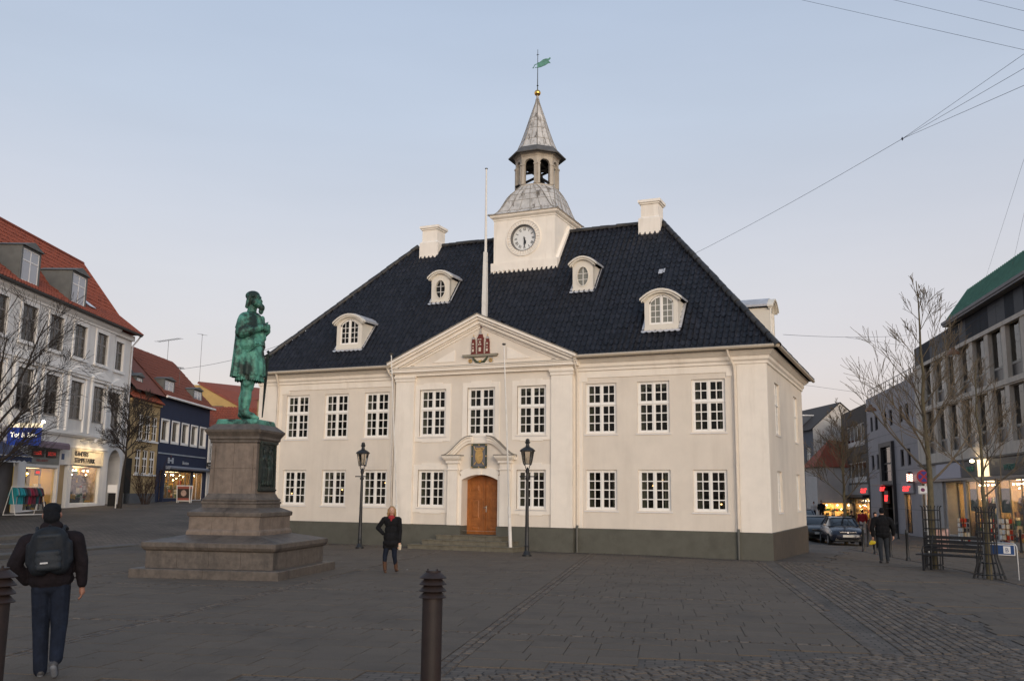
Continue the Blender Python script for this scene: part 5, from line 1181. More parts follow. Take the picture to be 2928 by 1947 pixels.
def shop(parent, x0, x1, z0, z1, y0=.12, dep=2.2, seed=1, cols=3, lights=3, shelves=(.32,.55), wall=None, frame=None, glow=1.0, doors=None):
    """a lit shop window: room, ceiling lamps, shelves with wares, glazing bars and panes"""
    rnd_ = random.Random(seed); sp = link('shop_window', None, parent); w = wall or m_shopwall; h = z1-z0
    MB().quad((x0,y0+dep,z0),(x1,y0+dep,z0),(x1,y0+dep,z1),(x0,y0+dep,z1)).quad((x0,y0,z0),(x0,y0+dep,z0),(x0,y0+dep,z1),(x0,y0,z1)).quad((x1,y0+dep,z0),(x1,y0,z0),(x1,y0,z1),(x1,y0+dep,z1)).quad((x0,y0+dep,z1),(x1,y0+dep,z1),(x1,y0,z1),(x0,y0,z1)).build('room', w, sp)
    MB().box(x0, x1, y0, y0+dep, z0-.05, z0).build('floor', m_shopfloor, sp)
    MB().box(x0+.15*(x1-x0), x1-.15*(x1-x0), y0+dep*.25, y0+dep*.7, z1-.03, z1-.01).build('ceiling_light', emis('shop_ceiling_%d' % round(glow*10), (1.0,.68,.33), 15.0*glow), sp)
    for i in range(lights):
        x = x0+(x1-x0)*(i+.6)/(lights+.2); MB().lathe([(0,0),(.045,.02),(.05,.06),(0,.09)], 8, (x, y0+.35+rnd_.random()*.3, z1-.28)).build('spotlight', e_lamp, sp)
    for k, sz in enumerate(shelves):
        z = z0+sz*h; a = x0+.05; b = x1-.05
        MB().box(a, b, y0+dep*.34, y0+dep*.62, z-.03, z).build('shelf', m_alu, sp)
        if k == 0 and len(shelves) > 2: MB().box(a, b, y0+dep*.62, y0+dep*.64, z0, z0+h*.78).build('shelf_back', mat('shelf_back_brown', (.06,.035,.018), .7, var=.2), sp)
        x = a+.05
        while x < b-.12:
            ww = rnd_.uniform(.08,.24); hh = rnd_.uniform(.12,.34)
            if rnd_.random() < .9: MB().box(x, x+ww, y0+dep*.36+.02, y0+dep*.6, z+.002, z+hh).build('ware', rnd_.choice(m_ware), sp)
            x += ww+rnd_.uniform(.02,.12)
    x = x0+.12
    while x < x1-.2:
        ww = rnd_.uniform(.15,.4); hh = rnd_.uniform(.15,.5)
        if rnd_.random() < .75: MB().loft([[(x,y0+.15,z0),(x+ww,y0+.15,z0),(x+ww,y0+.5,z0),(x,y0+.5,z0)],[(x+.05,y0+.2,z0+hh),(x+ww-.05,y0+.2,z0+hh),(x+ww-.05,y0+.45,z0+hh),(x+.05,y0+.45,z0+hh)]]).build('ware', rnd_.choice(m_ware), sp)
        x += ww+rnd_.uniform(.05,.25)
    if x1-x0 > 2.5:                                # tall display stands just behind the glass
        x = x0+.2
        while x < x1-.3:
            z = z0; y = y0+rnd_.uniform(.15,.7); ww = rnd_.uniform(.18,.36)
            for k in range(rnd_.randint(3, 7)):
                hh = rnd_.uniform(.12,.32)
                if z+hh > z0+h*.72: break
                MB().box(x+rnd_.uniform(0,.04), x+ww, y, y+rnd_.uniform(.15,.3), z+.01, z+hh).build('ware', rnd_.choice(m_ware), sp); z += hh+.02
            if rnd_.random() < .4: MB().lathe([(0,0),(.035,.01),(.035,.05),(0,.07)], 7, (x+.2, y0+.3, z0+h*rnd_.uniform(.62,.85))).build('spotlight', e_lamp, sp)
            x += ww+rnd_.uniform(.12,.4)
    fm = frame or m_alu; bw = .045
    fr = link('frame', MB().plate(x0, x1, z0, z1, [(x0+bw+(x1-x0)*i/cols*1.0, x0+(x1-x0)*(i+1)/cols-bw*(1 if i == cols-1 else .0), z0+bw, z1-bw) for i in range(cols)], y0-.05, y0).mesh('frame', fm), sp)
    for i in range(cols): MB().box(x0+(x1-x0)*i/cols+.01, x0+(x1-x0)*(i+1)/cols-.01, y0-.03, y0-.024, z0+.02, z1-.02).build('pane', m_shopglass, sp)
    return sp

# ---------------------------------------------------------------- modern office block with copper roof
mod = rframe('office_block', 'modern office block with pale concrete grid, shops and green copper roof')
X0, X1 = -17.6, 8.5; MODU = 2.655; PW = .6
cent = [-(-.385+MODU*k) for k in range(-3, 7)]           # pier centres in local x
holes = []; ops = []
for c in cent:
    a, b = c-MODU+PW/2, c-PW/2
    if b > X1 or a < X0: continue
    ops.append((a, b))
for a, b in ops:
    holes += [(a, b, 7.95, 10.72), (a, b, 4.85, 7.62)]
shopx = [(-17.3,-15.5),(-12.4,-7.95),(-7.6,-2.6),(-2.35,2.6),(2.9,7.6)]
gh = [(a, b, -.15, 3.05) for a, b in shopx]
MB().wall(X0, X1, 4.2, 10.9, holes, 0, .32).build('wall', m_conc, mod)
MB().wall(X0, X1, -1, 4.2, gh, .02, .14).build('ground_floor_wall', m_conc2, mod)
MB().box(X0, X1, -.06, 0, 7.70, 7.97).build('floor_band', m_conc, mod)
MB().box(X0, X1, -.06, 0, 10.68, 10.9).build('parapet_band', m_conc, mod)
MB().box(X0, X1, -.10, .02, 4.14, 4.24).build('fascia_edge', m_black, mod)
MB().box(X0, X1, .9, 1.0, 4.3, 10.9).build('interior_wall', m_brownint, mod)
MB().box(X0, X0+.02, .33, 12, -1, 10.9).box(X0, X1, 11.9, 12, -1, 12).build('back_wall', m_conc2, mod)
W_ = MODU-PW; H_ = 2.77
def office_window():
    f = MB().plate(0, W_, 0, H_, [(.05, 1.33, .82, H_-.05), (1.46, W_-.05, .82, H_-.05), (.05, 1.33, .05, .70), (1.46, W_-.05, .05, .70)], 0, .07)
    return f.mesh('window', mat('office_frame', (.30,.275,.24), .6, var=.1)), MB().box(.04,1.34,.03,.036,.81,H_-.04).mesh('pane', m_glass2), MB().box(1.45,W_-.04,.03,.036,.81,H_-.04).mesh('pane', m_glass2), MB().box(.04,1.34,.025,.035,.04,.71).mesh('spandrel', m_spand), MB().box(1.45,W_-.04,.025,.035,.04,.71).mesh('spandrel', m_spand), MB().loft([[(.1+i*.09, .25+.03*(i % 2), .8) for i in range(8)], [(.1+i*.09, .25+.03*(i % 2), H_) for i in range(8)]], False, 0, None, False).mesh('curtain', mat('office_curtain', (.17,.125,.085), .9, var=.2, vs=4))
OW = office_window()
for a, b in ops:
    for z in (7.95, 4.85):
        w = link('window', OW[0], mod, (a, .2, z))
        for m_ in OW[1:5]: link('pane' if m_ in (OW[1], OW[2]) else 'spandrel', m_, w)
        if random.random() < .75: link('curtain', OW[5], w, (random.choice((0,.55)), 0, 0))
# top storey, eaves and copper mansard
clad = link('top_storey', None, mod)
x = -17.3
while x < X1:
    MB().box(x+.01, x+1.28, .04, .12, 10.9, 12.2).build('cladding_panel', m_darkclad if random.random() < .65 else mat('dark_cladding_b', (.018,.023,.034), .5, var=.2, spec=.15), clad)
    x += 1.29
MB().box(-17.3, X1, .12, 6, 10.85, 12.2).build('top_storey_wall', m_black, mod)
MB().box(-8.7, X1, -.45, 6, 12.32, 12.48).box(-8.6, X1, -.40, 6, 12.2, 12.33).build('eaves', mat('eaves_grey', (.16,.15,.15), .6, var=.15), mod)
rf = MB().add([(-8.1,-.35,12.5),(X1,-.35,12.5),(X1,.9,14.3),(-7.5,.9,14.3),(-7.5,5.0,14.3),(-8.1,6,12.5),(X1,5,14.3)], [(0,1,2,3),(0,3,4,5),(3,2,6,4)]); rf.build('copper_roof', m_copper, mod)
for i in range(52):
    x = -7.9+.32*i
    if x < X1: MB().tube([(max(x,-8.05),-.37,12.5),(max(x,-7.5) if x > -7.6 else -7.6,.89,14.32)], .022, 4).build('roof_seam', m_copper, mod)
# shop fronts
shop(mod, -17.3, -15.5, -.15, 3.0, .16, 2, 3, 1, 2, (.3,), glow=.7)
shop(mod, -12.0, -8.6, -.15, 2.95, .9, 2.2, 4, 2, 5, (.15,.3,.45,.62), glow=1.0)
shop(mod, -7.6, -2.6, -.15, 3.0, .16, 2.4, 5, 3, 8, (.08,.2,.32,.46,.62), glow=1.0)
shop(mod, -2.35, 2.6, -.15, 3.0, .16, 2.4, 6, 3, 9, (.1,.22,.34,.48,.64), glow=1.25)
shop(mod, 2.9, 7.6, -.15, 3.0, .16, 2.4, 7, 3, 6, (.1,.25,.4,.6), glow=1.0)
MB().box(-12.4,-7.95,.15,.9,2.97,3.06).box(-12.4,-12.05,.16,.95,-.2,3.0).box(-8.55,-7.95,.16,.95,-.2,3.0).build('entrance_niche', m_conc2, mod)
MB().box(-13.05,-7.9,-.12,.02,3.2,4.1).build('blank_sign', mat('sign_lavender', (.36,.35,.40), .5, var=.05), mod)
MB().box(-7.75,-4.75,-.10,.02,3.2,4.08).build('shop_sign', mat('sign_dark', (.022,.024,.026), .5), mod)
MB().box(-2.9,8.4,-.10,.02,3.2,4.08).build('shop_sign', MATS['sign_dark'], mod)
MB().box(-4.6,-3.0,-.16,-.0,3.2,4.1).build('lit_sign', emis('lit_sign_face', (1.0,.74,.42), 1.1), mod)
MB().lathe([(0,0),(.09,.03),(.1,.1),(0,.16)], 10, (-4.85,-.35,3.98)).build('sign_lamp', e_lamp, mod)
m_greenletter = mat('green_letters', (.02,.16,.12), .5)
for tx, x, z in (('KUNST', -6.7, 3.5), ('WERNER', -.6, 3.45)):
    o = link('sign_lettering', text_mesh(tx, .42, m_greenletter, .01), mod, (x, -.125, z), (PI/2, 0, 0))
MB().box(-7.30,-6.0,.14,.15,1.3,2.55).build('green_poster', mat('poster_green', (.02,.10,.035), .6), mod); MB().box(-2.2,-.65,.14,.15,1.3,2.55).build('green_poster', MATS['poster_green'], mod)
MB().box(X0, X1, -.09, .0, 3.05, 3.18).build('canopy_edge', m_alu, mod)

# card racks and the poster board outside the shops
def card_rack(s, y, label, h=1.55):
    dx = Vector((math.cos(RA), math.sin(RA))); dy = Vector((-math.sin(RA), math.cos(RA))); p = Vector(RP)-dx*s+dy*y
    t = thing('card_rack', label, 'rack', (p.x, p.y, T(p.x, p.y)), RA, 'card racks outside the shops')
    MB().lathe([(.28,0),(.28,.04),(.02,.06),(.02,h)], 10).build('stand', m_black, t)
    for k in range(5):
        z = .25+k*.26
        for j in range(4):
            M = Matrix.Rotation(PI/2*j+.4, 4, 'Z')
            for i in (-1, 1): MB().box(i*.10-.075, i*.10+.075, -.24, -.225, z, z+.20, 0, M).build('card', random.choice((m_ware[4], m_ware[4], m_ware[0], m_ware[1], m_ware[3])), t)
card_rack(5.2, -.9, 'white greeting card rack left of the wire tree guard'); card_rack(.9, -.9, 'white greeting card rack below the green poster'); card_rack(-1.2, -.8, 'greeting card rack at the far right edge of the shop')

# ---------------------------------------------------------------- grey clad building
m_clad = mat('lilac_grey_cladding', (.25,.235,.245), .6, var=.07, vs=1.2, bump=.05, bs=20, dirt=(.16,.15,.16), ds=.8, da=.4)
gb = rframe('grey_building', 'lilac grey clad building with paired windows and red neon sign', 17.7)
o = lambda s: 17.7-s          # facade coordinate s -> local x
gw = [(32.99,32.1),(31.21,30.1),(27.76,26.9),(25.86,24.9),(22.72,21.63),(20.72,19.82)]; gl_ = [(33.2,32.2),(31.16,30.23),(22.95,21.86),(20.91,19.94)]
hs = [(o(a), o(b), 7.5, 8.72) for a, b in gw]+[(o(a), o(b), 4.3, 5.52) for a, b in gl_]+[(o(29.1), o(25.0), -.6, 6.1),(o(22.5), o(20.55), -.5, 2.3)]
MB().wall(o(34.45), o(17.72), -1, 10.4, hs, .05, .2).build('wall', m_clad, gb)
MB().box(o(34.45), o(34.4), .06, 9, -1, 10.4).box(o(34.45), o(17.72), .26, 9, 10.36, 10.4).build('roof_slab', m_clad, gb)
jn = MB()
for z in (1.2, 3.0, 4.05, 5.8, 6.9, 9.1): jn.box(o(34.4), o(17.75), .045, .051, z-.012, z+.012)
jn.build('panel_joints', mat('joint_dark', (.12,.115,.12), .7), gb)
MB().box(o(34.4), o(17.8), 1.0, 1.05, -.6, 10).build('interior_wall', mat('cool_interior', (.20,.19,.17), .9), gb)
for h in hs[:10]:
    w = link('window', MB().plate(h[0], h[1], h[2], h[3], [(h[0]+.12, h[1]-.12, h[2]+.1, h[3]-.1)], .14, .2).mesh('window', m_black), gb); MB().box(h[0]+.1, h[1]-.1, .17, .176, h[2]+.08, h[3]-.08).build('pane', m_glass2, w)
    MB().box(h[0]+.15, h[1]-.15, .45, .46, h[2], h[3]).build('blind', mat('pale_blind', (.55,.53,.52), .8), w)
ent = link('entrance', None, gb)
MB().plate(o(29.3), o(24.8), -.7, 6.3, [(o(28.6), o(25.2), 3.3, 5.95), (o(28.8), o(25.2), -.7, 2.9)], -.18, .24).build('portal_frame', mat('portal_dark', (.035,.033,.035), .5, var=.2), ent)
MB().box(o(28.6), o(25.2), .05, .056, 3.3, 5.95).build('pane', m_glass2, ent)
MB().box(o(28.6), o(25.2), .03, .07, 4.6, 4.72).box(o(27.6), o(27.5), .03, .07, 3.3, 5.95).build('mullion', m_black, ent)
MB().box(o(26.0), o(25.35), .3, .35, -.6, 1.6).build('lit_doorway', emis('doorway_glow', (1.0,.66,.30), 2.4), ent)
MB().box(o(29.4), o(24.9), -.9, -.0, 2.95, 3.02).build('glass_canopy', m_alu, ent)
shop(gb, o(22.5), o(20.55), -.5, 2.3, .26, 1.0, 8, 2, 1, (.5,), glow=1.0, frame=m_black)
for a, b, z0, z1 in ((22.7,19.2,2.35,3.15),): MB().box(o(a), o(b), -.08, .04, z0, z1).build('sign_box', mat('sign_grey', (.30,.28,.29), .6), gb)
def neon(parent, x, z, size, y=-.10, sx=1.0):
    o_ = link('neon_sign', text_mesh('aur', size, e_red, .015, 'LEFT', .2, .9), parent, (x, y, z), (PI/2, 0, 0)); o_.scale = (sx, 1, 1); return o_
neon(gb, o(22.3), 2.5, .72, -.10, 2.4); neon(gb, o(29.2), 2.55, .66, -.25, 2.2)
MB().box(o(27.2), o(25.9), -.35, -.22, 1.6, 2.55).build('neon_panel', mat('neon_panel_dark', (.06,.012,.012), .5), gb)
neon(gb, o(27.15), 1.75, 1.0, -.36, .9)
for i in range(13): MB().box(o(34.3)+i*1.37, o(34.3)+i*1.37+.05, .2, .25, 10.4, 11.15).build('railing_post', m_alu, gb)
MB().box(o(34.3), o(17.8), .2, .24, 11.1, 11.15).box(o(34.3), o(17.8), .2, .22, 10.75, 10.78).build('railing', m_alu, gb)
MB().box(o(31), o(18.2), 2.5, 6, 10.4, 11.9).build('penthouse', m_conc, gb)
bpx = thing('barber_pole', 'lit red and white striped barber pole on the grey wall', 'sign', tuple((Vector(RP)-Vector((math.cos(RA),math.sin(RA)))*19.1-Vector((-math.sin(RA),math.cos(RA)))*.3).to_3d()), RA)
b_ = MB(); 
for k in range(24):
    for j in range(10):
        a0, a1 = 2*PI*k/24, 2*PI*(k+1)/24; z0, z1 = 3.15+.052*j, 3.15+.052*(j+1)
        b_.quad((.2*math.cos(a0),.2*math.sin(a0),z0),(.2*math.cos(a1),.2*math.sin(a1),z0),(.2*math.cos(a1),.2*math.sin(a1),z1),(.2*math.cos(a0),.2*math.sin(a0),z1), (k+j*2)//3 % 2)
b_.build('striped_drum', [emis('pole_white', (1,.82,.68), 1.8), emis('pole_red', (1,.12,.05), 1.4)], bpx)
MB().lathe([(.0,3.02),(.17,3.03),(.22,3.08),(.22,3.15)], 16).lathe([(.22,3.67),(.22,3.74),(.15,3.8),(0,3.84)], 16).tube([(0,0,3.1),(0,.3,3.1)], .03, 6).build('caps', m_black, bpx, 40)

# ---------------------------------------------------------------- brown brick building
m_brown = mat('brown_brick', (.085,.070,.058), .9, var=.22, vs=5, bump=.3, bs=30)
bb = rframe('brick_building', 'brown brick building with two rows of white window strips', 34.5)
q = lambda s: 34.5-s
hs = [(q(44.2), q(35.6), 6.6, 8.6), (q(44.8), q(35.6), 3.35, 5.2), (q(42.4), q(35.0), -.3, 1.95)]
MB().wall(q(46.6), q(34.5), -1, 10.1, hs, .03, .2).build('wall', m_brown, bb)
MB().box(q(46.6), q(46.5), .05, 9, -1, 10.1).box(q(46.6), q(34.5), .25, 9, 10.0, 10.08).build('side_wall', m_brown, bb)
MB().box(q(46), q(35), 1.0, 1.1, -.8, 10).build('interior_wall', MATS['cool_interior'], bb)
for a, b, z0, z1 in hs[:2]:
    n = 5; w_ = (b-a)/n
    for i in range(n):
        xx = a+i*w_
        w = link('window', MB().plate(xx, xx+w_, z0, z1, [(xx+.1, xx+w_-.1, z0+.5, z1-.1)], .1, .16).mesh('window', mat('white_strip_frame', (.50,.47,.44), .6, var=.1)), bb); MB().box(xx+.1, xx+w_-.1, .12, .13, z0+.5, z1-.1).build('pane', m_glass2, w)
        MB().box(xx+.15, xx+w_*.6, .5, .52, z0+.5, z1).build('curtain', MATS['pale_blind'], w)
shop(bb, q(42.4), q(35.0), -.3, 1.95, .2, 2.0, 9, 4, 4, (.35,.6), glow=1.1)
MB().box(q(44.6), q(34.6), -.10, .03, 2.25, 3.15).build('sign_box', mat('sign_taupe', (.26,.245,.23), .6), bb)
neon(bb, q(37.8), 2.42, .80, -.13, 2.6)
MB().box(q(44.4), q(35), -.5, .03, 2.02, 2.22).build('awning_box', m_black, bb)

# ---------------------------------------------------------------- white gabled house closing the street
kp = W2(95, 30.7); wh = thing('gabled_house', 'white gabled house with grey side wall at the street end', 'house', (kp[0], kp[1], 0), YAW+R(4))
m_whitewall = mat('white_render', (.50,.47,.44), .85, var=.08, vs=1.2, dirt=(.36,.33,.30), ds=1, da=.4); m_greywall = mat('slate_grey_render', (.115,.125,.145), .8, var=.1, vs=1.5)
m_darkroof = mat('dark_brown_tiles', (.065,.052,.045), .8, var=.25, vs=8, bump=.4, bs=8); m_redroof = mat('red_tiles', (.26,.065,.034), .8, var=.22, vs=9, bump=.5, bs=7, dirt=(.14,.045,.03), ds=1.5, da=.6)
MB().wall(0, 5.9, -1.2, 8.9, [(2.2,3.4,3.0,4.6),(1.3,5.6,-.4,1.5)], 0, .06).build('gable_wall', m_whitewall, wh); MB().add([(0,0,8.9),(5.9,0,8.9),(2.95,0,11.5)], [(0,1,2)]).build('gable_top', m_whitewall, wh)
ML_ = Matrix(((0,1,0,0),(-1,0,0,14),(0,0,1,0),(0,0,0,1)))
sw = [(12.0,13.2,5.3,7.0),(12.0,13.2,2.4,4.2),(9.5,10.7,5.3,7.0),(9.5,10.7,2.4,4.2),(11.0,13.4,-.6,1.4)]
MB().wall(0, 14, -1.2, 8.9, sw, 0, .2, 0, None, ML_).build('side_wall', m_greywall, wh)
for a, b, c, d in sw[:4]:
    w = link('window', MB().plate(a, b, c, d, [(a+.1,(a+b)/2-.06,c+.1,c+1.0),((a+b)/2+.06,b-.1,c+.1,c+1.0),(a+.1,(a+b)/2-.06,c+1.1,d-.08),((a+b)/2+.06,b-.1,c+1.1,d-.08)], .08, .13, 0, ML_).mesh('window', m_white), wh); MB().box(a+.05, b-.05, .1, .11, c+.05, d-.05, 0, ML_).build('pane', m_greyglass, w)
w = link('window', MB().plate(2.2,3.4,3.0,4.6,[(2.3,2.75,3.1,4.5),(2.85,3.3,3.1,4.5)],.08,.13).mesh('window', m_white), wh); MB().box(2.25,3.35,.1,.11,3.05,4.55).build('pane', m_greyglass, w)
MB().add([(-.3,-.15,8.75),(2.95,-.15,11.62),(2.95,14,11.62),(-.3,14,8.75)],[(0,1,2,3)]).add([(6.2,-.15,8.75),(6.2,14,8.75),(2.95,14,11.62),(2.95,-.15,11.62)],[(0,1,2,3)]).build('roof', m_darkroof, wh)
MB().box(-.15,1.6,4.0,6.2,9.3,10.5).build('dormer', m_greywall, wh); MB().box(-.35,2.0,3.9,6.3,10.5,10.62).build('dormer_roof', m_lead2, wh); MB().box(-.17,-.15,4.3,5.9,9.5,10.35).build('dormer_window', m_white, wh)
shop(wh, 1.3, 5.6, -.4, 1.5, .05, 1.8, 10, 3, 3, (.35,.6), glow=1.5)
MB().box(.8, 5.9, -.9, -.0, 1.75, 1.95).build('awning', m_black, wh); MB().box(1.3,5.6,-.05,.0,1.5,1.75).build('shop_fascia', MATS['sign_grey'], wh)
MB().quad((-.02,2.0,-.6),(-.02,.7,-.6),(-.02,.7,1.4),(-.02,2.0,1.4)).build('lit_shopfront', emis('lit_shopfront', (1.0,.68,.34), 1.6), wh)
an = thing('low_annex', 'low white annex with red tiled roof before the gabled house', 'house', (W2(90,29.35)[0], W2(90,29.35)[1], 0), YAW+R(4))
MB().wall(0,4.4,-1,5.0,[(.4,3.9,-.45,1.5)],.14,.06).box(0,.03,.15,3,-1,5).box(4.37,4.4,.15,3,-1,5).build('wall', m_whitewall, an)
MB().add([(-.3,0,4.85),(4.6,0,4.85),(4.6,2.2,7.3),(2.2,2.2,7.6),(-.3,3.2,4.85)],[(0,1,2,3),(0,3,4)]).build('roof', m_redroof, an)
shop(an, .4, 3.9, -.45, 1.5, .2, 1.5, 12, 3, 3, (.3,.6), glow=1.5)

# ================================================================== cars
m_tyre = mat('tyre_rubber', (.012,.012,.012), .85); m_rim = mat('alloy_rim', (.35,.35,.36), .35, metal=.8); m_carglass = mat('car_glass', (.010,.014,.020), .10, var=.1, spec=.45)
m_lens = mat('headlight_lens', (.55,.57,.6), .12, var=.1, spec=.8); m_plate = mat('number_plate', (.62,.60,.55), .5); m_chrome = mat('chrome', (.6,.6,.62), .15, metal=1.0); m_trimblk = mat('black_trim', (.012,.012,.013), .5)
def car(x, y, rz, paint, label):
    c = thing('parked_car', label, 'car', (x, y, T(x, y)), rz, 'cars parked behind the town hall')
    # local: front faces -y; half sections (y, half width, bottom, shoulder, top)
    sec = [(-2.20,.58,.30,.52,.60),(-2.12,.76,.22,.58,.70),(-1.9,.84,.20,.64,.80),(-1.35,.87,.20,.72,.92),(-.85,.88,.20,.78,.98),(0,.885,.20,.82,1.0),(.9,.885,.20,.84,1.02),(1.6,.87,.22,.84,1.02),(2.0,.82,.28,.78,.98),(2.14,.70,.36,.70,.90)]
    rings = []
    for yy, w, b, s, t in sec:
        rings.append([(-w*.8,yy,b),(-w*.96,yy,b+.08),(-w,yy,(b+s)/2),(-w*.98,yy,s),(-w*.88,yy,t-.03),(-w*.5,yy,t+.015),(0,yy,t+.025),(w*.5,yy,t+.015),(w*.88,yy,t-.03),(w*.98,yy,s),(w,yy,(b+s)/2),(w*.96,yy,b+.08),(w*.8,yy,b)])
    MB().loft(rings, True).build('body', paint, c, 40)
    gh_ = [(-1.02,.74,.98,.70,.99),(-.35,.76,.98,.60,1.40),(.25,.76,1.0,.58,1.47),(.95,.76,1.0,.57,1.44),(1.72,.72,1.0,.60,1.06)]
    rg = [[(-w,yy,z0),(-w2,yy,z1-.04),(-w2*.8,yy,z1),(w2*.8,yy,z1),(w2,yy,z1-.04),(w,yy,z0)] for yy, w, z0, w2, z1 in gh_]
    MB().loft(rg, True).build('cabin_glass', m_carglass, c, 25)
    rf_ = MB(); rr = [[(-w2-.02,yy,z1-.03),(-w2*.8,yy,z1+.015),(w2*.8,yy,z1+.015),(w2+.02,yy,z1-.03)] for yy, w, z0, w2, z1 in gh_[1:4]]
    rf_.loft(rr, False, 0, None, False)
    for s in (-1, 1):
        rf_.tube([(s*.755,-1.0,.985),(s*.63,-.36,1.385)], .028, 6); rf_.tube([(s*.60,.96,1.42),(s*.74,1.72,1.02)], .035, 6); rf_.tube([(s*.77,.3,1.0),(s*.60,.28,1.45)], .028, 6)
    rf_.build('roof', paint, c, 40)
    for sx in (-1, 1):
        for yy in (-1.36, 1.28):
            w = link('wheel', None, c, (sx*.80, yy, .31))
            MW = Matrix.Rotation(PI/2, 4, 'Y')
            MB().lathe([(.20,-.10),(.29,-.10),(.315,-.06),(.315,.06),(.29,.10),(.20,.10)], 22, (0,0,0), 0, MW, False).build('tyre', m_tyre, w, 40)
            MB().lathe([(.0,-.07),(.20,-.095),(.21,-.05),(.21,.05),(.20,.095),(.0,.07)], 14, (0,0,0), 0, MW).build('rim', m_rim, w, 30)
        MB().loft([[(sx*.46,-2.135,.60),(sx*.74,-2.03,.60),(sx*.80,-1.86,.72),(sx*.72,-1.88,.78),(sx*.48,-2.07,.70)],[(sx*.46,-2.10,.60),(sx*.74,-1.99,.60),(sx*.78,-1.82,.72),(sx*.70,-1.84,.78),(sx*.48,-2.03,.70)]][::(1 if sx > 0 else -1)]).build('headlight', m_lens, c)
        MB().lathe([(0,-.01),(.055,-.008),(.055,.01),(0,.01)], 12, (0,0,0), 0, Matrix.Translation((sx*.60,-2.13,.36)) @ Matrix.Rotation(PI/2,4,'X')).build('fog_light', m_lens, c)
        MB().loft([[(sx*.86,-.78,.98),(sx*1.02,-.80,.98),(sx*1.02,-.80,1.10),(sx*.88,-.78,1.10)],[(sx*.86,-.66,.98),(sx*1.0,-.70,.98),(sx*1.0,-.70,1.10),(sx*.88,-.66,1.10)]][::(1 if sx > 0 else -1)]).build('mirror', paint, c)
        MB().box(sx*.888-.004, sx*.888+.004, -.9, 1.5, .86, .88).build('belt_trim', m_chrome, c)
        for yy in (-.05, .92): MB().box(sx*.89-.01, sx*.89+.012, yy, yy+.16, .74, .765).build('door_handle', m_chrome, c)
    MB().pry([(-.42,.64),(.42,.64),(.38,.72),(-.38,.72)], -2.20, -2.13).build('grille', m_trimblk, c)
    MB().box(-.42,.42,-2.215,-2.17,.715,.728).build('grille_bar', m_chrome, c)
    MB().pry([(-.66,.26),(.66,.26),(.60,.42),(-.60,.42)], -2.20, -2.10).build('lower_intake', m_trimblk, c)
    MB().box(-.26,.26,-2.235,-2.20,.46,.57).build('number_plate', m_plate, c)
    MB().lathe([(0,-.01),(.04,-.005),(.04,.01),(0,.01)], 12, (0,0,0), 0, Matrix.Translation((0,-2.21,.685)) @ Matrix.Rotation(PI/2,4,'X')).build('badge', m_chrome, c)
m_paint1 = mat('navy_car_paint', (.010,.013,.026), .25, metal=.2, var=.05, coat=.35, spec=.4); m_paint2 = mat('black_car_paint', (.008,.009,.011), .3, var=.05, coat=.3, spec=.4); m_paint3 = mat('silver_blue_paint', (.06,.08,.11), .3, metal=.5, var=.05, coat=.8)
car(.20, 22.6, R(14), m_paint1, 'dark navy car parked facing the camera beside the bare tree')
car(-1.55, 26.6, R(12), m_paint2, 'black car half hidden behind the navy car')
car(-2.9, 31.5, R(12), m_paint3, 'silver blue car mostly hidden behind the corner of the town hall')

# ================================================================== small figures in the right street
def passer(d, l, face, H, coat, legs, label, hair=None, pants_long=True):
    x, y = W2(d, l); h = H/1.75
    pr = [('e',(0,-.01,1.63),(.085,.10,.12),2),('e',(0,-.04,1.61),(.07,.08,.09),3),('c',(0,0,1.42),(0,0,1.55),.06,.055,3),('e',(0,0,1.25),(.22,.15,.24),0),('e',(0,0,1.02),(.215,.15,.22),0),('c',(-.24,0,1.36),(-.31,.03,1.06),.08,.07,0),('c',(-.31,.03,1.06),(-.27,-.08,.86),.065,.05,0),('c',(.24,0,1.36),(.31,.03,1.06),.08,.07,0),('c',(.31,.03,1.06),(.28,-.08,.86),.065,.05,0),
          ('c',(-.09,0,.88),(-.12,-.10,.48),.10,.075,1),('c',(-.12,-.10,.48),(-.13,-.06,.08),.07,.055,1),('c',(.09,0,.88),(.10,.06,.48),.10,.075,1),('c',(.10,.06,.48),(.11,.20,.12),.07,.055,1),('c',(-.13,-.05,.05),(-.13,-.17,.04),.045,.04,4),('c',(.11,.2,.07),(.11,.10,.04),.045,.04,4),('e',(-.27,-.09,.80),(.04,.04,.07),3),('e',(.28,-.09,.80),(.04,.04,.07),3)]
    o = figure('person', pr, [coat, legs, hair or m_capcloth, m_skin, m_shoe], .028, None, (x, y, T(x, y)), face, 2, h)
    return tag(o, label, 'person', 'people in the right street')
m_redc = mat('red_jacket', (.27,.012,.016), .8, var=.2, vs=9); m_whitetr = mat('white_trousers', (.55,.52,.50), .8); m_brownc = mat('brown_jacket', (.045,.022,.018), .85, var=.2, vs=9); m_beige = mat('pale_jacket', (.40,.37,.35), .8)
passer(69, 25.65, R(190), 1.74, m_redc, m_whitetr, 'person in red jacket and white trousers walking away')
passer(64, 23.05, R(60), 1.72, m_blackcloth, m_blackcloth, 'person in black beside the tree trunk, left of the red jacket')
passer(43, 16.55, R(20), 1.70, m_brownc, m_blackcloth, 'person in brown jacket partly behind the man with the yellow bag')
passer(83, 27.3, R(10), 1.75, m_blackcloth, m_blackcloth, 'person in black standing before the white gabled house')
passer(86, 27.6, R(-30), 1.62, m_beige, m_jeans, 'person in pale jacket beside the lit shopfront behind the cars')

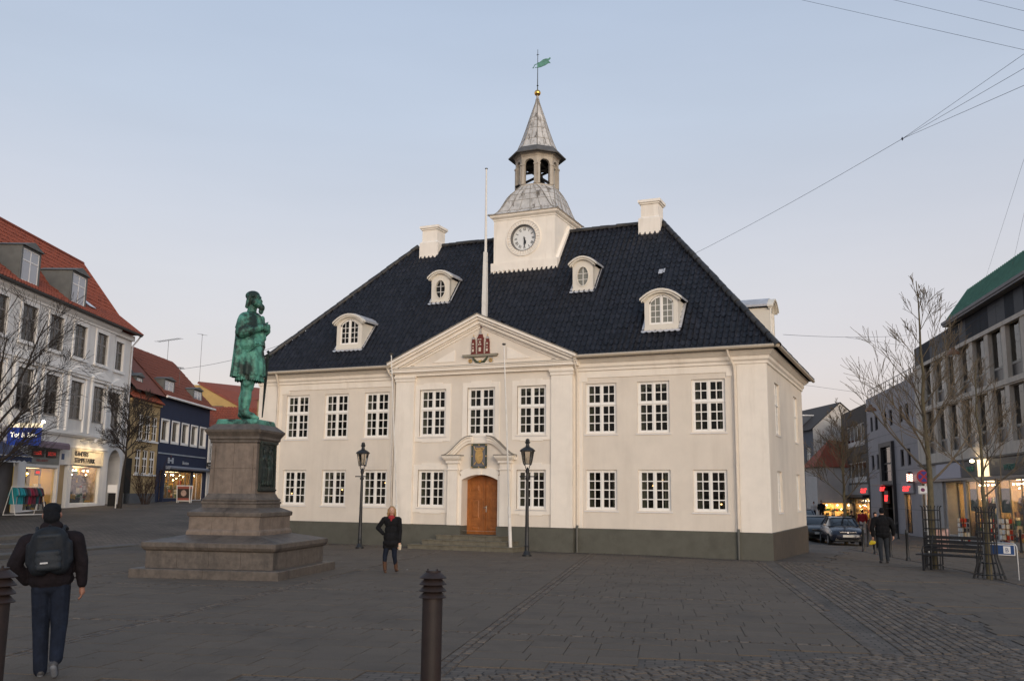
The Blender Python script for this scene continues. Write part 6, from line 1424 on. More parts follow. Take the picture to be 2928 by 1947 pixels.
# ================================================================== bare trees
m_bark = mat('olive_bark', (.105,.088,.052), .9, var=.3, vs=8, bump=.5, bs=25); m_twig = mat('twig_bark', (.115,.090,.062), .9, var=.2, vs=6); m_bark2 = mat('dark_bark', (.030,.024,.020), .9, var=.3, vs=8, bump=.5, bs=25); m_twig2 = mat('dark_twig', (.033,.026,.022), .9, var=.2, vs=6)
def grow(mb, p, d, L, r, depth, rng, up, minr=.004, spread=.75, nseg=4, kids=(3, 5), droop=0.0):
    pts = [Vector(p)]; rad = [r]; dv = Vector(d).normalized()
    for i in range(nseg):
        dv = (dv+Vector((rng.gauss(0,.07), rng.gauss(0,.07), rng.gauss(0,.05)+up))).normalized()
        pts.append(pts[-1]+dv*L/nseg); rad.append(r*(1-.62*(i+1)/nseg))
    mb.tube(pts, [max(minr, q) for q in rad], 5 if r > .03 else 3, 0, None, False)
    if depth <= 0: return
    n = max(2, round(rng.randint(*kids)*min(1.0, .25+L/1.6)))
    for k in range(n):
        t = rng.uniform(.25, .98); i = min(nseg-1, int(t*nseg)); q = pts[i].lerp(pts[i+1], t*nseg-i)
        ax = (pts[i+1]-pts[i]).normalized(); o = ax.orthogonal().normalized(); o.rotate(Matrix.Rotation(rng.uniform(0, 2*PI), 3, ax))
        nd = (ax*(1-spread*.35)+o*spread*rng.uniform(.6,1.0)+Vector((0,0,.16-droop))).normalized()
        grow(mb, q, nd, L*rng.uniform(.48,.78)*(1.15-.5*t), max(minr, rad[i]*rng.uniform(.45,.65)), depth-1, rng, up, minr, spread, 3, kids, droop)
def tree(x, y, H, r, z0, nlimb, limb, label, seed, mats=(None, None), lean=(0,0), depth=3, fan=False, spread=.8, minr=.005, up=.05, kids=(4,6), grp='bare street trees'):
    rng = random.Random(seed); g0 = T(x, y); t = thing('bare_tree', label, 'tree', (x, y, g0), 0, grp)
    pts = []; rad = []
    for i in range(13):
        u = i/12; pts.append((lean[0]*u+rng.gauss(0,.025)*u*H*.25, lean[1]*u+rng.gauss(0,.025)*u*H*.25, -.1+(H+.1)*u)); rad.append(r*(1-.93*u**.85)+.004)
    MB().tube(pts, rad, 9).build('trunk', mats[0] or m_bark, t, 60)
    mb = MB()
    for k in range(nlimb):
        u = (k+rng.uniform(.1,.9))/nlimb; z = z0+(H*.97-z0)*u; i = min(11, int(z/H*12)); f = z/H*12-i
        p = Vector(pts[i]).lerp(Vector(pts[i+1]), min(1, f)); a = k*2.4+rng.uniform(-.5,.5)
        L = limb*((1-.80*u) if not fan else (.75+.35*u))*rng.uniform(.8,1.15); d = (math.cos(a), math.sin(a), .85+.5*u if not fan else .55+.9*u)
        if fan: grow(mb, p, d, L, r*.30, depth, rng, up, minr, spread, 6, kids); continue
        grow(mb, p, d, L, max(.012, rad[i]*.48*(1-.3*u)), depth, rng, up, minr, spread, 5, kids)
    mb.build('branches', mats[1] or m_twig, t)
    return t
tree(4.77, -1.51, 8.5, .115, 2.5, 21, 2.6, 'tall bare tree in an iron guard beside the bench', 5, depth=2, minr=.0062, spread=.60, up=.05, kids=(5,8))
tree(6.04, -4.61, 5.6, .075, 2.0, 15, 1.9, 'smaller bare tree in a flared iron guard at the right', 8, depth=2, minr=.0055, spread=.60, up=.05, kids=(5,8))
tree(.34, 24.0, 7.6, .11, 2.2, 20, 2.6, 'bare tree in front of the parked navy car', 21, minr=.010, depth=2, kids=(6,9), spread=.65)
def tree_guard(x, y, label, h=1.75, r=.24, flare=0.0):
    t = thing('tree_guard', label, 'tree guard', (x, y, T(x, y)), 0, 'iron guards round the right trees'); n = 16
    for k in range(n):
        a = 2*PI*k/n; c, s = math.cos(a), math.sin(a)
        MB().tube([(c*(r+flare),s*(r+flare),0),(c*(r+flare*.55),s*(r+flare*.55),.25),(c*r,s*r,.55),(c*r,s*r,h),(c*(r+.05),s*(r+.05),h+.05)], .0125, 5).build('bar', m_iron, t)
    for z in (.12, .40, .62, .9, 1.15, 1.4, h-.08):
        rr = r+(flare*.8 if z < .3 else 0); MB().tube([(rr*math.cos(2*PI*k/24),rr*math.sin(2*PI*k/24),z) for k in range(25)], .013, 5).build('hoop', m_iron, t)
tree_guard(4.77, -1.51, 'straight iron tree guard left of the bench'); tree_guard(6.04, -4.61, 'iron tree guard with flared foot at the right', 1.75, .22, .16)

# ================================================================== street furniture on the right
for i, (x, y, lb) in enumerate(((2.0,12.0,'black bollard left of the man with the yellow bag, nearest the town hall'),(1.75,19.6,'black bollard farthest back, beside the navy car'),(2.61,9.4,'black bollard just left of the man with the yellow bag'),(3.28,6.9,'black bollard just right of the man with the yellow bag'),(3.94,4.1,'tall black bollard standing alone right of the walking man'),(4.58,-.55,'black bollard at the left end of the bench'),(8.35,16.6,'black bollard at the right edge before the shop window'))):
    post_bollard(x, y, lb)
post_bollard(2.67, 35.0, 'black bollard far back before the lit doorway')
bn_ = thing('park_bench', 'black slatted bench between the two guarded trees', 'bench', (5.28, -2.55, T(5.28,-2.55)), R(-26))
m_slat = mat('bench_slat', (.020,.020,.021), .45, var=.3, vs=8)
for k in range(4): MB().box(-.95,.95,-.28+.125*k,-.28+.125*k+.10,.42+.004*k,.455+.004*k).build('seat_slat', m_slat, bn_)
for k in range(4): MB().box(-.95,.95,.24+.045*k,.265+.045*k,.52+.115*k,.61+.115*k).build('back_slat', m_slat, bn_)
for s in (-.75,.75):
    MB().box(s-.03,s+.03,-.27,-.21,-.02,.42).build('leg', m_iron, bn_); MB().box(s-.03,s+.03,.16,.22,-.02,.42).build('leg', m_iron, bn_)
    MB().box(s-.02,s+.02,-.28,.24,.37,.42).tube([(s,.22,.42),(s,.27,.6),(s,.41,.98)], .022, 6).tube([(s,-.26,.43),(s,-.29,.56),(s,-.22,.66),(s,.0,.67),(s,.28,.65)], .018, 6).build('end_frame', m_iron, bn_)
sg = thing('information_sign', 'low blue and white sign on a bent steel hoop', 'sign', (6.40,-4.55,T(6.4,-4.55)), R(-4))
m_steel = mat('galvanised_steel', (.34,.35,.36), .45, metal=.6, var=.1)
MB().tube([(.30,0,0),(.30,0,.80),(.27,0,.87),(.20,0,.90),(-.35,0,.90),(-.42,0,.87),(-.45,0,.80),(-.45,0,0)], .02, 8).build('hoop', m_steel, sg, 50)
MB().box(-.43,.26,-.012,.008,.60,.87).build('sign_plate', mat('sign_white', (.62,.62,.62), .5), sg)
MB().box(-.41,.24,-.018,-.013,.62,.85).build('sign_blue', mat('sign_blue_paint', (.012,.05,.16), .45), sg)
MB().box(.0,.16,-.022,-.019,.645,.825).build('sign_square', MATS['sign_white'], sg); link('sign_lettering', text_mesh('B', .15, MATS['sign_blue_paint'], .002, 'CENTER'), sg, (.08,-.024,.68), (PI/2,0,0))
ns = thing('no_stopping_sign', 'round red and blue no stopping sign with white plate on pole', 'sign', (4.61, 3.24, T(4.61,3.24)), R(3))
MB().tube([(.02,.05,0),(.02,.05,3.05)], .03, 8).build('pole', m_steel, ns, 50)
sd_ = MB(); zc = 2.83
sd_.pry(oval(0,zc,.235,.235,32), -.01, .01); sd_.build('sign_back', m_steel, ns)
MB().pry(oval(0,zc,.23,.23,32), -.014, -.011).build('sign_red', mat('sign_red_paint', (.27,.012,.018), .45), ns)
bl = MB()
for k in range(4):
    a0 = PI/4+PI/2*k+.20; a1 = PI/4+PI/2*(k+1)-.20
    bl.pry([(.035*math.cos((a0+a1)/2), zc+.035*math.sin((a0+a1)/2))]+[(.175*math.cos(a0+(a1-a0)*i/8), zc+.175*math.sin(a0+(a1-a0)*i/8)) for i in range(9)], -.019, -.015)
bl.build('sign_blue', mat('sign_ultramarine', (.02,.028,.20), .45), ns)
MB().box(-.20,.22,-.012,.008,2.25,2.52).build('sub_plate', MATS['sign_white'], ns); MB().pry(oval(-.06,2.385,.065,.065,20), -.018, -.013).build('sub_symbol', mat('symbol_plum', (.12,.02,.08), .5), ns)
MB().plate(-.18,.20,2.27,2.50,[(-.172,.192,2.278,2.492)],-.016,-.012).build('sub_border', m_black, ns)
sb = thing('sandwich_board', 'folding poster board beside the guarded tree before the shops', 'sign', (W2(45,20.4)[0], W2(45,20.4)[1], T(*W2(45,20.4))), R(-10))
for s in (-1, 1):
    M = Matrix.Rotation(s*R(12),4,'X')
    MB().plate(-.32,.32,0,1.05,[(-.27,.27,.08,.98)],-.0,.02,0,Matrix.Translation((0,s*.23*-1,0)) @ M).build('frame', m_alu, sb); MB().box(-.27,.27,.005,.012,.08,.98,0,Matrix.Translation((0,s*.23*-1,0)) @ M).build('poster', mat('pink_poster', (.50,.32,.28), .6, var=.5, vs=5), sb)

# ================================================================== hanging street lamps and wires
m_wire = mat('wire_grey', (.055,.07,.10), .6); m_hang = mat('hanging_lamp_brown', (.19,.10,.055), .6, var=.2, vs=8)
def hanging_lamp(p, r, label):
    t = thing('hanging_lamp', label, 'lamp', p, 0, 'lamps hung over the right street')
    MB().lathe([(r,0),(r*.98,.05),(r*.82,.18),(r*.45,.27),(r*.3,.30),(r*.28,.40),(.02,.42)], 16).build('shade', m_hang, t, 40); MB().lathe([(r*.9,.0),(r*.5,-.05),(0,-.06)], 14).build('bowl', m_lampglass, t, 50)
    MB().tube([(0,0,.4),(0,0,1.1)], .012, 5).build('hanger', m_wire, t)
hanging_lamp((1.53,32.5,7.5), .36, 'brown hanging lamp before the lilac grey building'); hanging_lamp((6.26,21.5,9.35), .36, 'brown hanging lamp before the office block windows')
def wire(name, pts, label, r=.012, sag=0.0, group='overhead wires'):
    P = []
    for a, b in zip(pts[:-1], pts[1:]):
        a, b = Vector(a), Vector(b)
        for i in range(12): u = i/12; P.append(a.lerp(b, u)-Vector((0,0,sag*4*u*(1-u))))
    P.append(Vector(pts[-1]))
    base = P[0]; o = MB().tube([tuple(p-base) for p in P], r*.8, 4).build(name, m_wire, None, None, tuple(base)); return tag(o, label, 'wire', group)
N = Vector((4.55,6.5,15.98))
wire('span_wire', [tuple(N),(-11.28,26.81,16.38)], 'wire running down behind the right hip of the roof', .012, .2)
for e, lb in (((8.23,-6.09,13.58),'uppermost of the three wires fanning right from the joint'),((8.20,-6.11,13.11),'middle of the three wires fanning right from the joint'),((8.15,-6.12,12.55),'lowest of the three wires fanning right from the joint')): wire('span_wire', [tuple(N), e], lb, .009)
jt = thing('wire_joint', 'small dark joint where three sky wires meet', 'wire', tuple(N)); MB().lathe([(0,-.09),(.05,0),(0,.09)], 8).build('clamp', m_wire, jt)
for a, b, lb in (((1.04,-9.3,14.85),(7.27,-13.09,10.02),'longest of the faint wires crossing the top right sky'),((3.07,-8.4,14.93),(7.3,-13.08,10.38),'second faint wire at the top right of the sky'),((5.59,-7.27,14.81),(7.33,-13.06,10.78),'short faint wire in the top right corner')): wire('span_wire', [a, b], lb, .0045)
wire('span_wire', [(-.4,7.36,8.58),(4.47,37.13,13.08)], 'thin wire from the roof corner to the office block', .010, .15); wire('span_wire', [(.97,21.33,10.6),(4.42,37.11,12.17)], 'short wire branching to the hanging lamp', .009)
wire('span_wire', [(8.34,26.81,14.46),(8.5,2.79,13.88)], 'left steep wire above the copper roof', .006); wire('span_wire', [(9.41,25.1,14.0),(8.42,2.75,12.35)], 'right steep wire above the copper roof', .006)
wire('span_wire', [(1.53,32.5,8.6),(-3,30,9.2)], 'wire carrying the hanging lamp towards the town hall', .01); wire('span_wire', [(6.26,21.5,10.45),(8.7,21.6,12.0)], 'wire carrying the hanging lamp from the office block', .01)
# ================================================================== left street (local x runs away from the camera, y into the houses)
LA = R(90)+YAW
def lframe(name, label, d, cat='building', l=-23.0):
    p = W2(d, l); return thing(name, label, cat, (p[0], p[1], 0), LA)
m_lw = mat('cool_white_render', (.72,.70,.67), .8, var=.05, vs=1.5, bump=.08, bs=40, dirt=(.40,.39,.38), ds=1.2, da=.35, streak=True)
m_lt = mat('white_stucco_trim', (.80,.78,.75), .75, var=.04, vs=3)
m_lglass = glass('old_glass', (.50,.46,.44), 1.1); m_greyframe = mat('grey_frame', (.20,.185,.175), .6, var=.1); m_greyint = mat('mauve_interior', (.36,.31,.29), .9, var=.3, vs=1.5)
m_slate = mat('slate_cheek', (.13,.135,.13), .75, var=.15, vs=3); m_cornd = mat('dark_gutter', (.05,.045,.04), .6)
m_cream = mat('cream_sign', (.70,.62,.48), .7, var=.04); m_yelint = mat('yellow_interior', (.72,.52,.12), .8, var=.12, vs=1.5)

wb = lframe('corner_house', 'white three-storey stucco house with red roof, dormers and shops', 30)
D0 = 30.0; xx_ = lambda d: d-D0
c1 = [37.7+2.67*k for k in range(6)]                       # left edges of the main windows
up2 = [(xx_(51.0-2.67*k), xx_(52.4-2.67*k), 8.9, 10.62) for k in range(7)]; up1 = [(xx_(51.06-2.67*k), xx_(52.5-2.67*k), 5.66, 7.63) for k in range(7)]
MB().wall(0, xx_(53.4), 4.9, 11.2, up2+up1, 0, .16).build('wall', m_lw, wb)
gf = [(xx_(49.3), xx_(52.6), 1.25, 3.25), (xx_(44.6), xx_(47.75), .95, 3.05), (xx_(47.9), xx_(48.85), .95, 3.25), (xx_(41.6), xx_(43.9), .8, 3.2)]
MB().wall(0, xx_(53.6), -.2, 4.9, gf, -.04, .2).build('ground_floor_wall', m_lw, wb)
r2 = [(xx_(53.75), xx_(54.85), 8.9, 10.56), (xx_(53.75), xx_(54.95), 5.68, 7.56)]
MB().wall(xx_(53.4), xx_(56.0), 4.35, 11.2, r2, .12, .16).box(xx_(55.95), xx_(56.0), .13, 8, -.2, 11.2).box(xx_(53.35), xx_(53.4), 0, .14, 4.9, 11.2).build('corner_bay_wall', m_lw, wb)
# arched passage
ar = [(xx_(53.95)+1.65*.5*(1-math.cos(PI*i/12)), 3.45+.85*math.sin(PI*i/12)) for i in range(13)]
MB().pry([(xx_(53.6),.0),(xx_(53.95),.0)]+ar+[(xx_(55.6),.0),(xx_(56.0),.0),(xx_(56.0),4.36),(xx_(53.6),4.36)], .1, .9).build('arch_wall', m_lw, wb)
MB().box(xx_(53.6), xx_(56.0), 1.4, 1.5, -.2, 4.6).build('passage_back', m_dark, wb)
MB().box(0, xx_(53.5), .6, .7, 4.9, 11).box(xx_(53.4), xx_(56), .7, .8, 4.6, 11).build('interior_wall', m_greyint, wb)
tr = MB()
tr.box(0, xx_(53.45), -.14, 0, 4.72, 4.80).box(0, xx_(53.5), -.20, 0, 4.80, 4.93).box(0, xx_(53.45), -.10, 0, 4.15, 4.25).box(xx_(53.45), xx_(56.05), -.0, .12, 4.5, 4.62)
tr.sweep(0, xx_(53.42), 0, 4, [(0,10.85),(.06,10.88),(.06,10.98),(.16,11.06),(.22,11.12),(.26,11.22)]); tr.box(xx_(53.42), xx_(56.1), -.02, .2, 10.9, 11.2)
for a, b, c, d in up2+r2[:1]:
    tr.plate(a-.16, b+.16, c-.05, d+.2, [(a, b, c, d)], -.05 if a < xx_(53.4) else .07, .12); tr.box(a-.24, b+.24, -.12 if a < xx_(53.4) else .02, .12, c-.17, c-.05)
for a, b, c, d in up1+r2[1:]:
    o_ = 0 if a < xx_(53.4) else .12
    tr.plate(a-.14, b+.14, c-.0, d+.16, [(a, b, c, d)], o_-.05, o_+.01); tr.box(a-.34, a-.16, o_-.10, o_, 5.0, d+.22); tr.box(b+.16, b+.34, o_-.10, o_, 5.0, d+.22)
    tr.box(a-.4, b+.4, o_-.14, o_, d+.22, d+.36); cx = (a+b)/2
    for q0, q1, ya in ((0, .09, .20), (.09, .16, .13)): tr.pry([(a-.45,d+.47-q1),(b+.45,d+.47-q1),(b+.45,d+.47-q0),(cx,d+.86-q0),(a-.45,d+.47-q0)] if q0 == 0 else [(a-.36,d+.36),(b+.36,d+.36),(cx,d+.74)], o_-ya, o_)
tr.build('stucco_trim', m_lt, wb)
MB().tube([(0,-.36,11.28),(xx_(56.2),-.36,11.28)], .09, 8).build('gutter', m_cornd, wb); MB().tube([(xx_(56.15),-.34,11.25),(xx_(56.1),-.2,11.0),(xx_(55.98),.05,10.6),(xx_(55.98),.06,1.0)], .05, 8).build('downpipe', m_lead2, wb)
def lwin(parent, a, b, c, d, y, rows, fm=m_greyframe, gm=m_lglass, mid=True, split=.36):
    zm = d-(d-c)*split; hl = [(a+.07,(a+b)/2-.04,c+.07,zm-.05),((a+b)/2+.04,b-.07,c+.07,zm-.05),(a+.07,(a+b)/2-.04,zm+.05,d-.07),((a+b)/2+.04,b-.07,zm+.05,d-.07)]
    w = link('window', MB().plate(a, b, c, d, hl, y, y+.05).mesh('window', fm), parent)
    for h in hl: MB().box(h[0]-.01, h[1]+.01, y+.02, y+.026, h[2]-.01, h[3]+.01).build('pane', gm, w)
    for k in range(1, rows): z = c+.07+(zm-.12-c)*k/rows; MB().box(a+.06, b-.06, y+.005, y+.035, z-.015, z+.015).build('glazing_bar', fm, w)
    return w
for h in up2[:6]+up1[:6]: lwin(wb, *h, .08, 2)
for h in r2: lwin(wb, *h, .2, 2)
# roof
rise = 16.1; 
roofL = link('roof', None, wb)
MB().add([(-1,-.42,11.3),(xx_(56.3),-.42,11.3),(xx_(56.3),1.2,12.5),(-1,1.2,12.5)],[(0,1,2,3)]).add([(-1,1.2,12.5),(xx_(56.3),1.2,12.5),(xx_(56.25),3.65,15.75),(-1,3.65,15.75)],[(0,1,2,3)]).add([(-1,3.65,15.75),(xx_(56.25),3.65,15.75),(xx_(56.3),7.8,11.3),(-1,7.8,11.3)],[(0,1,2,3)]).add([(xx_(56.28),-.42,11.3),(xx_(56.28),7.8,11.3),(xx_(56.25),3.65,15.75),(xx_(56.28),1.2,12.5)],[(0,1,2,3)]).build('roof_deck', m_redroof, roofL)
def pan_rows(parent, x0, x1, P, m, tw=.26, tl=.36):
    """real pantile rows laid on a polyline of (y,z) points; too small to pick apart, kept as one part"""
    g = MB(); pf = [(0,.0),(.18,.045),(.36,.05),(.52,.01),(.8,.0),(1,.0)]
    for (ya, za), (yb, zb) in zip(P[:-1], P[1:]):
        L = math.hypot(yb-ya, zb-za); n = max(1, round(L/tl)); a = math.atan2(zb-za, yb-ya); dy, dz = (yb-ya)/n, (zb-za)/n; ny, nz = -math.sin(a), math.cos(a)
        for r in range(n):
            y, z = ya+dy*r, za+dz*r; k = 0
            x = x0
            while x < x1-.05:
                j = random.gauss(0,.006); v = []
                for u, h in pf: v.append((min(x1, x+u*tw), y+ny*(h+.035+j), z+nz*(h+.035+j)))
                for u, h in pf: v.append((min(x1, x+u*tw), y+dy*1.08+ny*(h+j), z+dz*1.08+nz*(h+j)))
                for u, h in pf: v.append((min(x1, x+u*tw), y+ny*(h+.01+j), z+nz*(h+.01+j)))
                N_ = len(pf); g.add(v, [(i,i+1,N_+i+1,N_+i) for i in range(N_-1)]+[(2*N_+i,2*N_+i+1,i+1,i) for i in range(N_-1)]); x += tw
    return tag(g.build('roof_tiles', m, parent, 55), None, None, None, 'stuff')
pan_rows(roofL, 6.0, xx_(56.28), [(-.42,11.3),(1.2,12.5),(3.65,15.75)], m_redroof)
MB().tube([(-1,3.65,15.8),(xx_(56.3),3.65,15.8)], .11, 6).tube([(xx_(56.3),-.42,11.33),(xx_(56.32),1.2,12.55),(xx_(56.27),3.65,15.8)], .06, 6).build('ridge_tiles', m_redroof, roofL)
def slate_dormer(parent, a, b, z0, z1, y, zr, fm=m_lt):
    d = link('dormer', None, parent); back = y+2.6; cx = (a+b)/2
    MB().box(a, b, y+.06, back, z0-.4, z1-.0).build('cheek', m_slate, d)
    MB().plate(a, b, z0-.3, z1, [(a+.14, b-.14, z0+.05, z1-.1)], y, y+.07).build('front', m_slate, d)
    MB().pry([(a-.10,z1),(b+.10,z1),(cx,zr)], y-.12, back).build('dormer_roof', m_slate, d)
    w = link('window', MB().plate(a+.14, b-.14, z0+.05, z1-.1, [(a+.2,cx-.03,z0+.11,z0+(z1-z0)*.6),(cx+.03,b-.2,z0+.11,z0+(z1-z0)*.6),(a+.2,cx-.03,z0+(z1-z0)*.64,z1-.16),(cx+.03,b-.2,z0+(z1-z0)*.64,z1-.16)], y+.02, y+.06).mesh('window', fm), d)
    for p, q in ((a+.19, cx-.02), (cx+.02, b-.19)): MB().box(p, q, y+.035, y+.041, z0+.1, z1-.15).build('pane', mat('sky_glass', (.34,.35,.38), .06, var=.05, spec=.9), w)
for d_ in (47.5, 42.45, 37.4): slate_dormer(wb, xx_(d_), xx_(d_+1.8), 11.6, 13.3, .0, 13.62)
MB().box(0,.75,0,1.0,.05,.09).build('skylight', mat('skylight_glass', (.45,.5,.58), .08, spec=.9), wb, None, (xx_(50.4),.3,11.9), (math.atan2(1.2,1.62),0,0))
# shop fronts: stamp shop, nail bar
shop(wb, xx_(49.3), xx_(52.6), 1.25, 3.25, .1, 1.3, 31, 1, 6, (.20,.36,.56,.76), mat('stamp_shop_wall', (.50,.38,.24), .8, var=.1), m_lt, .42)
MB().box(xx_(51.55), xx_(52.55), .9, .95, 1.3, 3.2).build('side_display', mat('display_pale', (.62,.54,.42), .8), wb)
sgn = MB().box(xx_(49.1), xx_(52.75), -.10, -.03, 3.28, 4.1).plate(xx_(49.1), xx_(52.75), 3.28, 4.1, [(xx_(49.2), xx_(52.65), 3.36, 4.02)], -.14, -.10); sgn.build('sign_board', m_cream, wb)
m_let = mat('black_letters', (.02,.02,.022), .6)
for tx, z in (('RANDERS', 3.74), ('STEMPELFABRIK', 3.40)):
    t_ = link('sign_lettering', text_mesh(tx, .36, m_let, .008, 'LEFT', 0, .93), wb, (xx_(49.32), -.115, z), (PI/2, 0, 0)); t_.scale = (1.02 if len(tx) > 8 else 1.04, 1, 1)
shop(wb, xx_(44.6), xx_(47.75), .95, 3.05, .12, 1.6, 32, 2, 2, (), m_yelint, m_lt, .34)
MB().box(xx_(45.35), xx_(46.1), .5, .55, .95, 2.9).build('inner_door', mat('inner_door_dark', (.05,.04,.03), .6), wb); MB().box(xx_(45.45), xx_(46.0), .46, .5, 1.0, 2.85).build('inner_door_panel', m_yelint, wb)
MB().box(xx_(45.75), xx_(46.35), .10, .13, 2.65, 2.95).build('open_sign', m_black, wb); link('sign_lettering', text_mesh('OPEN', .17, emis('open_red', (1,.05,.04), .9), .005), wb, (xx_(45.82), .09, 2.74), (PI/2,0,0))
MB().box(xx_(44.6), xx_(47.75), -.06, -.03, 3.2, 4.12).build('shop_panel', mat('panel_sage', (.20,.205,.19), .6), wb)
for a, b, tx in ((44.95,46.05,'FRISØR'),(46.35,47.3,'SALON')):
    MB().box(xx_(a), xx_(b), -.12, -.06, 3.55, 3.9).build('led_sign', mat('led_dark', (.03,.012,.01), .5), wb)
    link('sign_lettering', text_mesh(tx, .26, emis('dim_red_led', (1,.06,.04), .22), .004, 'LEFT', 0, .9), wb, (xx_(a)+.06, -.125, 3.64), (PI/2,0,0))
link('sign_lettering', text_mesh('HAIR & BEAUTY', .17, mat('red_letters', (.25,.05,.05), .6), .004), wb, (xx_(45.4), -.065, 3.32), (PI/2,0,0))
MB().tube([(xx_(44.75),-.30,4.18),(xx_(48.0),-.30,4.18)], .14, 10).box(xx_(44.75), xx_(48.0), -.44, -.40, 3.98, 4.15).build('rolled_awning', mat('mauve_awning', (.20,.15,.18), .8), wb)
MB().box(xx_(47.9), xx_(48.85), -.02, .35, 3.25, 4.08).build('niche_sign', mat('niche_taupe', (.26,.245,.24), .7), wb); MB().box(xx_(48.0), xx_(48.3), -.05, -.02, 3.5, 3.8).build('niche_badge', MATS['sign_blue_paint'], wb)
MB().box(xx_(47.9), xx_(48.85), .5, .55, .9, 3.25).build('niche_back', m_lw, wb)
# picture lamps over the stamp shop sign: real lit lamps
for k, d_ in enumerate((49.95, 51.05, 52.15)):
    lm = link('spotlight_arm', MB().tube([(xx_(d_),-.05,4.55),(xx_(d_),-.8,4.62)], .018, 6).lathe([(0,0),(.05,.01),(.05,.04),(0,.05)], 8, (xx_(d_),-.06,4.53)).mesh('spotlight_arm', m_alu), wb)
    MB().lathe([(.0,.20),(.06,.19),(.10,.10),(.11,.0)], 12, (0,0,0), 0, Matrix.Translation((xx_(d_),-.85,4.50)) @ Matrix.Rotation(R(35),4,'X'), False).build('spotlight_head', m_white, lm, 40)
    MB().lathe([(0,.02),(.08,.03),(0,.06)], 10, (0,0,0), 0, Matrix.Translation((xx_(d_),-.85,4.50)) @ Matrix.Rotation(R(35),4,'X')).build('spotlight_bulb', e_lamp, lm)
    sl = bpy.data.lights.new('sign_spot', 'SPOT'); sl.energy = 24; sl.color = (1,.72,.40); sl.spot_size = R(115); sl.spot_blend = .8; sl.shadow_soft_size = .08
    so = link('sign_spot', sl, wb, (xx_(d_), -.90, 4.42)); so.rotation_euler = (R(35), 0, 0)
# projecting blue sign, its lamp, blue awning
bs = link('projecting_sign', None, wb, (xx_(42.6), -.1, 0))
MB().box(-.06,.06,-1.5,0,3.95,4.75).build('sign_box', mat('royal_blue', (.008,.025,.15), .4, emit=.5), bs); MB().box(-.07,.07,-1.5,0,4.75,4.95).build('sign_head', emis('sign_head_glow', (1,.85,.6), .5), bs)
link('sign_lettering', text_mesh('Tøj & Sko', .30, emis('lit_letters', (1,.9,.7), 1.8), .004, 'CENTER'), bs, (-.075,-.75,4.32), (PI/2,0,-PI/2))
MB().lathe([(0,0),(.07,.03),(.07,.1),(0,.14)], 10, (-.1,-1.6,4.95)).build('sign_lamp', e_lamp, bs)
aw = MB(); m_awn = mat('blue_awning', (.012,.028,.085), .75, var=.1, vs=3)
xa, xb = xx_(33), xx_(41.4)
aw.add([(xa,-.05,4.1),(xb+.9,-.05,4.1),(xb,-1.9,3.38),(xa,-1.9,3.38)], [(0,1,2,3)]); aw.add([(xb+.9,-.05,4.1),(xb+.9,-.05,3.4),(xb,-1.9,3.38)], [(0,1,2)])
n_ = 40; e_ = [(xa+(xb-xa)*i/n_, -1.9, 3.38) for i in range(n_+1)]; aw.add(e_+[(x, y, 3.18-.05*math.sin(PI*(i % 2)/1+.8)) for i, (x, y, z) in enumerate(e_)], [(i,i+1,n_+2+i,n_+1+i) for i in range(n_)])
aw.build('awning', m_awn, wb); MB().box(xa, xb, -1.93, -1.89, 3.37, 3.40).build('awning_bar', m_white, wb)
MB().box(xx_(41.3), xx_(44.2), .35, .4, .6, 3.4).build('recess_back', mat('recess_grey', (.12,.11,.105), .8, var=.2), wb)
# garments on a rail
gr = thing('clothes_rail', 'white rail of teal and maroon shirts outside the shop', 'clothes rail', (W2(42.2,-21.6)[0], W2(42.2,-21.6)[1], T(*W2(42.2,-21.6))), LA-R(10))
MB().tube([(-1.0,0,1.28),(1.0,0,1.28)], .018, 6).tube([(-1.0,-.3,.05),(-1.0,0,1.28),(-1.0,.3,.05)], .018, 6).tube([(1.0,-.3,.05),(1.0,0,1.28),(1.0,.3,.05)], .018, 6).tube([(-1.0,-.3,.06),(1.0,-.3,.06)], .02, 6).tube([(-1.0,.3,.06),(1.0,.3,.06)], .02, 6).build('rail', m_white, gr)
m_cl = [mat('garment_%d' % i, c, .85, var=.15, vs=9) for i, c in enumerate(((.015,.22,.27),(.02,.25,.29),(.10,.02,.035),(.22,.02,.05),(.02,.07,.09),(.05,.045,.06),(.30,.33,.35),(.014,.012,.016)))]
for i in range(16):
    x = -.92+i*.12; c_ = m_cl[(1,6,0,0,1,4,5,3,3,2,2,2,4,2,7,7)[i]]; M = Matrix.Translation((x, 0, 0)) @ Matrix.Rotation(R(90+random.uniform(-28,10)),4,'Z') @ Matrix.Rotation(R(random.uniform(-4,4)),4,'X')
    MB().pry([(-.20,.52),(.20,.52),(.21,1.02),(.30,.86),(.36,.92),(.24,1.18),(.08,1.24),(-.08,1.24),(-.24,1.18),(-.36,.92),(-.30,.86),(-.21,1.02)], -.035, .035, 0, M).build('shirt', c_, gr)
jk = thing('hanging_jacket', 'bright blue jacket hanging at the left edge of the picture', 'jacket', (W2(38.6,-21.25)[0], W2(38.6,-21.25)[1], T(*W2(38.6,-21.25))), LA)
figure('jacket_body', [('e',(0,0,1.15),(.26,.12,.22),0),('e',(0,0,.85),(.27,.12,.28),0),('c',(-.25,0,1.25),(-.33,0,.75),.08,.06,0),('c',(.25,0,1.25),(.33,0,.75),.08,.06,0)], [mat('bright_blue_cloth', (.015,.03,.30), .8, var=.15)], .03, jk)
MB().tube([(0,0,0),(0,0,1.5)], .02, 6).lathe([(.25,0),(.25,.03),(0,.04)], 12).build('stand', m_alu, jk)
np_ = thing('notice_board', 'small notice board on a post beside the arched passage', 'sign', (W2(49.6,-20.9)[0], W2(49.6,-20.9)[1], T(*W2(49.6,-20.9))), YAW)
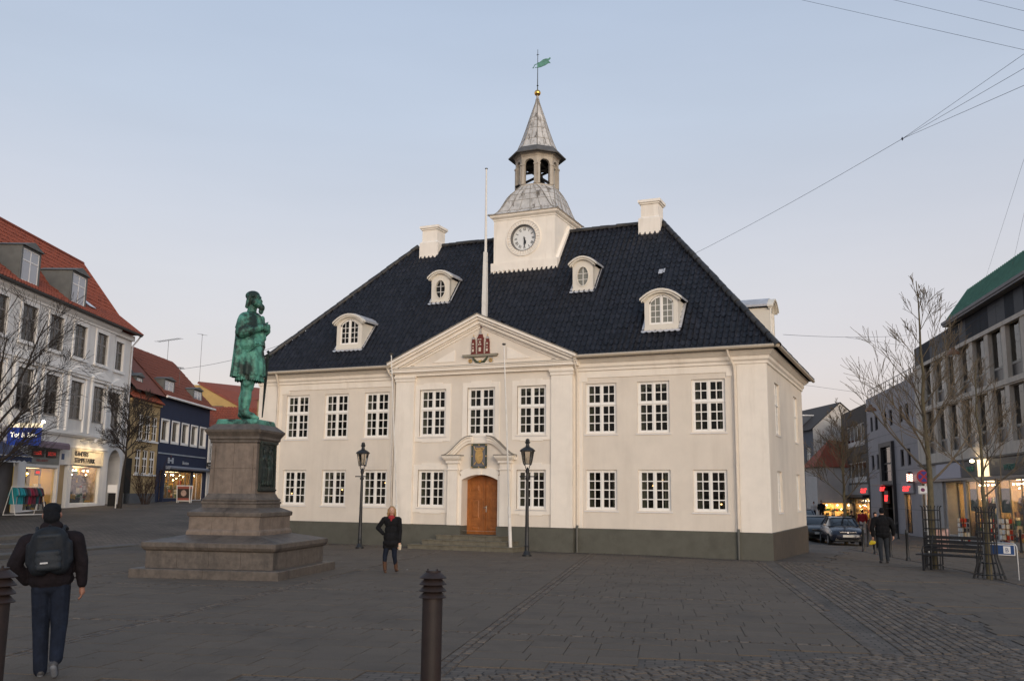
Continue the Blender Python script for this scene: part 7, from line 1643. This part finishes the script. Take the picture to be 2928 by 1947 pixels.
MB().tube([(.22,0,0),(.22,0,1.25)], .025, 6).build('post', m_white, np_); MB().box(-.25,.25,-.02,.02,.8,1.2).build('board', m_lt, np_); MB().box(-.2,.2,-.02,.02,.1,.78).build('lower_panel', m_dark, np_)

# ---------------------------------------------------------------- yellow house
m_yel2 = mat('ochre_render', (.44,.315,.155), .85, var=.10, vs=1.5, dirt=(.30,.215,.12), ds=1, da=.4); m_navy = mat('navy_render', (.018,.027,.062), .8, var=.10, vs=2, bump=.1, bs=30); m_brownroof = mat('brown_red_tiles', (.17,.055,.035), .85, var=.22, vs=9, bump=.5, bs=7)
yh = lframe('ochre_house', 'small ochre house with white windows between white and navy houses', 56.2)
yw = [(1.45+k*1.15, 2.33+k*1.15, 3.0, 4.48) for k in range(3)]; yu = [(1.5+k*1.15, 2.4+k*1.15, 5.1, 6.65) for k in range(3)]
MB().wall(0, 5.0, 1.8, 7.45, yw+yu, .05, .14).build('wall', m_yel2, yh); MB().box(0,5.0,0,.3,.2,1.8).build('plinth', mat('grey_plinth', (.11,.115,.12), .8, var=.15), yh)
MB().box(0,5,.6,.7,1.8,7.4).build('interior_wall', m_greyint, yh); MB().box(0,5.0,-.1,.05,7.35,7.5).build('cornice', m_yel2, yh)
for h in yw+yu: lwin(yh, *h, .1, 2, m_lt, m_lglass); MB().box(h[0]-.12,h[1]+.12,-.05,.06,h[2]-.12,h[2]-.02).build('sill', m_lt, yh)
pan_rows(yh, -.2, 5.0, [(-.25,7.5),(3.1,10.6)], m_redroof); MB().add([(-.2,-.25,7.48),(5,-.25,7.48),(5,3.1,10.58),(-.2,3.1,10.58)],[(0,1,2,3)]).build('roof_deck', m_redroof, yh)
slate_dormer(yh, 1.3, 2.4, 8.1, 9.0, .3, 9.25); slate_dormer(yh, -.4, .5, 8.1, 9.1, .3, 9.35)
MB().box(.05,.9,-.0,.05,.9,3.9).build('dark_gateway', m_dark, yh)
# ---------------------------------------------------------------- navy house
nh = lframe('navy_house', 'navy blue house with five white framed windows and lit shop', 61.2)
nw = [(.18+k*1.92, 1.66+k*1.92, 5.1, 6.68) for k in range(5)]
MB().wall(0, 9.95, .8, 8.1, nw+[(1.5,7.0,1.45,3.3),(7.1,9.55,1.3,3.3),(.4,1.3,1.2,3.3)], 0, .22).build('wall', m_navy, nh)
MB().box(-.02,0,0,6,1,8.1).add([(0,0,8.1),(0,6.2,8.1),(0,3.1,11.7)],[(0,1,2)]).add([(-.02,-.1,7.9),(-.02,3.1,11.7),(-.02,3.1,8),],[(0,1,2)]).build('side_gable', m_navy, nh)
MB().box(0,9.95,.7,.75,4.4,8.0).build('interior_wall', m_greyint, nh)
for a, b, c, d in nw:
    w = link('window', MB().plate(a,b,c,d,[(a+.13,b-.13,c+.14,d-.1)],-.03,.05).plate(a+.13,b-.13,c+.14,d-.1,[(a+.2,b-.2,c+.2,d-.16)],.12,.17).box(a+.0,a+.13,.05,.2,c,d).box(b-.13,b,.05,.2,c,d).mesh('window', m_lt), nh); MB().box(a+.18,b-.18,.15,.156,c+.18,d-.14).build('pane', m_lglass, w)
MB().box(0,9.5,-.04,0,4.37,4.46).build('string_course', mat('pale_blue_line', (.30,.34,.38), .6), nh)
MB().tube([(1.5,-.22,3.5),(9.7,-.22,3.5)], .13, 10).box(1.5,9.7,-.1,0,3.38,3.62).build('rolled_awning', mat('grey_blue_awning', (.20,.22,.27), .6), nh)
shop(nh, 1.5, 7.0, 1.45, 3.3, .2, 2.2, 41, 5, 5, (.35,), glow=.28); shop(nh, 7.1, 9.55, 1.3, 3.3, .2, 1.6, 42, 2, 2, (), glow=.4, frame=m_lt)
MB().box(.4,1.3,.25,.3,1.2,3.3).build('side_door', m_navy, nh)
lg = link('shop_logo', None, nh, (1.75,-.03,3.8)); m_paleg = mat('logo_pale', (.42,.45,.50), .6)
lo = MB()
for i in range(3):
    for k in range(3):
        if (i, k) not in ((1,0),(1,2)): lo.box(i*.36,i*.36+.32,-.02,.0,k*.13,k*.13+.11)
lo.build('logo_pattern', m_paleg, lg); MB().box(.48,.60,-.02,0,.44,.5).build('logo_dot', MATS['arms_red'], lg)
link('sign_lettering', text_mesh('blomsten', .34, m_paleg, .006), nh, (4.6,-.03,3.8), (PI/2,0,0))
ps = link('projecting_sign', None, nh, (9.7,-.1,0)); MB().box(-.04,.04,-1.1,0,3.75,4.1).build('sign_box', m_black, ps); link('sign_lettering', text_mesh('Next Step', .21, m_paleg, .004, 'CENTER'), ps, (-.045,-.55,3.85), (PI/2,0,-PI/2))
rfN = link('roof', None, nh)
pan_rows(rfN, 0, 9.95, [(-.3,8.1),(3.1,11.7)], m_brownroof); MB().add([(-5,-.3,8.05),(10,-.3,8.05),(10,3.1,11.66),(-5,3.1,11.66)],[(0,1,2,3)]).add([(10,-.3,8.05),(10,6.5,8.05),(10,3.1,11.66)],[(0,1,2)]).build('roof_deck', m_brownroof, rfN)
pan_rows(rfN, -5.2, 0, [(2.2,10.75),(3.1,11.7)], m_brownroof)
MB().tube([(0,-.34,8.1),(10.1,-.34,8.1)], .08, 8).build('gutter', m_lt, nh)
slate_dormer(nh, .5, 2.4, 8.45, 9.35, .1, 9.55); slate_dormer(nh, 6.3, 8.2, 8.4, 9.3, .1, 9.5)
sbd = thing('sandwich_board', 'white framed poster stand before the navy shop', 'sign', (W2(60.6,-20.9)[0], W2(60.6,-20.9)[1], T(*W2(60.6,-20.9))), YAW+R(8))
for s in (-1, 1):
    M = Matrix.Translation((0,-s*.24,0)) @ Matrix.Rotation(s*R(13),4,'X')
    MB().plate(-.42,.42,.1,1.12,[(-.36,.36,.16,1.06)],0,.03,0,M).box(-.42,-.36,0,.03,0,.1,0,M).box(.36,.42,0,.03,0,.1,0,M).build('frame', m_white, sbd)
    MB().box(-.36,.36,.008,.016,.16,1.06,0,M).build('poster', mat('dark_poster', (.05,.035,.03), .5, var=.3), sbd); MB().box(-.36,.36,.0,.007,.90,1.06,0,M).box(-.36,.36,.0,.007,.16,.30,0,M).build('poster_band', mat('poster_red', (.35,.10,.07), .5), sbd)
    MB().pry(oval(.02,.62,.17,.20,16), -.002, .007, 0, M).build('poster_figure', mat('poster_skin', (.50,.34,.27), .6, var=.3, vs=6), sbd)
# ---------------------------------------------------------------- houses beyond
fw = lframe('white_bay_house', 'narrow white house with tall bay next to the navy house', 71.2)
MB().wall(0, 6, .8, 6.6, [(.3,1.5,4.2,6.2),(1.9,3.1,4.2,6.2)], -.1, .15).box(0,.05,-.1,5,1,6.6).build('wall', m_lw, fw); MB().box(0,6,.4,.5,.8,6.5).build('interior_wall', m_greyint, fw)
for a in (.3, 1.9): lwin(fw, a, a+1.2, 4.2, 6.2, 0, 2, m_lt, m_lglass)
shop(fw, .4, 3.0, 1.3, 3.2, -.06, 1.5, 51, 2, 2, (), glow=.8, frame=m_lt)
MB().box(0,6,-.6,-.1,3.5,3.7).build('canopy', m_dark, fw)
pan_rows(fw, 0, 6, [(-.4,6.6),(4,9.6)], m_redroof); MB().add([(0,-.4,6.55),(6,-.4,6.55),(6,4,9.55),(0,4,9.55)],[(0,1,2,3)]).build('roof_deck', m_redroof, fw)
yg = thing('yellow_gable_house', 'yellow gabled house with red roof behind the statue', 'house', (W2(85,-30.5)[0], W2(85,-30.5)[1], 0), YAW)
m_yel3 = mat('yellow_render', (.50,.33,.13), .85, var=.12, vs=1, dirt=(.33,.21,.09), ds=.8, da=.5)
MB().pry([(-4,0),(8.8,0),(8.8,7.9),(2.0,11.55),(1.4,11.55),(-4,8)], 0, 9).build('wall', m_yel3, yg); MB().add([(1.7,-.1,11.7),(9.1,-.1,7.75),(9.1,.25,8.05),(1.7,.25,11.9),(12.5,9,9.2),(5.2,9,12.3)],[(0,1,2,3),(3,2,4,5)]).build('roof', m_redroof, yg)
MB().box(3.3,4.3,-.6,.5,7.5,9.6).build('chimney', mat('brick_chimney', (.16,.12,.09), .9, var=.2, vs=6), yg)
rr_ = thing('red_roof_house', 'low house under a red tiled roof beyond the navy house', 'house', (W2(79,-26.5)[0], W2(79,-26.5)[1], 0), YAW)
MB().box(-3,9,0,6,0,6.6).build('wall', m_lw, rr_); pan_rows(rr_, -3, 9, [(-.4,6.4),(3.3,9.3)], m_redroof); MB().add([(-3,-.4,6.35),(9,-.4,6.35),(9,3.3,9.25),(-3,3.3,9.25)],[(0,1,2,3)]).build('roof_deck', m_redroof, rr_)
kb = thing('brick_shed', 'yellow brick house corner with dark roof beside the statue legs', 'house', (W2(74,-20.2)[0], W2(74,-20.2)[1], 0), YAW)
bk = MB(); MB().box(-.0,4,0,4,0,9.2).build('wall', mat('yellow_brick', (.34,.24,.13), .9, var=.25, vs=7, bump=.3, bs=12), kb); MB().add([(-.3,-.2,9.1),(4.2,-.2,9.9),(4.2,4,10.4),(-.3,4,9.6)],[(0,1,2,3)]).build('roof', m_darkroof, kb)
# trees, shrub, aerials, wire
tree(*W2(30,-17.0), 5.0, .16, 2.1, 18, 2.9, 'large dark bare tree reaching in from the left edge', 33, (m_bark2, m_twig2), (.4,.3), 3, True, .72, .0055, .03, (5,7))
tree(*W2(49.9,-20.6), 4.6, .13, 2.5, 13, 1.7, 'small dark bare tree before the ochre house', 41, (m_bark2, m_twig2), (.3,0), 3, True, .75, .008, .03, (6,8))
shb = thing('bare_shrub', 'leafless brown shrub before the ochre house plinth', 'shrub', (W2(56,-21.6)[0], W2(56,-21.6)[1], T(*W2(56,-21.6)))); sm_ = MB(); rg_ = random.Random(3)
for k in range(26):
    a = rg_.uniform(0,2*PI); grow(sm_, (0.2*math.cos(a),.2*math.sin(a),0), (.35*math.cos(a),.35*math.sin(a),1), rg_.uniform(1.0,1.9), .018, 2, rg_, .04, .007, .6, 4, (3,4))
sm_.build('stems', mat('shrub_brown', (.045,.026,.018), .9), shb)
def aerial(p, h, w, label, n):
    t = thing('tv_aerial', label, 'aerial', p, 0, 'aerials on the left roofs'); MB().tube([(0,0,0),(0,0,h)], .016, 5).build('mast', m_alu, t)
    MB().tube([(-w*.9,.3,h),(w,-.3,h)], .012, 4).build('boom', m_alu, t)
    for k in range(n): u = -.9+1.8*k/(n-1); MB().tube([(w*u-.1,-.3*u-.25,h),(w*u+.1,-.3*u+.25,h)], .012, 4).build('element', m_alu, t)
aerial((-47.5,21.5,11.2), 2.05, 1.5, 'wide television aerial on the brown red roof', 9); aerial((-52.45,30.4,10.9), 4.5, .0, 'thin mast standing behind the navy house roof', 2)
aerial((-40.75,15.85,8.9), 1.2, .25, 'short bracket mast at the end of the navy roof', 3)
wire('span_wire', [(-40.75,15.85,10.01),(-32.69,11.78,9.72),(-25.47,9.52,10.49),(-14,6,11.5)], 'thin wire passing behind the statue towards the roof', .014, .05)
